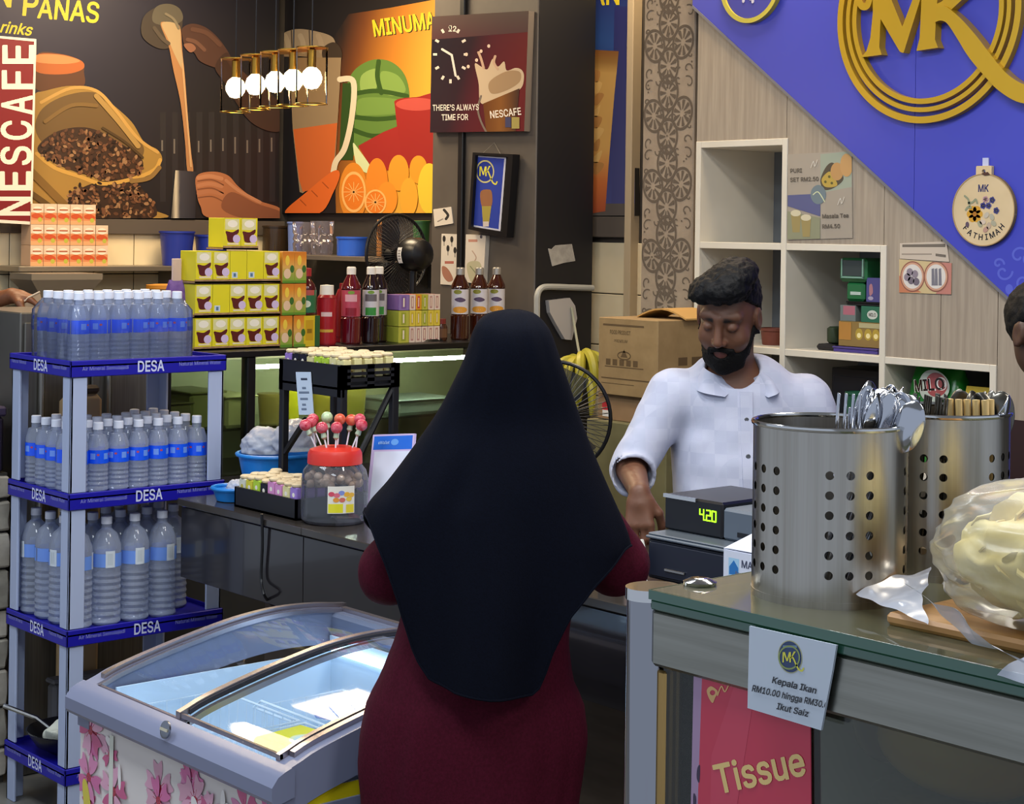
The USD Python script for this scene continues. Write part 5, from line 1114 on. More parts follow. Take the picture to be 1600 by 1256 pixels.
while zb < .91:
    hb = [.085, .125, .11, .095][k % 4]; hb = min(hb, .925 - zb)
    ys = [-.345, -.20, -.012] if k % 2 else [-.345, -.12, -.012]
    for ya, yb_ in zip(ys[:-1], ys[1:]):
        part(bp, 'brick', wiggle(subdiv(box(-.112, .112 + rng.uniform(0, .012), ya + .004, yb_ - .004, zb + .004, zb + hb - .004, .006), .04), .005, 25, k), MN('pale_stone_' + 'ab'[k % 2], ['#b0a797', '#9a9486'][k % 2], ['#c9c1b2', '#b5ae9f'][k % 2], 14, 0.85, bump=.3))
    zb += hb; k += 1
dcp = thing('dark_purple_bin', 'dark purple crate standing on the pale brick pier', 'crate', (-5.12, 2.375, .93)); part(dcp, 'crate_body', box(-.1, .1, -.33, -.03, 0, .17, .01), M('crate_purple', '#241c33', 0.5)); part(dcp, 'crate_rim', box(-.105, .105, -.335, -.025, .17, .20, .006), M('crate_rim', '#39304c', 0.5))

# ================================================================== ice cream freezer
SC = 1.114
FX0, FX1, FY0, FY1 = -3.437, -2.668, 1.782, 2.45
zf = lambda z: .70 + (z - .80) * SC
RIM = M('freezer_rim_plastic', '#777d96', 0.32); ALU = M('freezer_alu', '#a79fa4', 0.25, 0.9)
fz = thing('ice_cream_freezer', 'chest freezer with curved glass lids and pink flower panels in the foreground', 'freezer', (FX0, FY0, 0)); o = (FX0, FY0, 0)
LINER = M('freezer_liner', '#d5e6f6', 0.3)
bw = .055
part(fz, 'body', cat([box(FX0, FX1, FY0 + .004, FY0 + bw, .06, zf(.757)), box(FX0, FX1, FY1 - bw, FY1, .06, zf(.80)), box(FX0, FX0 + bw, FY0 + bw, FY1 - bw, .06, zf(.76)), box(FX1 - bw, FX1, FY0 + bw, FY1 - bw, .06, zf(.76)), box(FX0, FX1, FY0 + bw, FY1 - bw, .06, .28)]), M('freezer_white', '#d0d4de', 0.4), False, off=o)
part(fz, 'liner', cat([box(FX0 + bw, FX1 - bw, FY0 + bw, FY0 + bw + .006, .28, zf(.76)), box(FX0 + bw, FX1 - bw, FY1 - bw - .006, FY1 - bw, .28, zf(.83)), box(FX0 + bw, FX0 + bw + .006, FY0 + bw, FY1 - bw, .28, zf(.80)), box(FX1 - bw - .006, FX1 - bw, FY0 + bw, FY1 - bw, .28, zf(.80)), box(FX0 + bw, FX1 - bw, FY0 + bw, FY1 - bw, .28, .286)]), LINER, False, off=o)
PROF = np.array([(0.0, .795), (.018, .808), (.05, .822), (.10, .835), (.17, .852), (.25, .869), (.33, .884), (.42, .892), (.50, .890), (.56, .884), (.60, .876)]); PROF = np.c_[PROF[:, 0] * SC, zf(PROF[:, 1])]
py_ = np.linspace(0, .60 * SC, 34); pz_ = np.interp(py_, PROF[:, 0], PROF[:, 1]); pz_ = np.convolve(np.pad(pz_, 2, 'edge'), np.ones(5) / 5, 'valid')
def strip(xa, xb, up_, dn, y0=0, y1=.67):
    k = (py_ >= y0 - 1e-6) & (py_ <= y1 + 1e-6); Y, Z = py_[k], pz_[k]
    poly = Polygon(np.vstack([np.c_[Y, Z + up_], np.c_[Y, Z + dn][::-1]]))
    return place(prism(poly, xb - xa), (xa, FY0, 0), (0, 1, 0), (0, 0, 1), (1, 0, 0))
part(fz, 'side_rim', strip(FX0 - .006, FX0 + .045, 0, -.085), RIM, off=o); part(fz, 'side_rim', strip(FX1 - .045, FX1 + .006, 0, -.085), RIM, off=o)
pf = Polygon([(a_ * SC, zf(b_)) for a_, b_ in ((-.018, .752), (-.024, .760), (-.024, .782), (-.012, .797), (.0, .803), (.014, .808), (.020, .802), (.020, .76), (.0, .755))])
frm = part(fz, 'front_rim', place(prism(pf, FX1 - FX0 + .024), (FX0 - .012, FY0, 0), (0, 1, 0), (0, 0, 1), (1, 0, 0)), RIM, off=o)
part(fz, 'back_rim', box(FX0 - .006, FX1 + .006, FY1 - .05, FY1 + .01, zf(.79), zf(.874), .008), RIM, off=o)
part(fz, 'rail', strip(FX0 + .018, FX0 + .034, .010, -.002, .03), ALU, off=o); part(fz, 'rail', strip(FX1 - .034, FX1 - .018, .010, -.002, .03), ALU, off=o)
xm = (FX0 + FX1) / 2
GLS = MGLASS('freezer_glass', '#f2f8fa', 1.0, ior=1.22)
def gstrip(xa, xb, dz):
    V = []; Fc = []
    k = py_ >= .02; Y, Z = py_[k], pz_[k] + dz
    for y, z in zip(Y, Z): V += [(xa, FY0 + y, z), (xb, FY0 + y, z)]
    for i in range(len(Y) - 1): Fc += [(2 * i, 2 * i + 1, 2 * i + 3), (2 * i, 2 * i + 3, 2 * i + 2)]
    return trimesh.Trimesh(V, Fc, process=False)
for nm, xa, xb, dz in (('left', FX0 + .036, xm + .02, -.004), ('right', xm - .02, FX1 - .036, .008)):
    ld = part(fz, 'sliding_lid', strip(xa, xa + .016, dz + .006, dz - .008, .02) if nm == 'right' else strip(xa, xa + .012, dz + .004, dz - .006, .02), ALU, off=o, label=None)
    part(ld, 'glass', gstrip(xa, xb, dz), GLS, True, off=o)
    part(ld, 'frame_bar', cat([strip(xb - .012, xb, dz + .004, dz - .008, .02), box(xa, xb, FY0 + .022, FY0 + .028, pz_[1] + dz - .005, pz_[1] + dz + .004), box(xa, xb, FY1 - .02, FY1 - .005, pz_[-2] + dz - .006, pz_[-2] + dz + .006)]), ALU, off=o)
    part(ld, 'seal', strip(xa + (.017 if nm == 'right' else -.004), xa + (.021 if nm == 'right' else 0), dz + .002, dz - .008, .04), M('seal_dark', '#2c2b33', 0.6), off=o)
part(fz, 'light_tube', box(FX0 + .08, FX1 - .08, FY0 + .058, FY0 + .068, zf(.752), zf(.766)), MEMIT('freezer_light', '#c4e0ff', 5.5), False, off=o)
part(fz, 'light_tube', box(FX0 + .08, FX1 - .08, FY1 - .075, FY1 - .065, zf(.80), zf(.814)), MEMIT('freezer_light', '#c4e0ff', 5.5), False, off=o)
lock = place(lathe([(0, 0), (.017, 0), (.017, .004), (.013, .005), (0, .005)], 24), onY(260, 1140, FY0 - .025), (1, 0, 0), (0, .2, .98), (0, -.98, .2)); part(frm, 'lock', lock, M('lock_metal', '#8f939c', 0.3, 1.0), off=o)
part(frm, 'lock_slot', place(box(-.013, .013, -.0025, .0025, .004, .0075), onY(260, 1140, FY0 - .025), (1, 0, 0), (0, .2, .98), (0, -.98, .2)), M('lock_slot', '#d8cfb4', 0.3, .6), False, off=o)
W_ = FX1 - FX0
pr = Print(lambda x, y: np.array([x, .004, y]), (0, -1, 0), clip=sbox(.002, .06, W_ - .002, zf(.757)))
pr.add(sbox(0, .06, W_, zf(.76)), '#ddd6d2').add(sbox(0, .06, .155, zf(.76)), '#e4dcd8')
pr.step = 2e-5
PK = ['#cf6fa0', '#d98ab2', '#c8608a', '#e0a8c0', '#d4a0b4']
def flower(cx, cy, r, rot, c):
    for a in range(5):
        q = affinity.rotate(blob([(0, .14), (.26, .5), (.28, .92), (0, .80), (-.28, .92), (-.26, .5)]), rot + 72 * a, origin=(0, 0))
        pr.add(affinity.affine_transform(q, [r, 0, 0, r, cx, cy]), c if a % 2 else PK[(PK.index(c) + 1) % 5], same=True)
    pr.k += 1; pr.add(ell(cx, cy, r * .17, r * .17), '#a8283c'); 
    for a in range(6): pr.add(affinity.rotate(sbox(cx - .0008, cy, cx + .0008, cy + r * .42), rot + 60 * a, origin=(cx, cy)), '#b04860', same=True)
    pr.k += 1
for i in range(85):
    cx, cy = rng.uniform(.0, W_), rng.uniform(.08, .66)
    if cx < .15 and rng.random() < .5: continue
    flower(cx, cy, rng.uniform(.032, .06), rng.uniform(0, 72), PK[rng.integers(5)])
for i in range(26):
    cx, cy = rng.uniform(0, W_), rng.uniform(.08, .66); pr.add(ell(cx, cy, rng.uniform(.012, .03), rng.uniform(.006, .014), rng.uniform(0, 180)), '#ece7e4', same=True)
pr.k += 1
pr.add(sbox(.135, .06, .152, zf(.735)), '#d9dcce').add(blob([(.02, .50), (.04, .505), (.06, .45), (.052, .40), (.034, .43)]), '#d8c84a').add(blob([(.022, .43), (.034, .435), (.04, .36), (.022, .35)]), '#c9a83a')
part(fz, 'flower_panel', pr.mesh(), PRINT_GLOSS, False)
pr = Print(lambda x, y: np.array([W_, x, y]), (1, 0, 0)).add(sbox(.003, .06, FY1 - FY0 - .003, zf(.76)), '#c9b818').add(sbox(.003, .40, .12, .42), '#a89a10')
part(fz, 'side_panel', pr.mesh(), PRINT_GLOSS, False)
part(fz, 'grey_band', box(W_ - .002, W_ + .004, .0, FY1 - FY0, zf(.70), zf(.735), .001), RIM)
for x in (.03, W_ - .06):
    for y in (.03, .54): part(fz, 'foot', cyl((x, y, 0), (x, y, .06), .02, n=10), BLACKP)
# wire baskets and packs in the freezer
WIRE = M('white_wire', '#e6f0fa', 0.3)
def wire_basket(label, x0, x1, y0, y1, z0, z1):
    t = thing('wire_basket', label, 'basket', (x0, y0, z0)); w = []
    for z in (z0 + .003, (z0 + z1) / 2, z1): w.append(tube([(x0, y0, z), (x1, y0, z), (x1, y1, z), (x0, y1, z)], .0028 if z == z1 else .0018, 6, closed=True))
    for x in np.arange(x0, x1 + .001, .035): w.append(tube([(x, y0, z1), (x, y0, z0 + .003), (x, y1, z0 + .003), (x, y1, z1)], .0014, 5))
    for y in np.arange(y0, y1 + .001, .035): w.append(tube([(x0, y, z1), (x0, y, z0 + .003), (x1, y, z0 + .003), (x1, y, z1)], .0014, 5))
    part(t, 'wires', cat(w), WIRE, off=(x0, y0, z0)); part(t, 'hanger', tube([(x0, y0, z1), (x0 + .03, y0, z1 + .02), (x1 - .03, y0, z1 + .02), (x1, y0, z1)], .0028, 6), WIRE, off=(x0, y0, z0))
ix0, ix1, iy0, iy1 = FX0 + bw + .012, FX1 - bw - .012, FY0 + bw + .012, FY1 - bw - .012
wire_basket('left white wire basket inside the freezer', ix0, xm - .01, iy0, iy0 + .24, .48, .655)
wire_basket('right white wire basket inside the freezer, holding the yellow pack', xm + .01, ix1, iy0, iy0 + .24, .48, .655)
wire_basket('rear white wire basket inside the freezer', ix0 + .05, ix1 - .05, iy1 - .24, iy1, .45, .62)
yp = thing('yellow_freezer_pack', 'bright yellow pack with an oval white emblem near the front right of the freezer', 'pack', (-2.90, 2.0, .645), 8)
part(yp, 'pack_body', box(-.10, .12, -.06, .07, 0, .022, .006), M('freezer_yellow', '#d9d020', 0.35))
pr = Print(lambda x, y: np.array([x, y, .0222]), (0, 0, 1)).add(ell(.01, .005, .055, .042), '#dfe3b4').add(ell(.01, .005, .046, .034), '#c9dcd8').add(stroke([(-.02, .0), (.0, .02), (.03, .01), (.03, -.012), (0, -.018)], .004), '#5a6a70').add(sbox(-.07, -.05, .03, -.044), '#7a7a2a')
part(yp, 'print', pr.mesh(), PRINT_GLOSS, False)
bpk = thing('blue_freezer_pack', 'small bright blue pack lying deep inside the freezer', 'pack', (-3.10, 2.22, .63), 20); part(bpk, 'pack_body', box(-.05, .03, -.03, .03, 0, .02, .005), M('freezer_blue', '#1d7fd6', 0.35)); part(bpk, 'seal', box(.03, .038, -.03, .03, .006, .012, .001), M('freezer_blue2', '#2c8fe0', 0.35))

# ================================================================== glass showcase in the right foreground
SX0, SYF, SYB, SZ = -1.075, 1.095, 1.62, 1.372
sw = thing('glass_showcase', 'stainless steel food showcase with a thick green edged glass top at the right', 'showcase', (SX0, SYF, 0)); o = (SX0, SYF, 0)
SX1 = 0.1
GREEN = usdkit.material(stage, '/World/Looks/green_edge_glass', {'p': ('principled_bsdf', dict(base_color=tuple(lin('#2f5a48')), roughness=0.08, coat_weight=1.0))}, surface='p.BSDF')
part(sw, 'glass_top', box(SX0, SX1, SYF, SYB, SZ - .008, SZ, .001), MGLASS('top_glass', '#b9c6ac', 1.0, .22, '#8f8a6c', .04), False, off=o)
part(sw, 'glass_edge', cat([box(SX0, SX1, SYF - .0015, SYF, SZ - .008, SZ), box(SX0 - .0015, SX0, SYF, SYB, SZ - .008, SZ)]), GREEN, False, off=o)
SS = MN('showcase_steel', '#9b9a90', '#8a897f', 3, 0.30, 1.0, (1, 30, 30), 0.02)
part(sw, 'front_rail', box(SX0 + .0, SX1, SYF + .002, SYF + .03, SZ - .066, SZ - .017, .003), SS, off=o)
part(sw, 'rail_lip', box(SX0 + .0, SX1, SYF + .001, SYF + .03, SZ - .017, SZ - .009, .001), GREEN, off=o)
part(sw, 'side_rail', box(SX0, SX0 + .03, SYF + .03, SYB, SZ - .066, SZ - .010, .003), SS, off=o); part(sw, 'back_rail', box(SX0, SX1, SYB - .03, SYB, SZ - .066, SZ - .010, .003), SS, off=o)
rr_ = affinity.scale(Point(.006, 0).buffer(.021, 24), 1.0, 1.15)
PSX, PSY = SX0 - .022, SYF + .02
part(sw, 'corner_post', place(prism(rr_, SZ - .012), (PSX, PSY, 0), (1, 0, 0), (0, 1, 0), (0, 0, 1)), M('post_chrome', '#9b9ca2', 0.09, 1.0), off=o)
part(sw, 'post_cap', place(prism(rr_.buffer(.0015), .010), (PSX, PSY, SZ - .012), (1, 0, 0), (0, 1, 0), (0, 0, 1)), CHROME, off=o)
part(sw, 'post_flange', box(PSX + .0185, SX0 - .001, PSY - .012, PSY + .016, 0, SZ - .014, .003), M('post_chrome', '#9b9ca2', 0.09, 1.0), off=o)
part(sw, 'cap_ring', lathe([(0, 0), (.014, 0), (.015, .003), (.008, .006), (0, .006)], 20, (SX0 + .012, SYF + .05, SZ)), CHROME, off=o)
part(sw, 'inner_post', box(SX0 + .002, SX0 + .012, SYF + .008, SYF + .02, 0.75, SZ - .07, .002), M('brass_strip', '#b5935a', 0.3, 0.9), off=o)
part(sw, 'front_glass', box(SX0 + .008, SX1, SYF + .010, SYF + .014, .75, SZ - .06), MGLASS('front_glass', '#d2d4c8', 1.0, .06, '#6a6a60'), False, off=o)
part(sw, 'back_panel', box(SX0, SX1, SYB - .008, SYB - .003, .75, SZ - .06), MN('showcase_back', '#55564c', '#63625a', 4, 0.5), False, off=o)
part(sw, 'side_panel', box(SX0, SX0 + .004, SYF + .03, SYB - .01, .75, SZ - .06), MGLASS('front_glass', '#d2d4c8', 1.0, .06, '#6a6a60'), False, off=o)
part(sw, 'shelf', box(SX0 + .006, SX1, SYF + .05, SYB - .01, 1.06, 1.068), SS, off=o); part(sw, 'base', box(SX0, SX1, SYF + .02, SYB, 0, .75), SS, off=o)
for i, (x, y, c, r) in enumerate(((-.62, 1.34, '#b5651e', .10), (-.36, 1.34, '#7a2418', .10), (-.84, 1.36, '#6a4a26', .09))):
    t = thing('curry_tray', ['orange', 'dark red', 'brown'][i] + ' curry in a round steel tray inside the showcase', 'food tray', (x, y, 1.068))
    part(t, 'tray_bowl', lathe([(0, .001), (r * .85, .001), (r, .05), (r * 1.05, .052), (r * 1.04, .054), (r * .97, .052), (r * .82, .004), (0, .004)], 28), STEEL); part(t, 'curry', wiggle(lathe([(r * .95, .046), (r * .5, .054), (0, .056)][::1], 28), .004, 60, i), M('curry_' + c[1:], c, 0.3), True, kind='stuff')
pap = thing('papaya', 'yellow orange papaya lying on the curry shelf inside the showcase', 'fruit', tuple(onY(1500, 1165, 1.2))); part(pap, 'fruit_body', (lambda m: (m.apply_scale((.075, .045, .04)), m)[1])(trimesh.creation.icosphere(3, 1)), MN('papaya_skin', '#c98a2a', '#d8a83a', 8, 0.4), True); part(pap, 'red_end', (lambda m: (m.apply_scale((.028, .026, .032)), m.apply_translation((-.072, 0, .002)), m)[2])(trimesh.creation.icosphere(3, 1)), M('papaya_end', '#5a1c1a', 0.3), True)
part(pap, 'plate', lathe([(0, -.142), (.05, -.142), (.012, -.12), (.012, -.06), (.06, -.045), (.07, -.04), (0, -.04)], 24), STEEL)

# signs on the showcase front
YSG = SYF - .004
f = lambda x, y: onY(x, y, YSG)
co = [(1171, 978), (1307, 1008), (1301, 1046), (1283, 1141), (1168, 1106)]
pr = Print(f, (0, -1, 0), clip=Polygon(co)).add(Polygon(co), '#c3ccd6')
pr.add(ell(1235, 1026, 19, 26, -8), '#b5b48a').add(ell(1235, 1026, 17.6, 24.4, -8), '#31446a').add(sbox(1224, 1008, 1246, 1012), '#6a86a8')
mk_logo(pr, 1234, 1027, 19, '#8a9a5a', '#d8d24a', sx=.9)
INK = '#26282e'
pr.text('Kepala Ikan', 1206, 1066, 9.5, INK, True, 14, .98).text('RM10.00 hingga RM30.00', 1175, 1079, 9.5, INK, True, 13, .79).text('Ikut Saiz', 1214, 1107, 9.5, INK, True, 14, .95)
board_and_print('price_notice', 'white price notice with a round emblem taped under the glass top of the showcase', 'notice', pr, [f(*p) for p in co], (0, -1, 0), .002, PRINT_GLOSS, '#b0b9c2')
YTS = SYF + .008
f2 = lambda x, y: onY(x, y, YTS)
co = [(1097, 1058), (1266, 1098), (1268, 1330), (1088, 1330)]
pr = Print(f2, (0, -1, 0), clip=Polygon(co)).add(Polygon(co), '#c8384f')
pr.add(Polygon([(1148, 1070), (1180, 1078), (1150, 1270), (1110, 1270), (1112, 1180)]), '#cc4258').add(blob([(1105, 1078), (1112, 1072), (1122, 1080), (1118, 1090), (1114, 1098), (1108, 1090)]).difference(ell(1114, 1082, 4, 4)), '#e0b070').add(stroke([(1122, 1086), (1128, 1072), (1134, 1080), (1144, 1058)], 2), '#e0b070')
pr.text('Tissue', 1121, 1240, 44, '#e8c67c', True, -12.5, .76)
board_and_print('tissue_poster', 'red poster with large cream lettering behind the showcase front glass', 'poster', pr, [f2(*p) for p in co], (0, -1, 0), .001, PRINT_GLOSS, '#b5304a')
co = [(1084, 1054), (1097, 1058), (1088, 1330), (1078, 1330)]
pr = Print(f2, (0, -1, 0)).add(Polygon(co), '#a98aa8').add(blob([(1090, 1200), (1094, 1196), (1093, 1222), (1089, 1215)]), '#3a2a44').add(blob([(1084, 1240), (1088, 1246), (1087, 1270), (1084, 1262)]), '#3a2a44')
board_and_print('poster_edge', 'narrow mauve folded margin beside the red poster on the showcase', 'poster', pr, [f2(*p) for p in co], (0, -1, 0), .001, PRINT_GLOSS, '#9a7a98')

# ---- cutlery holders
def holder(label, c, R_, H_, rotz):
    t = thing('cutlery_holder', label, 'cutlery holder', c, rotz)
    n, rows_ = 120, []
    # perforated wall: a grid of angle x height cells with the round holes cut out of the unrolled sheet
    sheet = sbox(0, 0, 2 * np.pi * R_, H_); hs = []
    for g0 in range(5):
        for k in range(3):
            for j in range(6):
                hs.append(Point((g0 * 72 + 12 + k * 15) / 360 * 2 * np.pi * R_, H_ * (.19 + .112 * j)).buffer(.0036, 5))
    sheet = sheet.difference(unary_union(hs))
    bands = [sheet.intersection(sbox(2 * np.pi * R_ * i / n, 0, 2 * np.pi * R_ * (i + 1) / n, H_)) for i in range(n)]
    V, Fc, nv = [], [], 0
    for b in bands:
        for q in getattr(b, 'geoms', [b]):
            if q.geom_type != 'Polygon' or q.area < 1e-12: continue
            v, fc = trimesh.creation.triangulate_polygon(q, engine='earcut'); v = np.asarray(v)
            V.append(v); Fc.append(np.asarray(fc) + nv); nv += len(v)
    V, Fc = np.vstack(V), np.vstack(Fc)
    def wrapv(r): a = V[:, 0] / R_; return np.c_[r * np.cos(a), r * np.sin(a), V[:, 1]]
    shell = trimesh.Trimesh(np.vstack([wrapv(R_), wrapv(R_ - .0012)]), np.vstack([Fc, Fc[:, ::-1] + nv]), process=False)
    shell.merge_vertices()
    part(t, 'wall', shell, HOLD, 20)
    part(t, 'rim', tube([(R_ * math.cos(a), R_ * math.sin(a), H_) for a in np.linspace(0, 2 * np.pi, 65)[:-1]], .0022, 8, closed=True), CHROME)
    part(t, 'bottom', lathe([(0, .002), (R_ - .001, .002), (R_ + .0005, .0), (R_ + .0005, .006), (R_ - .001, .006)], 64), HOLD)
    return t
HOLD = MN('holder_steel', '#b5b0a6', '#a39d92', 4, 0.27, 1.0, (30, 30, .6), 0.02)
PR_, PH_ = .0655, .147
A0 = onZ(1294, 928, SZ); A0[2] = SZ
b1 = onZ(1461, 890, SZ); b1[2] = SZ
ang = math.degrees(math.atan2(-A0[1], -A0[0]))
holder('large perforated steel cutlery holder in front, at the left on the showcase top', A0, PR_, PH_, ang - 12)
holder('perforated steel cutlery holder behind and right of the other one', b1, PR_, PH_, ang - 40)
SPN = M('cutlery_steel', '#c4c6cc', 0.12, 1.0); BEI = M('handle_beige', '#d8b878', 0.4); DKS = M('cutlery_dark', '#6a665e', 0.25, 1.0)
def spoon_mesh(L_=.19):
    hs = tube([(0, 0, 0), (0, 0, L_ * .4), (0, .002, L_ * .62), (0, 0, L_ * .72)], [.0035, .0028, .0022, .0024], 8)
    m = trimesh.creation.icosphere(3, 1.0); v = m.vertices * (.0135, .003, .023); v[:, 1] += .005 * (1 - (v[:, 0] / .0135) ** 2) * (1 - (v[:, 2] / .023) ** 2) ; m.vertices = v; m.apply_translation((0, 0, L_ * .72 + .02))
    return hs, m
def fork_mesh(L_=.19):
    hs = tube([(0, 0, 0), (0, 0, L_ * .4), (0, .002, L_ * .62), (0, 0, L_ * .74)], [.0035, .0028, .0022, .003], 8)
    hd = box(-.011, .011, -.0012, .0012, L_ * .74, L_ * .74 + .016, .001); tn = cat([box(-.011 + .0062 * k, -.0082 + .0062 * k, -.0008, .0008, L_ * .74 + .014, L_ * .74 + .056, .0007) for k in range(4)])
    return hs, cat([hd, tn])
def cutlery(kind, label, base, top_dir, mat, rz=0, L_=.19):
    d = np.array(top_dir, float); d /= np.linalg.norm(d); u, v, w = frame_of(d); c_, s_ = math.cos(rz), math.sin(rz); u, v = u * c_ + v * s_, v * c_ - u * s_
    t = thing(kind, label, kind, base); hs, hd = (spoon_mesh if kind == 'spoon' else fork_mesh)(L_)
    part(t, 'handle', place(hs, (0, 0, 0), u, v, w), BEI if mat == 'beige' else mat, True); part(t, 'bowl' if kind == 'spoon' else 'tines', place(hd, (0, 0, 0), u, v, w), DKS if mat == 'beige' else mat, True)
RV, DV = np.array([RX, RY, 0]), np.array([-RY, RX, 0])
for k in range(2): cutlery('fork', ['fork standing tines up in front at the left of the front holder', 'fork behind the first one in the front holder'][k], A0 + RV * (.004 + .012 * k) + DV * (-.02 + .025 * k) + (0, 0, .012 - .014 * k), RV * .06 + DV * .03 + np.array([0, 0, 1]), SPN, 2.43 + .5 * k, .143)
rg = np.random.default_rng(5)
for k in range(16): cutlery('spoon', f'steel spoon of the tangle leaning right in the front holder, {ORD[k] if k < 12 else ["thirteenth", "fourteenth", "fifteenth", "sixteenth"][k - 12]} from the left', A0 + RV * (-.008 + .0018 * k) + DV * rg.uniform(-.02, .03) + (0, 0, .004 + .002 * (k % 4)), RV * (.25 + rg.uniform(-.05, .07)) + DV * rg.uniform(-.14, .10) + np.array([0, 0, 1]), SPN, rg.uniform(0, 6), .183)
for k in range(9): cutlery('fork', f'dull fork packed at the left of the rear holder, {ORD[k]} from the left', b1 + RV * (-.048 + .0065 * k) + DV * rg.uniform(-.02, .02) + (0, 0, .004), RV * (.05 + rg.uniform(-.02, .06)) + DV * rg.uniform(-.05, .05) + np.array([0, 0, 1]), DKS, .9 + rg.uniform(-.2, .2), .137)
for k in range(6): cutlery('spoon', f'beige handled spoon in the middle of the rear holder, {ORD[k]} from the left', b1 + RV * (.006 + .0075 * k) + DV * (-.03 + rg.uniform(0, .01)) + (0, 0, .160), RV * .04 + DV * rg.uniform(.0, .05) + np.array([0, 0, -1]), 'beige', rg.uniform(0, 6), .15)
for k in range(9): cutlery('spoon', f'dark shiny spoon at the right of the rear holder, {ORD[k]} from the left', b1 + RV * (.012 + .0045 * k) + DV * rg.uniform(-.015, .03) + (0, 0, .004), RV * (.06 + rg.uniform(-.03, .05)) + DV * rg.uniform(-.05, .05) + np.array([0, 0, 1]), DKS, rg.uniform(0, 6), .165)
tip = atd(1597, 577, 1.60); bs0 = b1 + RV * .0 + (0, 0, .03)
cutlery('spoon', 'single tall bright spoon leaning far right out of the rear holder', bs0, tip - bs0, SPN, .5, np.linalg.norm(tip - bs0) / .985 - .03)

# ---- boards and bag on the showcase top
cbx = onZ(1470, 900, SZ)
solo('cream_board', 'cream wooden board edge between the holders and the plastic bag', 'board', (lambda m: (m.apply_transform(trimesh.transformations.rotation_matrix(.2, (0, 0, 1))), m.apply_translation((cbx[0] + .05, cbx[1] - .0, SZ + .001)), m)[2])(box(-.06, .06, -.012, .012, 0, .028, .002)), M('cream_wood', '#d8b98c', 0.6))
bo = onZ(1570, 1000, SZ)
solo('serving_board', 'brown wooden board lying under the clear bag on the showcase top', 'board', box(bo[0] - .09, bo[0] + .22, bo[1] - .03, bo[1] + .14, SZ, SZ + .010, .003), MN('board_wood', '#a97a44', '#bd8d55', 6, 0.5, stretch=(1, 12, 1)))
BAGC = atd(1668, 905, 1.36); BAGC[2] = SZ + .010 + .053
BFILM = MGLASS('clear_bag_film', '#f8f7f2', 0.9, 0.16, '#e4e2da', 0.2, 1.22)
def bagmesh(dims, seed, sub=5, lowz=None, amp=.22):
    m = trimesh.creation.icosphere(sub, 1.0); n0 = m.vertices.copy(); v = n0 * np.array(dims)
    rid = 1 - np.abs(meshkit.fbm(n0 * np.array([1.2, 1.2, 3.0]) + seed, 2) - .5) * 3.0
    v *= (1 - amp / 2 + amp * meshkit.fbm(n0 * 1.6 + seed, 2) + .045 * np.clip(rid, 0, 1) ** 5)[:, None]
    if lowz is not None: v[:, 2] = np.maximum(v[:, 2], lowz)
    m.vertices = v; return m
pb = thing('cracker_bag', 'large clear plastic bag of pale yellow crackers on the showcase top at right', 'plastic bag', BAGC)
part(pb, 'bag_film', bagmesh((.102, .09, .062), 3, lowz=-.052), BFILM, True)
fl_ = []
def flap(p0, p1, p2, seed):
    a, b, c = [np.asarray(q, float) - BAGC for q in (p0, p1, p2)]; V = [a, b, c]; m = trimesh.Trimesh(V, [(0, 1, 2)], process=False); m = subdiv(m, .008); m = wiggle(m, .006, 45, seed); return m
part(pb, 'bag_neck', flap(onZ(1340, 930, SZ + .012), onZ(1450, 880, SZ + .035), onZ(1445, 975, SZ + .012), 4), FILM, True)
part(pb, 'bag_tail', flap(onZ(1405, 905, SZ + .05), onZ(1520, 1005, SZ + .012), onZ(1640, 1050, SZ + .012), 6), FILM, True)
part(pb, 'bag_tail', flap(onY(1562, 1056, SYF - .004), onY(1602, 1020, SYF - .003), onY(1640, 1080, SYF - .006), 8), FILM, True)
chips = []
for k in range(420):
    q = rng.normal(0, 1, 3); q /= np.linalg.norm(q); q *= rng.uniform(.2, .80) ** .7
    c = q * np.array([.088, .076, .050]) + (.004, 0, -.002)
    c[2] = max(c[2], -.042)
    u, v, w = frame_of(rng.normal(0, 1, 3)); r = rng.uniform(.010, .019); a = np.linspace(0, 6.283, 11)[:-1]
    ring_ = [c + r * (np.cos(x) * u + np.sin(x) * v) + w * .004 * math.sin(2 * x + k) for x in a]
    rg2 = [p + w * .0015 for p in ring_]
    chips.append(loft([ring_, rg2]))
m_ = wiggle(bagmesh((.082, .072, .046), 5, 4, lowz=-.042), .008, 45, 5); part(pb, 'cracker_mass', m_, MN('cracker_yellow', '#d6c070', '#e6d698', 30, 0.6), True, kind='stuff')
part(pb, 'crackers', cat(chips), MN('cracker_yellow', '#d6c070', '#e6d698', 30, 0.6, subsurface_weight=0.0), 30, kind='stuff')

# ================================================================== on the blue board and the wood panels
pc = onY(1540, 328, YC - .013); RP = .104
pq = thing('wooden_plaque', 'round pale wooden plaque painted with flowers hanging on the blue board', 'plaque', pc)
UPY = lambda g, th, z0=0.0: place(prism(g, th), (0, -z0, 0), (1, 0, 0), (0, 0, 1), (0, -1, 0))
part(pq, 'disc', UPY(Point(0, 0).buffer(RP, 32).union(sbox(-.022, RP - .01, .022, RP + .018).buffer(.004)).difference(Point(0, RP + .006).buffer(.006)), .012), MN('plaque_wood', '#cbb48c', '#d3bd96', 8, 0.6), False)
part(pq, 'bark_rim', UPY(ring_poly(RP - .003, RP, 32), .0135), M('plaque_rim', '#a98d62', 0.7), False)
pr = Print(lambda x, y: np.array([x, -.0122, y]), (0, -1, 0))
pr.text('MK', 0, .052, .020, '#262a5c', True, down=False, sx=.85, center=True, same=True)
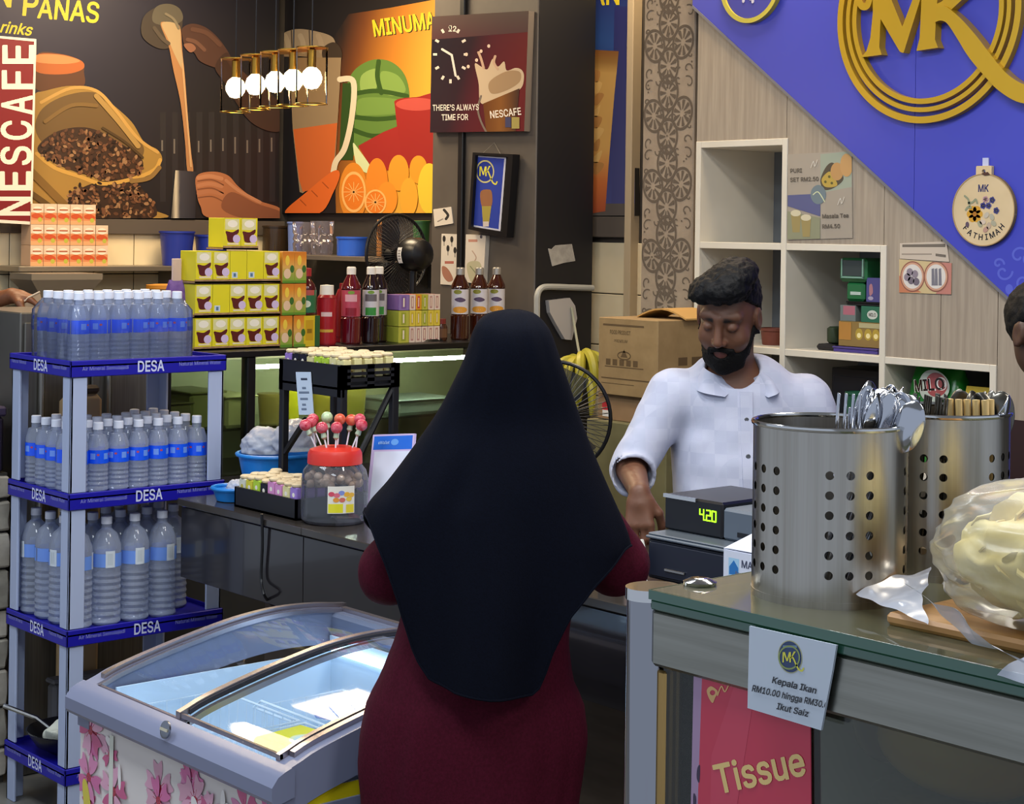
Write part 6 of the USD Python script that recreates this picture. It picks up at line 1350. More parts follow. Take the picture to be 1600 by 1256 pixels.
for i, ch in enumerate('FATHIMAH'):
    a = math.radians(-138 + i * 14.3) ; x, y = .086 * math.cos(a) - 0, .086 * math.sin(a)
    g = text_poly(ch, True); b = g.bounds; g = affinity.scale(affinity.translate(g, -(b[0] + b[2]) / 2, 0), .016, .016, origin=(0, 0))
    pr.add(affinity.translate(affinity.rotate(g, math.degrees(a) + 90, origin=(0, 0)), x, y), '#1c1d24', same=True)
for a in range(0, 360, 60): pr.add(ell(-.028 + .014 * math.cos(math.radians(a)), -.012 + .014 * math.sin(math.radians(a)), .013, .011), '#c9952c', same=True)
pr.k += 1; pr.add(ell(-.028, -.012, .007, .007), '#a56a1c')
for x, y, c in ((.0, .012, '#3a3a82'), (.018, .012, '#4a4a8a'), (.030, .028, '#44447e'), (.044, -.002, '#44447e'), (.008, .03, '#b08a94')):
    for a in range(0, 360, 72): pr.add(ell(x + .0055 * math.cos(math.radians(a)), y + .0055 * math.sin(math.radians(a)), .0045, .0045), c, same=True)
    pr.add(ell(x, y, .003, .003), '#d8d0c0')
for x, y, c in ((.012, -.015, '#b9b0a0'), (.03, -.02, '#a9a694'), (.0, -.035, '#c9b8a8'), (.02, -.045, '#b5a08c'), (.036, -.038, '#a3a08a'), (-.01, -.04, '#9a9a80'), (.01, -.056, '#b08a7c')): pr.add(ell(x, y, .010, .007, 40 * (x * 100 % 4)), c, same=True)
for pts in ([(-.062, .040), (-.05, .03), (-.045, .012)], [(-.05, .02), (-.035, .022), (-.025, .03), (-.02, .02)], [(-.058, .0), (-.05, .008), (-.04, .006)]): pr.add(stroke(pts, .006), '#8a8f74', same=True)
pr.add(ell(-.052, -.042, .006, .008), '#5a4a5c')
part(pq, 'painting', pr.mesh(), PRINT_MATT, False)
part(pq, 'hook_tape', UPY(sbox(-.010, RP + .006, .010, RP + .045), .004, .0), M('tape_white', '#b9bfe0', 0.4), False); part(pq, 'ribbon', UPY(Polygon([(-.006, RP - .0), (.014, RP + .004), (.022, RP - .004), (.004, RP - .006)]), .015), M('ribbon_brown', '#4a2a20', 0.7), False)
YW = YC - .001
f = lambda x, y: onY(x, y, YW - .002)
co = [(1231, 241), (1331, 236), (1332, 372), (1231, 375)]
pr = Print(f, (0, -1, 0), clip=Polygon(co)).add(Polygon(co), '#a3998c')
pr.add(Polygon([(1282, 241), (1331, 236), (1331, 300), (1282, 300)]), '#9aa392').add(Polygon([(1290, 300), (1331, 292), (1332, 372), (1290, 372)]), '#a09689')
pr.add(blob([(1282, 282), (1290, 262), (1300, 254), (1310, 262), (1318, 280), (1302, 294), (1288, 296)]), '#4e4638').add(blob([(1284, 280), (1296, 268), (1304, 278), (1308, 290), (1290, 292)]), '#b59a44').add(ell(1308, 268, 10, 14), '#b98e58').add(ell(1323, 258, 10, 18), '#c0955e')
for x, y in ((1290, 284), (1296, 276), (1300, 286)): pr.add(ell(x, y, 2, 2), '#5f5a2a', same=True)
pr.add(Polygon([(1231, 305), (1272, 303), (1282, 318), (1282, 338), (1231, 322)]), '#565a86').add(ell(1279, 304, 12, 15), '#6c7c84').add(stroke([(1271, 304), (1279, 300), (1289, 315)], 1.6), '#c9cfa8')
pr.add(Polygon([(1231, 330), (1282, 340), (1282, 373), (1231, 374)]), '#8a8c72')
for x, y in ((1244, 345), (1260, 352)): pr.add(Polygon([(x - 8, y - 14), (x + 8, y - 14), (x + 6, y + 18), (x - 5, y + 18)]), '#9a8a58'); pr.add(ell(x, y - 12, 8, 5), '#cfc6a8')
for s_, x, y in (('PURI', 1235, 270), ('SET RM2.50', 1235, 284), ('Masala Tea', 1285, 341), ('RM4.50', 1285, 357)): pr.text(s_, x, y, 6.2, '#55504a', True, -2, .9)
for x, y in ((1268, 262), (1310, 320)): pr.add(stroke([(x, y), (x + 4, y - 10), (x + 6, y - 2), (x + 10, y - 12)], 1.3), '#c9c4ba', same=True)
board_and_print('menu_sheet', 'faded laminated menu sheet with puri and masala tea pictures on the wood panel', 'menu', pr, [f(*p) for p in co], (0, -1, 0), .002, PRINT, '#9a9084')
co = [(1406, 380), (1479, 377), (1483, 409), (1406, 404)]
pr = Print(f, (0, -1, 0), clip=Polygon(co)).add(Polygon(co), '#c6b8a8').add(Polygon([(1410, 382), (1477, 381), (1477, 386), (1410, 386)]), '#6f665c').add(Polygon([(1409, 396), (1456, 396), (1456, 398), (1409, 398)]), '#998c7e').add(Polygon([(1462, 396), (1478, 398), (1478, 402), (1462, 400)]), '#6f665c')
board_and_print('paper_strip', 'cream paper strip with a line of lettering above the two-circle picture', 'paper', pr, [f(*p) for p in co], (0, -1, 0), .0015, PRINT, '#b9ac9c')
co = [(1405, 405), (1487, 411), (1486, 460), (1405, 457)]
pr = Print(f, (0, -1, 0), clip=Polygon(co)).add(Polygon(co), '#c9b486').add(Polygon([(1405, 430), (1422, 445), (1440, 457), (1405, 457)]), '#c07a58').add(Polygon([(1470, 408), (1487, 411), (1486, 460), (1462, 459), (1480, 435)]), '#bb7c70')
for x in (1426, 1463): pr.add(ell(x, 432, 19, 24), '#8e5a4a').add(ell(x, 432, 17.5, 22), '#c99a80').add(ell(x, 432, 15, 19), '#d8d2cc')
for x, y in ((1422, 425), (1430, 428), (1424, 438), (1432, 440), (1418, 433)): pr.add(ell(x, y, 5, 6), '#8a7f8c' if x % 4 else '#6f6672', same=True)
for x in (1458, 1463, 1469): pr.add(Polygon([(x - 2, 420), (x + 2, 419), (x + 3, 446), (x - 2, 446)]), '#77757f', same=True)
board_and_print('plates_picture', 'small square picture of two white plates on the wood panel', 'picture', pr, [f(*p) for p in co], (0, -1, 0), .0015, PRINT, '#b59a7c')

# ================================================================== things in the shelf compartments
def at_shelf(px, py, dy, z=None):
    p = onY(px, py, YC + dy)
    if z is not None: p[2] = z
    return p
Z2 = zs[2] + BT / 2; Z3 = zs[3] + BT / 2
MILOG = M('cup_green', '#1f6a3c', 0.4)
def two(name, label, catg, loc, ms):
    t = thing(name, label, catg, loc)
    for nm, m, mat, sm in ms: part(t, nm, m, mat, sm)
    return t
def lid_box(name, label, loc, w, d, h, col, deco=None, lid=None):
    pr = Print(lambda x, y: np.array([x, -.0003, y]), (0, -1, 0)).add(sbox(-w + .001, .001, w - .001, h - .001), col)
    if deco: deco(pr)
    return two(name, label, 'box', loc, [('body', box(-w, w, 0, d, 0, h, .001), M('b_' + col[1:], col, 0.5), False), ('front_print', pr.mesh(), PRINT, False)])
zt = Z2
p = at_shelf(1342, 548, .06, zt)
def dA(pr):
    for x in (-.0, .035, .065): pr.add(ell(x, .04, .014, .018), '#b59a3c'); pr.add(ell(x, .036, .008, .008), '#f0e0a0')
    pr.add(sbox(-.078, .02, -.03, .075), '#b5813c').add(sbox(-.0, .06, .078, .075), '#b5ab80')
b1_ = lid_box('chocolate_box', 'tan and gold chocolate gift box on a purple tray in the middle compartment', (p[0], p[1], zt + .018), .08, .10, .078, '#8f7440', dA)
two('purple_tray', 'shiny purple tray under the chocolate box', 'tray', (p[0], p[1] - .01, zt), [('tray_base', box(-.085, .085, -.01, .13, 0, .012, .002), M('purple_foil', '#4a3f86', 0.2), False), ('tray_lip', box(-.087, .087, -.014, .134, .012, .017, .002), M('purple_foil', '#4a3f86', 0.2), False)])
z1_ = zt + .018 + .078
lid_box('pink_grey_box', 'small grey box with a pink top on the chocolate box, at the left', (p[0] - .045, p[1], z1_), .03, .07, .05, '#6f7a78', lambda q: q.add(sbox(-.018, .02, .028, .048), '#b06a78'))
lid_box('green_drink_box', 'dark green box with a white lettered oval on the chocolate box', (p[0] + .042, p[1], z1_), .036, .07, .05, '#2a6a50', lambda q: q.add(ell(.008, .024, .02, .014), '#c9cfc6').text('MILO', -.006, .019, .010, '#3a241c', True, down=False, sx=.75))
z2_ = z1_ + .05
two('black_plate', 'black flat tray carrying the green cup and the purple card', 'tray', (p[0], p[1], z2_), [('plate', box(-.05, .08, 0, .12, 0, .008, .002), BLACKP, False), ('plate_lip', box(-.052, .082, -.003, .123, .008, .013, .002), BLACKP, False)])
two('green_dispenser', 'green toy-like drink dispenser with a silver framed window on the stacked boxes', 'dispenser', (p[0] - .015, p[1] + .02, z2_ + .013), [('base', box(-.04, .03, -.02, .06, 0, .06, .008), MILOG, 30), ('head', box(-.062, .044, -.03, .07, .06, .135, .01), MILOG, 30), ('window', box(-.045, .034, -.0315, -.029, .078, .128, .001), M('dark_window', '#39413f', 0.25), False), ('window_frame', cat([box(-.048, -.044, -.034, -.029, .075, .132), box(.033, .038, -.034, -.029, .075, .132), box(-.048, .038, -.034, -.029, .072, .077)]), M('mint_silver', '#8fb8a4', 0.3, .4), False), ('badge', box(-.02, .02, -.022, -.019, .02, .03), M('badge_white', '#b8c8c0', 0.4), False)])
lid_box('purple_card_box', 'purple box showing a small pink figure at the right of the middle compartment', (p[0] + .055, p[1] - .0, z2_ + .013), .030, .03, .075, '#4d4a86', lambda q: q.add(blob([(-.016, .02), (-.004, .03), (-.008, .055), (-.018, .05)]), '#b07a84').add(ell(-.012, .012, .01, .006), '#a9a0b8'))
two('dark_green_bundle', 'small dark green bundle left of the chocolate box', 'bundle', (p[0] - .115, p[1] + .02, zt), [('bundle_body', wiggle(box(-.018, .018, -.02, .03, .02, .075, .01), .006, 40, 3), M('bundle_green', '#27361f', 0.7), True), ('bundle_foot', box(-.05, .03, -.03, .04, 0, .02, .008), M('bundle_black', '#15151a', 0.5), False)])
p = at_shelf(1330, 640, .10, Z3)
two('dark_screen_box', 'tall dark box filling the lower middle compartment', 'box', (p[0] + .02, p[1], Z3), [('box_body', box(-.10, .10, 0, .16, 0, zs[2] - zs[3] - .055, .003), M('dark_box', '#14161c', 0.4), False), ('box_front', box(-.09, .09, -.003, 0, .02, zs[2] - zs[3] - .08, .001), M('dark_front', '#1d222a', 0.25), False)])
p = at_shelf(1338, 640, .05, Z3); tumbler('green_glass', 'dark green glass in front of the dark box', 'glass', (p[0], p[1], Z3 + .0), .028, .032, zs[2] - zs[3] - .12, M('deep_green_glass', '#2a5a44', 0.15))
p = at_shelf(1450, 640, .05, Z3); hb = zs[2] - zs[3]
mbag = thing('green_drink_bag', 'large glossy green drink powder bag with lettering in the right compartment', 'bag', (p[0], p[1] + .06, Z3))
prof = [(.085, .05, 0), (.098, .06, .06), (.10, .062, .14), (.098, .058, .22), (.09, .04, .275), (.086, .018, .305), (.088, .006, .322)]
prof = [(a, b, z * (hb - .020) / .322) for a, b, z in prof]
aa = np.linspace(0, 2 * np.pi, 41)[:-1]
rings_ = [np.c_[a * np.sign(np.cos(aa)) * np.abs(np.cos(aa)) ** .6, b * np.sign(np.sin(aa)) * np.abs(np.sin(aa)) ** .8, np.full(40, z)] for a, b, z in prof]
part(mbag, 'bag_body', wiggle(loft(rings_), .004, 30, 2), MN('bag_green', '#136c22', '#1f8a2c', 5, 0.22), True)
def bagY(x, y): return np.array([x, -.064 * max(0, 1 - (x / .105) ** 2) ** .5 - .004, y])
pr = Print(bagY, (0, -1, 0)); zl = hb * .755
pr.add(ell(.02, zl, .05, .05), '#b9c4b8', .012).add(ell(.03, zl + .006, .034, .036), '#a05050', .012).text('MILO', -.052, zl - .022, .036, '#e8e4de', True, 8, .9, down=False).text('MILO', -.049, zl - .020, .033, '#2a1c18', True, 8, .9, down=False)
part(mbag, 'lettering', pr.mesh(), PRINT_GLOSS, False); part(mbag, 'top_band', wiggle(box(-.075, .04, -.012, .012, hb - .05, hb - .028, .004), .004, 40, 6), M('bag_yellow', '#8f8a1c', 0.35), True)
p = at_shelf(1520, 640, .05, Z3)
ypk = thing('yellow_red_packet', 'yellow and red packet standing right of the green bag', 'packet', (p[0] + .005, p[1] + .04, Z3))
part(ypk, 'packet_body', loft([[(x * s1, y * s2, z) for x, y in ((-.052, -.03), (.052, -.03), (.056, 0), (.052, .03), (-.052, .03), (-.056, 0))] for s1, s2, z in ((.95, 1, 0), (1, 1.1, .1), (1, .9, .19), (.97, .2, hb - .075))]), M('packet_yellow', '#d3b51e', 0.3), 30)
pr = Print(lambda x, y: np.array([x, -.036 + .1 * max(0, y - .14), y]), (0, -1, 0)).add(sbox(-.03, .02, .048, hb - .14), '#a8382c', .05).add(sbox(-.045, .02, -.03, hb - .14), '#d8a070', .05).add(sbox(-.03, hb - .115, .045, hb - .1), '#8a7418', .05)
part(ypk, 'packet_print', pr.mesh(), PRINT_GLOSS, False)
p = at_shelf(1210, 545, .12, Z2); tumbler('clay_pot', 'small reddish brown clay pot behind the cashier', 'pot', (p[0] - .005, p[1], Z2), .035, .042, .055, M('clay', '#6a3326', 0.6))
for i, (px, py, hh) in enumerate(((1108, 415, .05), (1122, 412, .05), (1136, 412, .05), (1166, 402, .05), (1180, 408, .14), (1190, 402, .09))):
    p = at_shelf(px, py, .355)
    two('hanging_utensil', f'small dark utensil hanging at the back behind the cashier, {ORD[i]} from left', 'utensil', p, [('handle', box(-.006, .006, -.004, .004, -hh, 0, .002), M('utensil_dark', '#23262a', 0.4), False), ('hook', box(-.012, .012, -.006, .014, 0, .012, .003), M('utensil_dark', '#23262a', 0.4), False)])

# ================================================================== people
def snet(f, lo, hi, h):
    """naive surface nets of the zero set of f, sampled only near it"""
    lo, hi = np.asarray(lo, float), np.asarray(hi, float); B = 8
    n = (np.ceil((hi - lo) / h / B).astype(int) + 1) * B; nb = n // B
    cc = np.stack(np.meshgrid(*[(np.arange(k) + .5) * B for k in nb], indexing='ij'), -1).reshape(-1, 3)
    d = f(lo + cc * h); near = np.abs(d) < h * B * 1.25
    A = np.repeat(np.repeat(np.repeat(np.where(d < 0, -1.0, 1.0).astype(np.float32).reshape(nb), B, 0), B, 1), B, 2)
    off = np.stack(np.meshgrid(*[np.arange(B)] * 3, indexing='ij'), -1).reshape(-1, 3)
    idx = ((cc[near] - B / 2).astype(int)[:, None, :] + off[None]).reshape(-1, 3)
    for s in range(0, len(idx), 400000):
        q = idx[s:s + 400000]; A[q[:, 0], q[:, 1], q[:, 2]] = f(lo + q * h)
    N = A < 0
    cnt = sum(N[i:n[0] - 1 + i, j:n[1] - 1 + j, k:n[2] - 1 + k].astype(np.int8) for i in (0, 1) for j in (0, 1) for k in (0, 1))
    cell = np.argwhere((cnt > 0) & (cnt < 8)); cid = -np.ones(n - 1, np.int64); cid[tuple(cell.T)] = np.arange(len(cell))
    S = np.zeros((len(cell), 3)); W = np.zeros(len(cell)); C8 = [np.array(c) for c in np.ndindex(2, 2, 2)]
    val = {tuple(c): A[tuple((cell + c).T)] for c in C8}
    for c in C8:
        for ax in range(3):
            if c[ax]: continue
            e = c.copy(); e[ax] = 1; a, b = val[tuple(c)], val[tuple(e)]; m = (a < 0) != (b < 0)
            t = np.where(m, a / np.where(m, a - b, 1), 0); p = np.tile(c.astype(float), (len(cell), 1)); p[:, ax] += t
            S += np.where(m[:, None], p, 0); W += m
    V = lo + (cell + S / W[:, None]) * h; Fc = []
    for ax in range(3):
        sl0 = [slice(0, None)] * 3; sl1 = [slice(0, None)] * 3; sl0[ax] = slice(0, -1); sl1[ax] = slice(1, None)
        a, b = N[tuple(sl0)], N[tuple(sl1)]; e = np.argwhere(a != b); u, v = (ax + 1) % 3, (ax + 2) % 3
        e = e[(e[:, u] > 0) & (e[:, v] > 0) & (e[:, u] < n[u] - 1) & (e[:, v] < n[v] - 1) & (e[:, ax] < n[ax] - 1)]
        q = []
        for du, dv in ((1, 1), (0, 1), (0, 0), (1, 0)):
            k = e.copy(); k[:, u] -= du; k[:, v] -= dv; q.append(cid[tuple(k.T)])
        q = np.stack(q, 1); fl = ~a[tuple(e.T)]; q[fl] = q[fl][:, ::-1]; q = q[(q >= 0).all(1)]
        Fc += [q[:, [0, 1, 2]], q[:, [0, 2, 3]]]
    return trimesh.Trimesh(V, np.vstack(Fc), process=False)
def smin(a, b, k): h = np.clip(.5 + .5 * (b - a) / k, 0, 1); return b + (a - b) * h - k * h * (1 - h)
def smax(a, b, k): return -smin(-a, -b, k)
def s_cap(P, a, b, ra, rb=None):
    a, b = np.asarray(a, float), np.asarray(b, float); rb = ra if rb is None else rb; ab = b - a
    t = np.clip((P - a) @ ab / (ab @ ab), 0, 1); return np.linalg.norm(P - a - t[:, None] * ab, axis=1) - (ra + (rb - ra) * t)
def s_ell(P, c, r, R=None):
    q = P - np.asarray(c, float)
    if R is not None: q = q @ np.asarray(R).T
    r = np.asarray(r, float); k0 = np.linalg.norm(q / r, axis=1); k1 = np.linalg.norm(q / r**2, axis=1); return k0 * (k0 - 1) / np.maximum(k1, 1e-9)
def s_chain(P, pts, rs, k=.01):
    d = None
    for i in range(len(pts) - 1):
        e = s_cap(P, pts[i], pts[i + 1], rs[i], rs[i + 1]); d = e if d is None else smin(d, e, k)
    return d
def unit(v): v = np.asarray(v, float); return v / np.linalg.norm(v)
def hand_sdf(P, wrist, fwd, palm, side, curl=.5, sc=1.0):
    """wrist, direction of the fingers, palm normal, side of the thumb (+1 = fwd x palm)"""
    fwd = unit(fwd); palm = unit(palm - fwd * (np.asarray(palm) @ fwd)); th = np.cross(fwd, palm) * side; wrist = np.asarray(wrist, float)
    L = lambda a, b, c: wrist + sc * (fwd * a + th * b + palm * c)
    d = s_cap(P, L(0, 0, 0), L(.03, 0, 0), .024 * sc, .026 * sc)
    for b in (-.026, -.009, .009, .025): d = smin(d, s_cap(P, L(.025, b * .7, 0), L(.085, b, 0), .0165 * sc, .0125 * sc), .014 * sc)
    fing = None
    for b, l, k in ((-.031, .062, 1.15), (-.0105, .076, 1.05), (.0105, .082, 1.0), (.030, .074, .9)):
        c = curl * k; a0 = np.array([.085, b, 0.0]); pts = [L(*a0)]; ang = c * .55; pos = a0.copy(); rs = [.0098]
        for seg, r in ((.46, .0092), (.30, .0085), (.24, .0072)):
            pos = pos + l * seg * np.array([math.cos(ang), b * .12, math.sin(ang)]); pts.append(L(*pos)); rs.append(r); ang += c * .75
        e = s_chain(P, pts, [r * sc for r in rs], .004); fing = e if fing is None else np.minimum(fing, e)
    d = smin(d, fing, .006 * sc)
    tp = [L(.022, .022, .004), L(.052, .046, .016), L(.078, .052, .028 + .02 * curl), L(.098, .046, .036 + .03 * curl)]
    return smin(d, s_chain(P, tp, [.016 * sc, .0125 * sc, .0108 * sc, .0085 * sc], .006), .010 * sc)
def head_axes(yaw, pitch, roll=0):
    f0 = np.array([math.sin(yaw), -math.cos(yaw), 0]); z = np.array([0, 0, 1.0]); f = math.cos(pitch) * f0 - math.sin(pitch) * z; u = math.cos(pitch) * z + math.sin(pitch) * f0
    s = np.cross(u, -f) * -1; s = np.cross(f, u) * -1
    s = np.array([math.cos(yaw), math.sin(yaw), 0]); c, q = math.cos(roll), math.sin(roll); return np.array([s * c + u * q, f, u * c - s * q])
def head_sdf(Q):
    """Q: head coordinates (viewer's right, forward, up)"""
    d = s_ell(Q, (0, -.015, .035), (.074, .096, .09)); d = smin(d, s_ell(Q, (0, .022, -.035), (.060, .072, .086)), .03)
    ax = Q * [[-1, 1, 1]]; M2 = np.c_[np.abs(Q[:, 0]), Q[:, 1:]]
    d = smin(d, s_cap(M2, (.030, .052, -.088), (0, .070, -.094), .022, .026), .025)
    d = smin(d, s_ell(M2, (.040, .055, -.026), (.026, .028, .028)), .02); d = smin(d, s_cap(M2, (0, .082, .036), (.044, .066, .038), .013, .012), .014)
    d = smax(d, -(s_ell(M2, (.031, .098, .014), (.019, .016, .012))), .012)
    d = smin(d, s_ell(M2, (.031, .0745, .013), (.0155, .0165, .0125)), .004)
    d = smin(d, s_cap(Q, (0, .088, .022), (0, .108, -.020), .0085, .0125), .010); d = smin(d, s_ell(M2, (.0125, .096, -.025), (.009, .011, .008)), .006)
    d = smin(d, s_cap(M2, (0, .0905, -.0545), (.021, .081, -.0565), .0055, .0035), .005); d = smin(d, s_cap(M2, (0, .090, -.0655), (.018, .081, -.0625), .0065, .004), .005)
    ear = s_ell(M2, (.0775, -.004, .002), (.009, .021, .034)); ear = smax(ear, -s_ell(M2, (.088, .0, .004), (.008, .012, .021)), .006)
    return smin(d, ear, .008)
def figure(P, J, H, Hc, k=1.0):
    """skin surface: head on its neck, trunk, limbs, hands"""
    Q = (P - Hc) @ H.T; d = head_sdf(Q)
    d = smin(d, s_cap(P, J['neck'], Hc + H.T @ np.array([0, -.02, -.05]), .058 * k, .052 * k), .03)
    t = s_ell(P, J['chest'], (.155 * k, .098 * k, .20)); t = smin(t, s_ell(P, J['belly'], (.14 * k, .10 * k, .17)), .08); t = smin(t, s_ell(P, J['pelvis'], (.155 * k, .105 * k, .13)), .08)
    d = smin(d, t, .04); d = smin(d, s_cap(P, J['shoulder_r'], J['shoulder_l'], .052 * k), .05)
    for s in 'rl':
        d = smin(d, s_chain(P, [J['shoulder_' + s], J['elbow_' + s]], [.050 * k, .038 * k]), .03); d = smin(d, s_chain(P, [J['elbow_' + s], J['wrist_' + s]], [.039 * k, .026 * k]), .012)
        fwd, palm, side, curl = J['hand_' + s]; d = smin(d, hand_sdf(P, J['wrist_' + s], fwd, np.asarray(palm, float), side, curl, .96 * k ** .3), .01)
        d = smin(d, s_chain(P, [J['hip_' + s], J['knee_' + s], J['ankle_' + s]], [.078 * k, .052 * k, .037 * k]), .04); d = smin(d, s_cap(P, np.add(J['ankle_' + s], (0, .02, -.05)), np.add(J['toe_' + s], (0, 0, 0)), .036, .026), .03)
    return d
ROTZ = math.degrees(math.atan2(RY, RX))
def worldpos(x, y, base): return np.asarray(base) + RV * x + DV * y
SKIN = dict(subsurface_weight=0.08, subsurface_scale=0.004)

# ---------------------------------------------------------------- the cashier
D_M = 4.62; MB = np.array([0, 0, 0]) + DV * D_M + RV * (350 / F * D_M)
man = thing('person', 'bearded man with black hair in a pale checked shirt behind the cash register', 'person', MB, ROTZ)
H = head_axes(math.radians(-24), math.radians(24), math.radians(-3)); Hc = np.array([-.020, -.035, 1.462])
J = dict(neck=(.0, .02, 1.29), chest=(.022, .03, 1.14), belly=(.02, .0, .95), pelvis=(.02, .02, .82), shoulder_r=(-.155, .02, 1.255), shoulder_l=(.195, .03, 1.245), elbow_r=(-.268, -.055, 1.07), wrist_r=(-.258, -.225, 1.035), elbow_l=(.27, -.03, 1.0), wrist_l=(.20, -.215, .965),
         hand_r=((-.02, -.35, -.9), (.25, .9, -.35), 1, .55), hand_l=((-.55, -.75, -.05), (0, 0, -1), -1, .35), hip_r=(-.075, .02, .80), hip_l=(.115, .02, .80), knee_r=(-.08, .0, .47), knee_l=(.12, .0, .47), ankle_r=(-.08, .03, .09), ankle_l=(.125, .03, .09), toe_r=(-.09, -.13, .03), toe_l=(.135, -.13, .03))
J = {k: (np.asarray(v, float) if len(v) == 3 and not isinstance(v[0], tuple) else v) for k, v in J.items()}
body = snet(lambda P: figure(P, J, H, Hc, 1.0), (-.36, -.42, -.01), (.38, .22, 1.60), .0042)
def skin_cols(V, H, Hc, base, lip, dark, shade=None):
    Q = (V - Hc) @ H.T; c = np.tile(lin(base), (len(V), 1)); m = lambda d, w: np.clip(.5 - d / w, 0, 1)[:, None]
    M2 = np.c_[np.abs(Q[:, 0]), Q[:, 1:]]
    k = m(s_cap(M2, (0, .0935, -.060), (.018, .084, -.0605), .010, .004), .006); c = c * (1 - k) + lin(lip) * k
    k = m(s_cap(M2, (.018, .088, .0355), (.046, .070, .034), .0065, .004), .004); c = c * (1 - k) + lin(dark) * k          # brows
    k = m(s_cap(M2, (.020, .0905, .0055), (.042, .083, .0055), .0022, .0018), .003); c = c * (1 - k) + lin(dark) * k        # lash line
    n = meshkit.fbm(V * 45, 3)[:, None] - .5; return np.clip(c * (1 + .22 * n), 0, 1)
SKM = MV('skin', 0.5, **SKIN)
part(man, 'body', (body.vertices, body.faces, skin_cols(body.vertices, H, Hc, '#694430', '#6a3e3a', '#100c0b')), SKM, True)
def hair_sdf(P):
    Q = (P - Hc) @ H.T; M2 = np.c_[np.abs(Q[:, 0]), Q[:, 1:]]
    d = s_ell(Q, (0, -.018, .045), (.082, .104, .095)); d = smin(d, s_ell(Q, (-.004, .048, .108), (.074, .058, .036)), .03); d = smin(d, s_ell(Q, (.028, .0, .132), (.055, .07, .03)), .03); d = smin(d, s_ell(Q, (-.046, .054, .090), (.038, .042, .024)), .02)
    line = np.where(Q[:, 1] > .03, .078, np.interp(Q[:, 1], [-.12, -.03, .0, .03], [-.06, -.03, .018, .040]))
    line = .078 + (np.interp(Q[:, 1], [-.13, -.04, .005, .045], [-.05, -.02, .045, .078]) - .078)
    d = smax(d, line - Q[:, 2], .008)
    return d + (meshkit.fbm(P * np.array([90, 90, 60]), 2) - .5) * .010
HAIRM = MN('black_hair', '#040406', '#08080b', 120, 0.6, bump=.5, specular_ior_level=.2)
hm = snet(hair_sdf, (-.16, -.20, 1.36), (.12, .12, 1.66), .0035); part(man, 'hair', hm, HAIRM, True)
def beard_sdf(P):
    Q = (P - Hc) @ H.T; M2 = np.c_[np.abs(Q[:, 0]), Q[:, 1:]]
    d = head_sdf(Q) - .006
    keep = smin(s_ell(Q, (0, .07, -.098), (.052, .06, .042)), s_cap(M2, (.058, .01, -.055), (.068, .0, -.005), .022, .010), .02); keep = smin(keep, s_cap(M2, (.034, .06, -.075), (.058, .01, -.05), .022), .02)
    keep = smin(keep, s_cap(M2, (0, .097, -.044), (.027, .085, -.052), .0085, .008), .006); keep = smin(keep, s_cap(M2, (.027, .085, -.052), (.030, .078, -.072), .008, .010), .006)
    d = np.maximum(d, keep); d = smax(d, -s_ell(Q, (0, .098, -.0595), (.021, .02, .0095)), .003)
    return d + (meshkit.noise(P * 260) - .5) * .003
bm = snet(beard_sdf, (-.14, -.20, 1.28), (.12, .08, 1.50), .003); part(man, 'beard', bm, MN('black_beard', '#070607', '#0f0c0a', 150, 0.75, bump=.5, specular_ior_level=.2), True)
def wrinkle(P, s=1.0):
    q = P @ np.array([[.9, .3, .1], [-.2, .9, .2], [.5, .2, .5]]).T
    return (meshkit.fbm(q * np.array([14, 14, 7]), 3) - .5) * .016 * s + (meshkit.noise(P * np.array([9, 9, 22])) - .5) * .006 * s
def shirt_sdf(P):
    d = s_ell(P, J['chest'] + (0, .0, .0), (.182, .125, .215)); d = smin(d, s_ell(P, J['belly'] + (0, -.008, 0), (.172, .135, .20)), .09); d = smin(d, s_ell(P, J['pelvis'], (.178, .13, .15)), .08)
    d = smin(d, s_cap(P, J['shoulder_r'] + (.005, 0, -.005), J['shoulder_l'] + (-.005, 0, -.005), .064), .06); d = smin(d, s_cap(P, (-.05, .02, 1.30), (.07, .02, 1.30), .050), .05)
    er, el = J['elbow_r'], J['elbow_l']; cr_ = er + (J['wrist_r'] - er) * .30; cl_ = el + (J['wrist_l'] - el) * .35
    d = smin(d, s_chain(P, [J['shoulder_r'], er, cr_], [.068, .056, .058]), .025); d = smin(d, s_chain(P, [J['shoulder_l'], el, cl_], [.068, .056, .055]), .025)
    for c_, w_ in ((cr_, unit(J['wrist_r'] - er)), (cl_, unit(J['wrist_l'] - el))):      # open cuffs
        near = np.linalg.norm(P - c_, axis=1) < .085; cut = (P - c_) @ w_; d = np.where(near, np.maximum(d, cut), d)
        d = np.where(near, np.maximum(d, -s_cap(P, c_ - w_ * .018, c_ + w_ * .1, .050)), d)
    d = np.maximum(d, .80 - P[:, 2])
    d = smax(d, -s_cap(P, (-.008, -.03, 1.345), (-.002, .02, 1.30), .070, .066), .008); d = smax(d, -s_cap(P, (.0, -.055, 1.35), (.022, -.085, 1.277), .056, .008), .008)
    return d + wrinkle(P)
shm = snet(shirt_sdf, (-.37, -.26, .78), (.37, .20, 1.38), .0045)
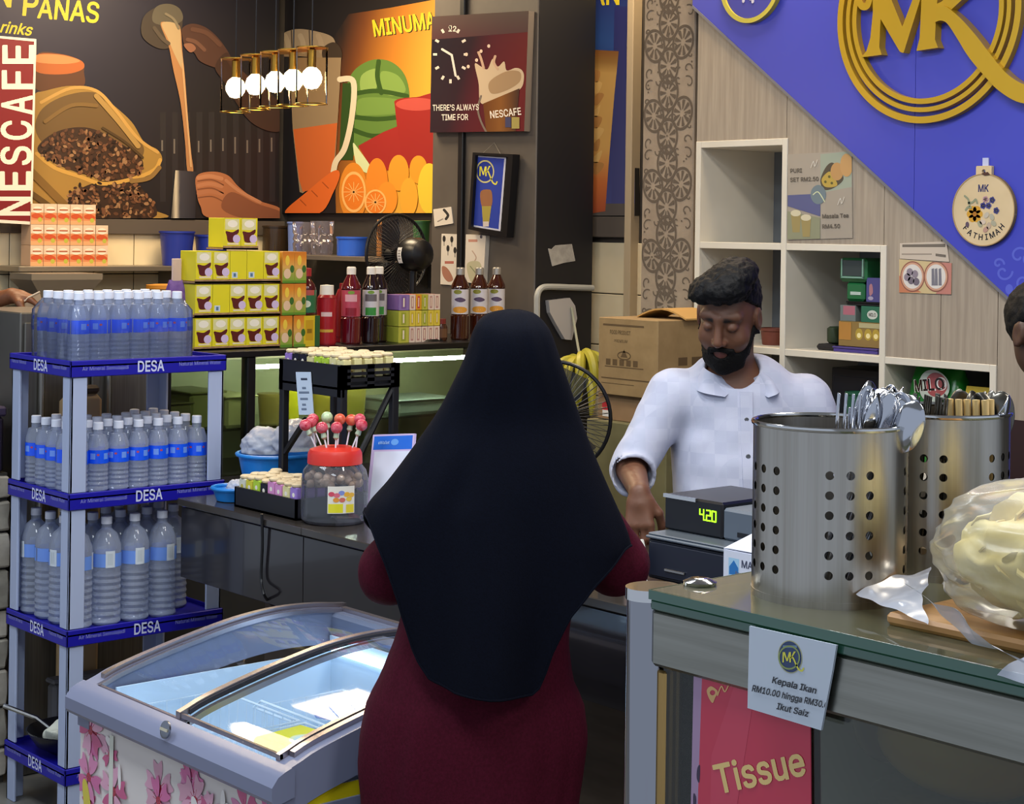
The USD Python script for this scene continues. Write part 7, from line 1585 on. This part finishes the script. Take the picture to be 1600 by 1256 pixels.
SHIRT = usdkit.material(stage, '/World/Looks/checked_shirt', {'t': ('texture_coordinate', {}), 'c': ('checker_texture', {'scale': 17.0, 'color1': tuple(lin('#b6bacd')), 'color2': tuple(lin('#b0b5c9'))}), 'c2': ('checker_texture', {'scale': 34.0, 'color1': (1, 1, 1), 'color2': (.97, .965, .98)}),
    'x': ('mix', {'mix_type': 'multiply', 'fac': 1.0}), 'n': ('noise_texture', {'scale': 600.0, 'detail': 2}), 'b': ('bump', {'strength': .15, 'distance': .001}), 'p': ('principled_bsdf', {'roughness': .85, 'sheen_weight': .1})},
    [('t.object', 'c.vector'), ('t.object', 'c2.vector'), ('c.color', 'x.color1'), ('c2.color', 'x.color2'), ('x.color', 'p.base_color'), ('t.object', 'n.vector'), ('n.fac', 'b.height'), ('b.normal', 'p.normal')], surface='p.BSDF')
shp = part(man, 'shirt', shm, SHIRT, True)
def front_y(x, z):          # the shirt's front surface
    ys = np.linspace(-.30, .1, 200); d = shirt_sdf(np.c_[np.full(200, x), ys, np.full(200, z)]); i = np.argmax(d < 0); return ys[i] if d[i] < 0 else -.10
xb = .026
plc = [[xb + .004 * math.sin(z * 9), front_y(xb, z) - .0015, z] for z in np.linspace(1.275, .86, 16)]
pv = np.array(plc); part(shp, 'placket', loft([[p + (-.016, .001, 0), p + (.016, .001, 0), p + (.016, -.003, 0), p + (-.016, -.003, 0)] for p in pv]), SHIRT, 30)
for z in (1.205, 1.115, 1.028, .94):
    y = front_y(xb, z); part(shp, 'button', place(lathe([(0, 0), (.0055, 0), (.006, .0015), (.0045, .003), (0, .0025)], 14), (xb + .004 * math.sin(z * 9), y - .004, z), (1, 0, 0), (0, 0, 1), (0, -1, 0)), M('button_grey', '#55585f', 0.4))
def collar(side):
    apx = .021
    I_ = [(0, .098, 1.347), (side * .052, .072, 1.347), (side * .080, .012, 1.336), (side * .060, -.045, 1.316), (apx + side * .002, 0, 1.288)]
    O_ = [(0, .120, 1.302), (side * .068, .096, 1.297), (side * .112, .016, 1.284), (side * .098 + .006, 0, 1.272), (apx + side * .056, 0, 1.262)]
    fix = lambda q, k: [(x, (min(front_y(x, z), .0) - k) if (y == 0 and x != 0) else y, z) for x, y, z in q]
    I2, O2 = smooth_ring(fix(I_, .004), 5, False), smooth_ring(fix(O_, .010), 5, False); rings = []
    for p, q in zip(I2, O2):
        out = unit(np.array([p[0] - .0, p[1] - .02, 0])); m = (p + q) / 2 + out * .008 + (0, 0, .006)
        rings.append([p, p + out * .004 + (0, 0, .004), m, q + out * .003, q, (p + q) / 2 + out * .002])
    return loft(rings)
for s_ in (-1, 1): part(shp, 'collar', collar(s_), SHIRT, 50)
pz, pxm = 1.135, .145; y = front_y(pxm, pz)
part(shp, 'pocket_pen', tube([(pxm, y - .008, pz - .01), (pxm - .004, y - .012, pz + .012), (pxm + .008, y - .012, pz + .018)], .0055, 8), M('pen_blue', '#3038a8', 0.4))
TRM = M('dark_trousers', '#16171d', 0.8)
tro = snet(lambda P: np.maximum(smin(smin(s_ell(P, J['pelvis'] + (0, 0, -.02), (.168, .12, .14)), s_chain(P, [J['hip_r'], J['knee_r'], J['ankle_r']], [.092, .07, .058]), .05), s_chain(P, [J['hip_l'], J['knee_l'], J['ankle_l']], [.092, .07, .058]), .05), np.maximum(P[:, 2] - .88, .07 - P[:, 2])), (-.25, -.22, .05), (.30, .22, .92), .009)
part(man, 'trousers', tro, TRM, True)
for s in 'rl': part(man, 'shoe', snet(lambda P: np.maximum(smin(s_cap(P, np.add(J['ankle_' + s], (0, .03, -.045)), np.add(J['toe_' + s], (0, -.01, .005)), .048, .040), s_cap(P, J['ankle_' + s], np.add(J['ankle_' + s], (0, 0, -.03)), .05), .02), -P[:, 2] - .0), J['ankle_' + s] + (-.09, -.26, -.10), J['ankle_' + s] + (.09, .12, .05), .007), M('black_shoe', '#0d0d10', 0.4), True)

# ---------------------------------------------------------------- the customer
D_W = 3.22; WBASE = DV * D_W; SW = F / D_W; KW = D_W / 3.72
wx = lambda px: (px - 800) / SW
wz = lambda py: CAM_H - (py - 360) / SW
kz = lambda z: CAM_H - (CAM_H - z) * KW
wom = thing('person', 'woman seen from behind in a long black hijab and maroon dress at the counter', 'person', WBASE, ROTZ)
Hcw = np.array([.003, .015, 1.385])
Hw = np.array([[-1, 0, 0], [0, math.cos(.08), -math.sin(.08)], [0, math.sin(.08), math.cos(.08)]], float)
JW = dict(neck=(0, 0, 1.25), chest=(-.005, .02, 1.13), belly=(-.025, .02, .98), pelvis=(-.05, .02, .85), shoulder_r=(.10, .03, 1.225), shoulder_l=(-.105, .03, 1.225), elbow_r=(.202, .10, 1.062), wrist_r=(.07, .29, 1.07), elbow_l=(-.212, .05, 1.05), wrist_l=(-.075, .285, 1.035),
          hand_r=((-.5, .85, -.1), (-.2, 0, -1), -1, .4), hand_l=((.5, .85, -.1), (.2, 0, -1), 1, .4), hip_r=(.03, .02, .82), hip_l=(-.13, .02, .82), knee_r=(.03, .02, .47), knee_l=(-.135, .02, .47), ankle_r=(.03, .0, .085), ankle_l=(-.135, .0, .085), toe_r=(.04, .14, .03), toe_l=(-.145, .14, .03))
JW = {k: (np.asarray(v, float) if len(v) == 3 and not isinstance(v[0], tuple) else v) for k, v in JW.items()}
bw_ = snet(lambda P: figure(P, JW, Hw, Hcw, .82), (-.36, -.20, -.01), (.34, .50, 1.54), .006)
part(wom, 'body', (bw_.vertices, bw_.faces, skin_cols(bw_.vertices, Hw, Hcw, '#a87a5c', '#9a5c54', '#241a16')), SKM, True)
oy_ = [483, 487, 493, 503, 520, 545, 570, 600, 640, 680, 720, 760, 790, 810, 830, 850]
ol_ = [795, 772, 758, 748, 740, 733, 724, 710, 690, 664, 636, 606, 580, 572, 566, 562]
or_ = [812, 832, 843, 853, 864, 873, 882, 893, 907, 922, 939, 957, 971, 980, 988, 994]
zt_ = wz(483)
zz_ = np.array([wz(q) for q in oy_])[::-1]; XL = np.array([wx(q) for q in ol_])[::-1]; XR_ = np.array([wx(q) for q in or_])[::-1]
hx = [wx(q) for q in (560, 572, 590, 608, 626, 640, 655, 680, 720, 780, 850, 862, 876, 900, 935, 968, 996)]; hz = [wz(q) for q in (792, 800, 838, 882, 935, 985, 1032, 1066, 1083, 1089, 1091, 1066, 1022, 968, 920, 880, 846)]
from scipy.interpolate import PchipInterpolator, make_smoothing_spline
def smoothed(x, y):
    g = np.linspace(x[0], x[-1], 200); v = PchipInterpolator(x, y)(g); k = np.hanning(23); k /= k.sum()
    v2 = np.convolve(np.pad(v, 11, 'edge'), k, 'valid'); w = np.clip((x[-1] - g) / .06, 0, 1); return PchipInterpolator(g, v * (1 - w) + v2 * w, extrapolate=True)
PL, PRr = smoothed(zz_, XL), smoothed(zz_, XR_); _zk = [kz(q) for q in (.66, .9, 1.1, 1.22, 1.30, 1.40, 1.47)] + [zt_ - .004, zt_]
PB_ = smoothed(_zk, np.array([.175, .165, .145, .12, .096, .098, .082, .02, .0])); PF_ = smoothed([kz(q) for q in (.66, .9, 1.05, 1.2, 1.30, 1.40, 1.47)] + [zt_ - .004, zt_], np.array([.2, .2, .19, .15, .122, .118, .09, .02, .0]))
BK = lambda z: float(PB_(max(z, _zk[0]))); FR = lambda z: float(PF_(max(z, _zk[0])))
NPH, NT = 132, 90; phis = np.linspace(-np.pi, np.pi, NPH, endpoint=False); rings = []
def hij(phi, z):
    l, r = float(PL(max(z, zz_[0]))), float(PRr(max(z, zz_[0]))); c = (l + r) / 2; w = (r - l) / 2
    return c + w * np.sign(np.sin(phi)) * np.abs(np.sin(phi)) ** .85, np.where(np.cos(phi) > 0, -BK(z) * np.cos(phi) ** .9 if np.cos(phi) > 0 else 0, FR(z) * np.abs(np.cos(phi)))
zh = []
for ph in phis:
    if abs(ph) <= np.pi / 2:
        z = .95
        for _ in range(12): x, _y = hij(ph, z); kd = (D_W + float(_y)) / D_W; z = .5 * z + .5 * (CAM_H - (CAM_H - np.interp(x / kd, hx, hz)) * kd)
    else:
        e = np.interp(hij(math.copysign(np.pi / 2, ph), 1.1)[0], hx, hz); z = e + (1.09 - e) * min(1, (abs(ph) - np.pi / 2) / .7)
    zh.append(z)
zh = np.array(zh); ts = np.linspace(0, 1, NT) ** 1.15
for t in ts:
    row = []
    for ph, ze in zip(phis, zh):
        z = zt_ + (ze - zt_) * t; x, y = hij(ph, z); low = np.clip((kz(1.28) - z) / .40, 0, 1)
        f_ = (meshkit.noise(np.array([ph * 3.2 + 5, z * 1.2, 1.0]), 2) - .5) * .06 * low + (meshkit.noise(np.array([ph * 7.5, z * 2.0 + ph * 1.4, 4.0]), 5) - .5) * .009 * low + (meshkit.noise(np.array([ph * 4, z * 9, 2.0]), 8) - .5) * .006 * (1 - low)
        ed = np.cos(ph) ** 2 if abs(ph) < np.pi / 2 else .3
        row.append((x * (1 + 0 * f_) + np.sin(ph) * f_ * .25, y - np.cos(ph) * f_ * (.5 + ed), z))
    rings.append(row)
hijm = loft(rings, True, False); fc = hijm.triangles_center
hole = (fc[:, 1] > .06) & (fc[:, 2] > 1.30) & (fc[:, 2] < 1.46) & (np.abs(fc[:, 0]) < .058)
hijm.update_faces(~hole)
HIJ = MN('black_hijab', '#0a0c15', '#0c0f1a', 300, 0.9, bump=.12, specular_ior_level=.06)
part(part(wom, 'hijab', hijm, HIJ, True), 'hem', tube([tuple(p) for p in np.array(rings[-1])], .0022, 6, closed=True), HIJ)
MARO = MN('maroon_cloth', '#3c0818', '#480c20', 200, 0.8, bump=.12, specular_ior_level=.12)
drows = [(1.25, -.10, .11, .085), (1.18, -.165, .165, .115), (1.05, -.185, .17, .135), (.95, -.20, .155, .145), (.874, -.222, .138, .15), (.82, -.235, .132, .155), (.74, -.266, .142, .165), (.69, -.292, .166, .175), (.62, -.306, .176, .18), (.55, -.310, .168, .18), (.477, -.302, .158, .18), (.3, -.30, .155, .18), (.12, -.305, .16, .185), (.025, -.31, .165, .19)]
drows = [(kz(z_) if z_ > .4 else z_, a_ * KW, b_ * KW, c_ * .88) for z_, a_, b_, c_ in drows]
az = np.linspace(0, 2 * np.pi, 97)[:-1]; rr = []
zq = np.linspace(1.29, .025, 60); DR = np.array(drows)[::-1]
for z in zq:
    l, r, b = (np.interp(z, DR[:, 0], DR[:, k]) for k in (1, 2, 3)); low = np.clip((1.0 - z) / .6, .15, 1)
    fo = (meshkit.noise(np.c_[np.cos(az) * 2.6 + 3, np.sin(az) * 2.6 + 3, np.full(96, z * 1.4)], 3) - .5) * .06 * low + (meshkit.noise(np.c_[np.cos(az) * 6, np.sin(az) * 6, np.full(96, z * 3)], 6) - .5) * .016
    rr.append(np.c_[(l + r) / 2 + ((r - l) / 2 + fo * .25) * np.cos(az), (b + fo) * np.sin(az) * .95 + .01, np.full(96, z)])
part(wom, 'dress', loft(rr, True, True), MARO, True)
for s in 'lr':
    S_, E_, W2 = JW['shoulder_' + s], JW['elbow_' + s], JW['wrist_' + s]; wd = unit(W2 - E_); We = W2 - wd * .015
    def slv(P):
        d = s_chain(P, [S_, E_, We], [.052, .058, .046], .02) + wrinkle(P, 1.1); d = np.maximum(d, (P - We) @ wd); nr = np.linalg.norm(P - We, axis=1) < .075
        return np.where(nr, np.maximum(d, -s_cap(P, We - wd * .04, We + wd * .1, .037)), d)
    part(wom, 'sleeve', snet(slv, np.minimum.reduce([S_, E_, We]) - .10, np.maximum.reduce([S_, E_, We]) + .10, .006), MARO, True)
for s in 'rl': part(wom, 'shoe', snet(lambda P: np.maximum(s_cap(P, np.add(JW['ankle_' + s], (0, -.02, -.045)), np.add(JW['toe_' + s], (0, .0, .005)), .044, .036), -P[:, 2]), JW['ankle_' + s] + (-.09, -.12, -.10), JW['ankle_' + s] + (.09, .24, .05), .008), M('black_shoe', '#0d0d10', 0.4), True)

# ---------------------------------------------------------------- two people at the edges of the photograph
def plain_person(label, base, rotz, yaw, pitch, Hc, J, skin, shirtcol, trcol, k=.98, h=.007):
    t = thing('person', label, 'person', base, rotz); H = head_axes(yaw, pitch); Hc = np.asarray(Hc, float)
    J = {a: (np.asarray(v, float) if len(v) == 3 and not isinstance(v[0], tuple) else v) for a, v in J.items()}
    pts = np.array([v for v in J.values() if isinstance(v, np.ndarray)] + [Hc]); lo, hi = pts.min(0) - .24, pts.max(0) + .24; lo[2] = -.01
    b = snet(lambda P: figure(P, J, H, Hc, k), lo, hi, h); part(t, 'body', (b.vertices, b.faces, skin_cols(b.vertices, H, Hc, skin, '#5c3430', '#120d0c')), SKM, True)
    def hr(P):
        Q = (P - Hc) @ H.T; d = s_ell(Q, (0, -.018, .043), (.081, .103, .094)); d = smax(d, np.interp(Q[:, 1], [-.13, -.04, .005, .05], [-.05, -.02, .03, .07]) - Q[:, 2], .008); return d + (meshkit.fbm(P * 80, 2) - .5) * .008
    part(t, 'hair', snet(hr, Hc - .17, Hc + .19, .005), HAIRM, True)
    def sh(P):
        d = s_ell(P, J['chest'], (.172 * k, .115 * k, .215)); d = smin(d, s_ell(P, J['belly'], (.158 * k, .118 * k, .20)), .09); d = smin(d, s_ell(P, J['pelvis'], (.17 * k, .12 * k, .13)), .08); d = smin(d, s_cap(P, J['shoulder_r'], J['shoulder_l'], .074), .05); d = smin(d, s_cap(P, J['neck'] - (0, 0, .03), J['chest'] + (0, 0, .10), .088, .10), .04)
        for s in 'rl':
            mid = J['shoulder_' + s] * .25 + J['elbow_' + s] * .75; dv = unit(J['elbow_' + s] - J['shoulder_' + s]); e = s_chain(P, [J['shoulder_' + s], mid], [.066, .058]); d = smin(d, np.maximum(e, (P - mid) @ dv), .025)
        d = np.maximum(d, J['pelvis'][2] - .06 - P[:, 2]); return smax(d, -s_cap(P, J['neck'] + unit(Hc - J['neck']) * .035, Hc, .066), .006) + wrinkle(P)
    part(t, 'shirt', snet(sh, lo, hi, .008), M('shirt_' + shirtcol[1:], shirtcol, 0.8), True)
    part(t, 'trousers', snet(lambda P: np.maximum(smin(smin(s_ell(P, J['pelvis'] + (0, 0, -.02), (.164, .115, .14)), s_chain(P, [J['hip_r'], J['knee_r'], J['ankle_r']], [.092, .07, .056]), .05), s_chain(P, [J['hip_l'], J['knee_l'], J['ankle_l']], [.092, .07, .056]), .05), np.maximum(P[:, 2] - J['pelvis'][2] - .02, .07 - P[:, 2])), lo, hi, .010), M('trousers_' + trcol[1:], trcol, 0.8), True)
    return t
PB = np.array([*(EYE + ray(1630, 525) * 4.32)[:2], 0]) + RV * .06
HP = EYE + ray(1633, 524) * 4.32 - PB
lp_ = lambda v: np.array([v @ RV, v @ DV, v[2]])
hp = lp_(HP)
plain_person('dark haired person in a maroon shirt leaning in at the right edge', PB, ROTZ, math.radians(22), math.radians(6), hp, dict(neck=(.10, .03, 1.29), chest=(.22, .03, 1.12), belly=(.26, .02, .95), pelvis=(.28, .02, .82), shoulder_r=(.16, -.13, 1.22), shoulder_l=(.20, .19, 1.22), elbow_r=(.24, -.16, .98), wrist_r=(.16, -.30, .96), elbow_l=(.28, .22, .98), wrist_l=(.30, .10, .80),
    hand_r=((-.3, -.9, -.2), (0, 0, -1), 1, .5), hand_l=((0, -.4, -.9), (-1, 0, 0), 1, .4), hip_r=(.27, -.07, .80), hip_l=(.29, .11, .80), knee_r=(.27, -.08, .46), knee_l=(.29, .12, .46), ankle_r=(.30, -.08, .09), ankle_l=(.32, .12, .09), toe_r=(.16, -.09, .03), toe_l=(.18, .12, .03)), '#4a3021', '#2a1418', '#15151a')
WP = EYE + ray(38, 466) * 5.95; KB = np.array([WP[0], WP[1], 0]) - RV * .48
w_ = lp_(WP - KB)
kp = plain_person('person at the left edge reaching out with a bare forearm and a paper packet', KB, ROTZ, math.radians(60), math.radians(15), (-.10, .0, 1.63), dict(neck=(-.12, .02, 1.47), chest=(-.14, .02, 1.30), belly=(-.14, .0, 1.10), pelvis=(-.14, .02, .94), shoulder_r=(-.22, -.12, 1.41), shoulder_l=(-.04, .15, 1.41), elbow_r=(-.26, -.16, 1.14), wrist_r=(-.16, -.32, 1.02), elbow_l=(.16, .10, 1.36), wrist_l=tuple(w_ - (.045, -.01, -.008)),
    hand_r=((-.1, -.9, -.3), (0, 0, -1), 1, .5), hand_l=((1, -.15, -.15), (0, 0, -1), -1, .9), hip_r=(-.15, -.08, .92), hip_l=(-.13, .10, .92), knee_r=(-.15, -.09, .50), knee_l=(-.13, .11, .50), ankle_r=(-.16, -.07, .09), ankle_l=(-.14, .12, .09), toe_r=(-.03, -.1, .03), toe_l=(0, .12, .03)), '#7a4a2c', '#3a3a44', '#17181d')
hpk = thing('paper_packet', 'small folded pale paper packet held by the person at the left edge', 'packet', WP + RV * .035 - DV * .03, ROTZ)
part(hpk, 'packet_fold', trimesh.convex.convex_hull(np.array([(-.055, 0, -.03), (-.02, .0, .0), (.025, 0, .022), (.03, 0, -.022), (-.055, .02, -.034), (.03, .02, -.022), (.02, .02, .02)])), M('packet_paper', '#b89a78', 0.7), False); part(hpk, 'packet_edge', tube([(-.05, -.002, -.03), (-.01, -.002, .006), (.025, -.002, .024)], .003, 6), M('packet_edge', '#e0cdb0', 0.7))
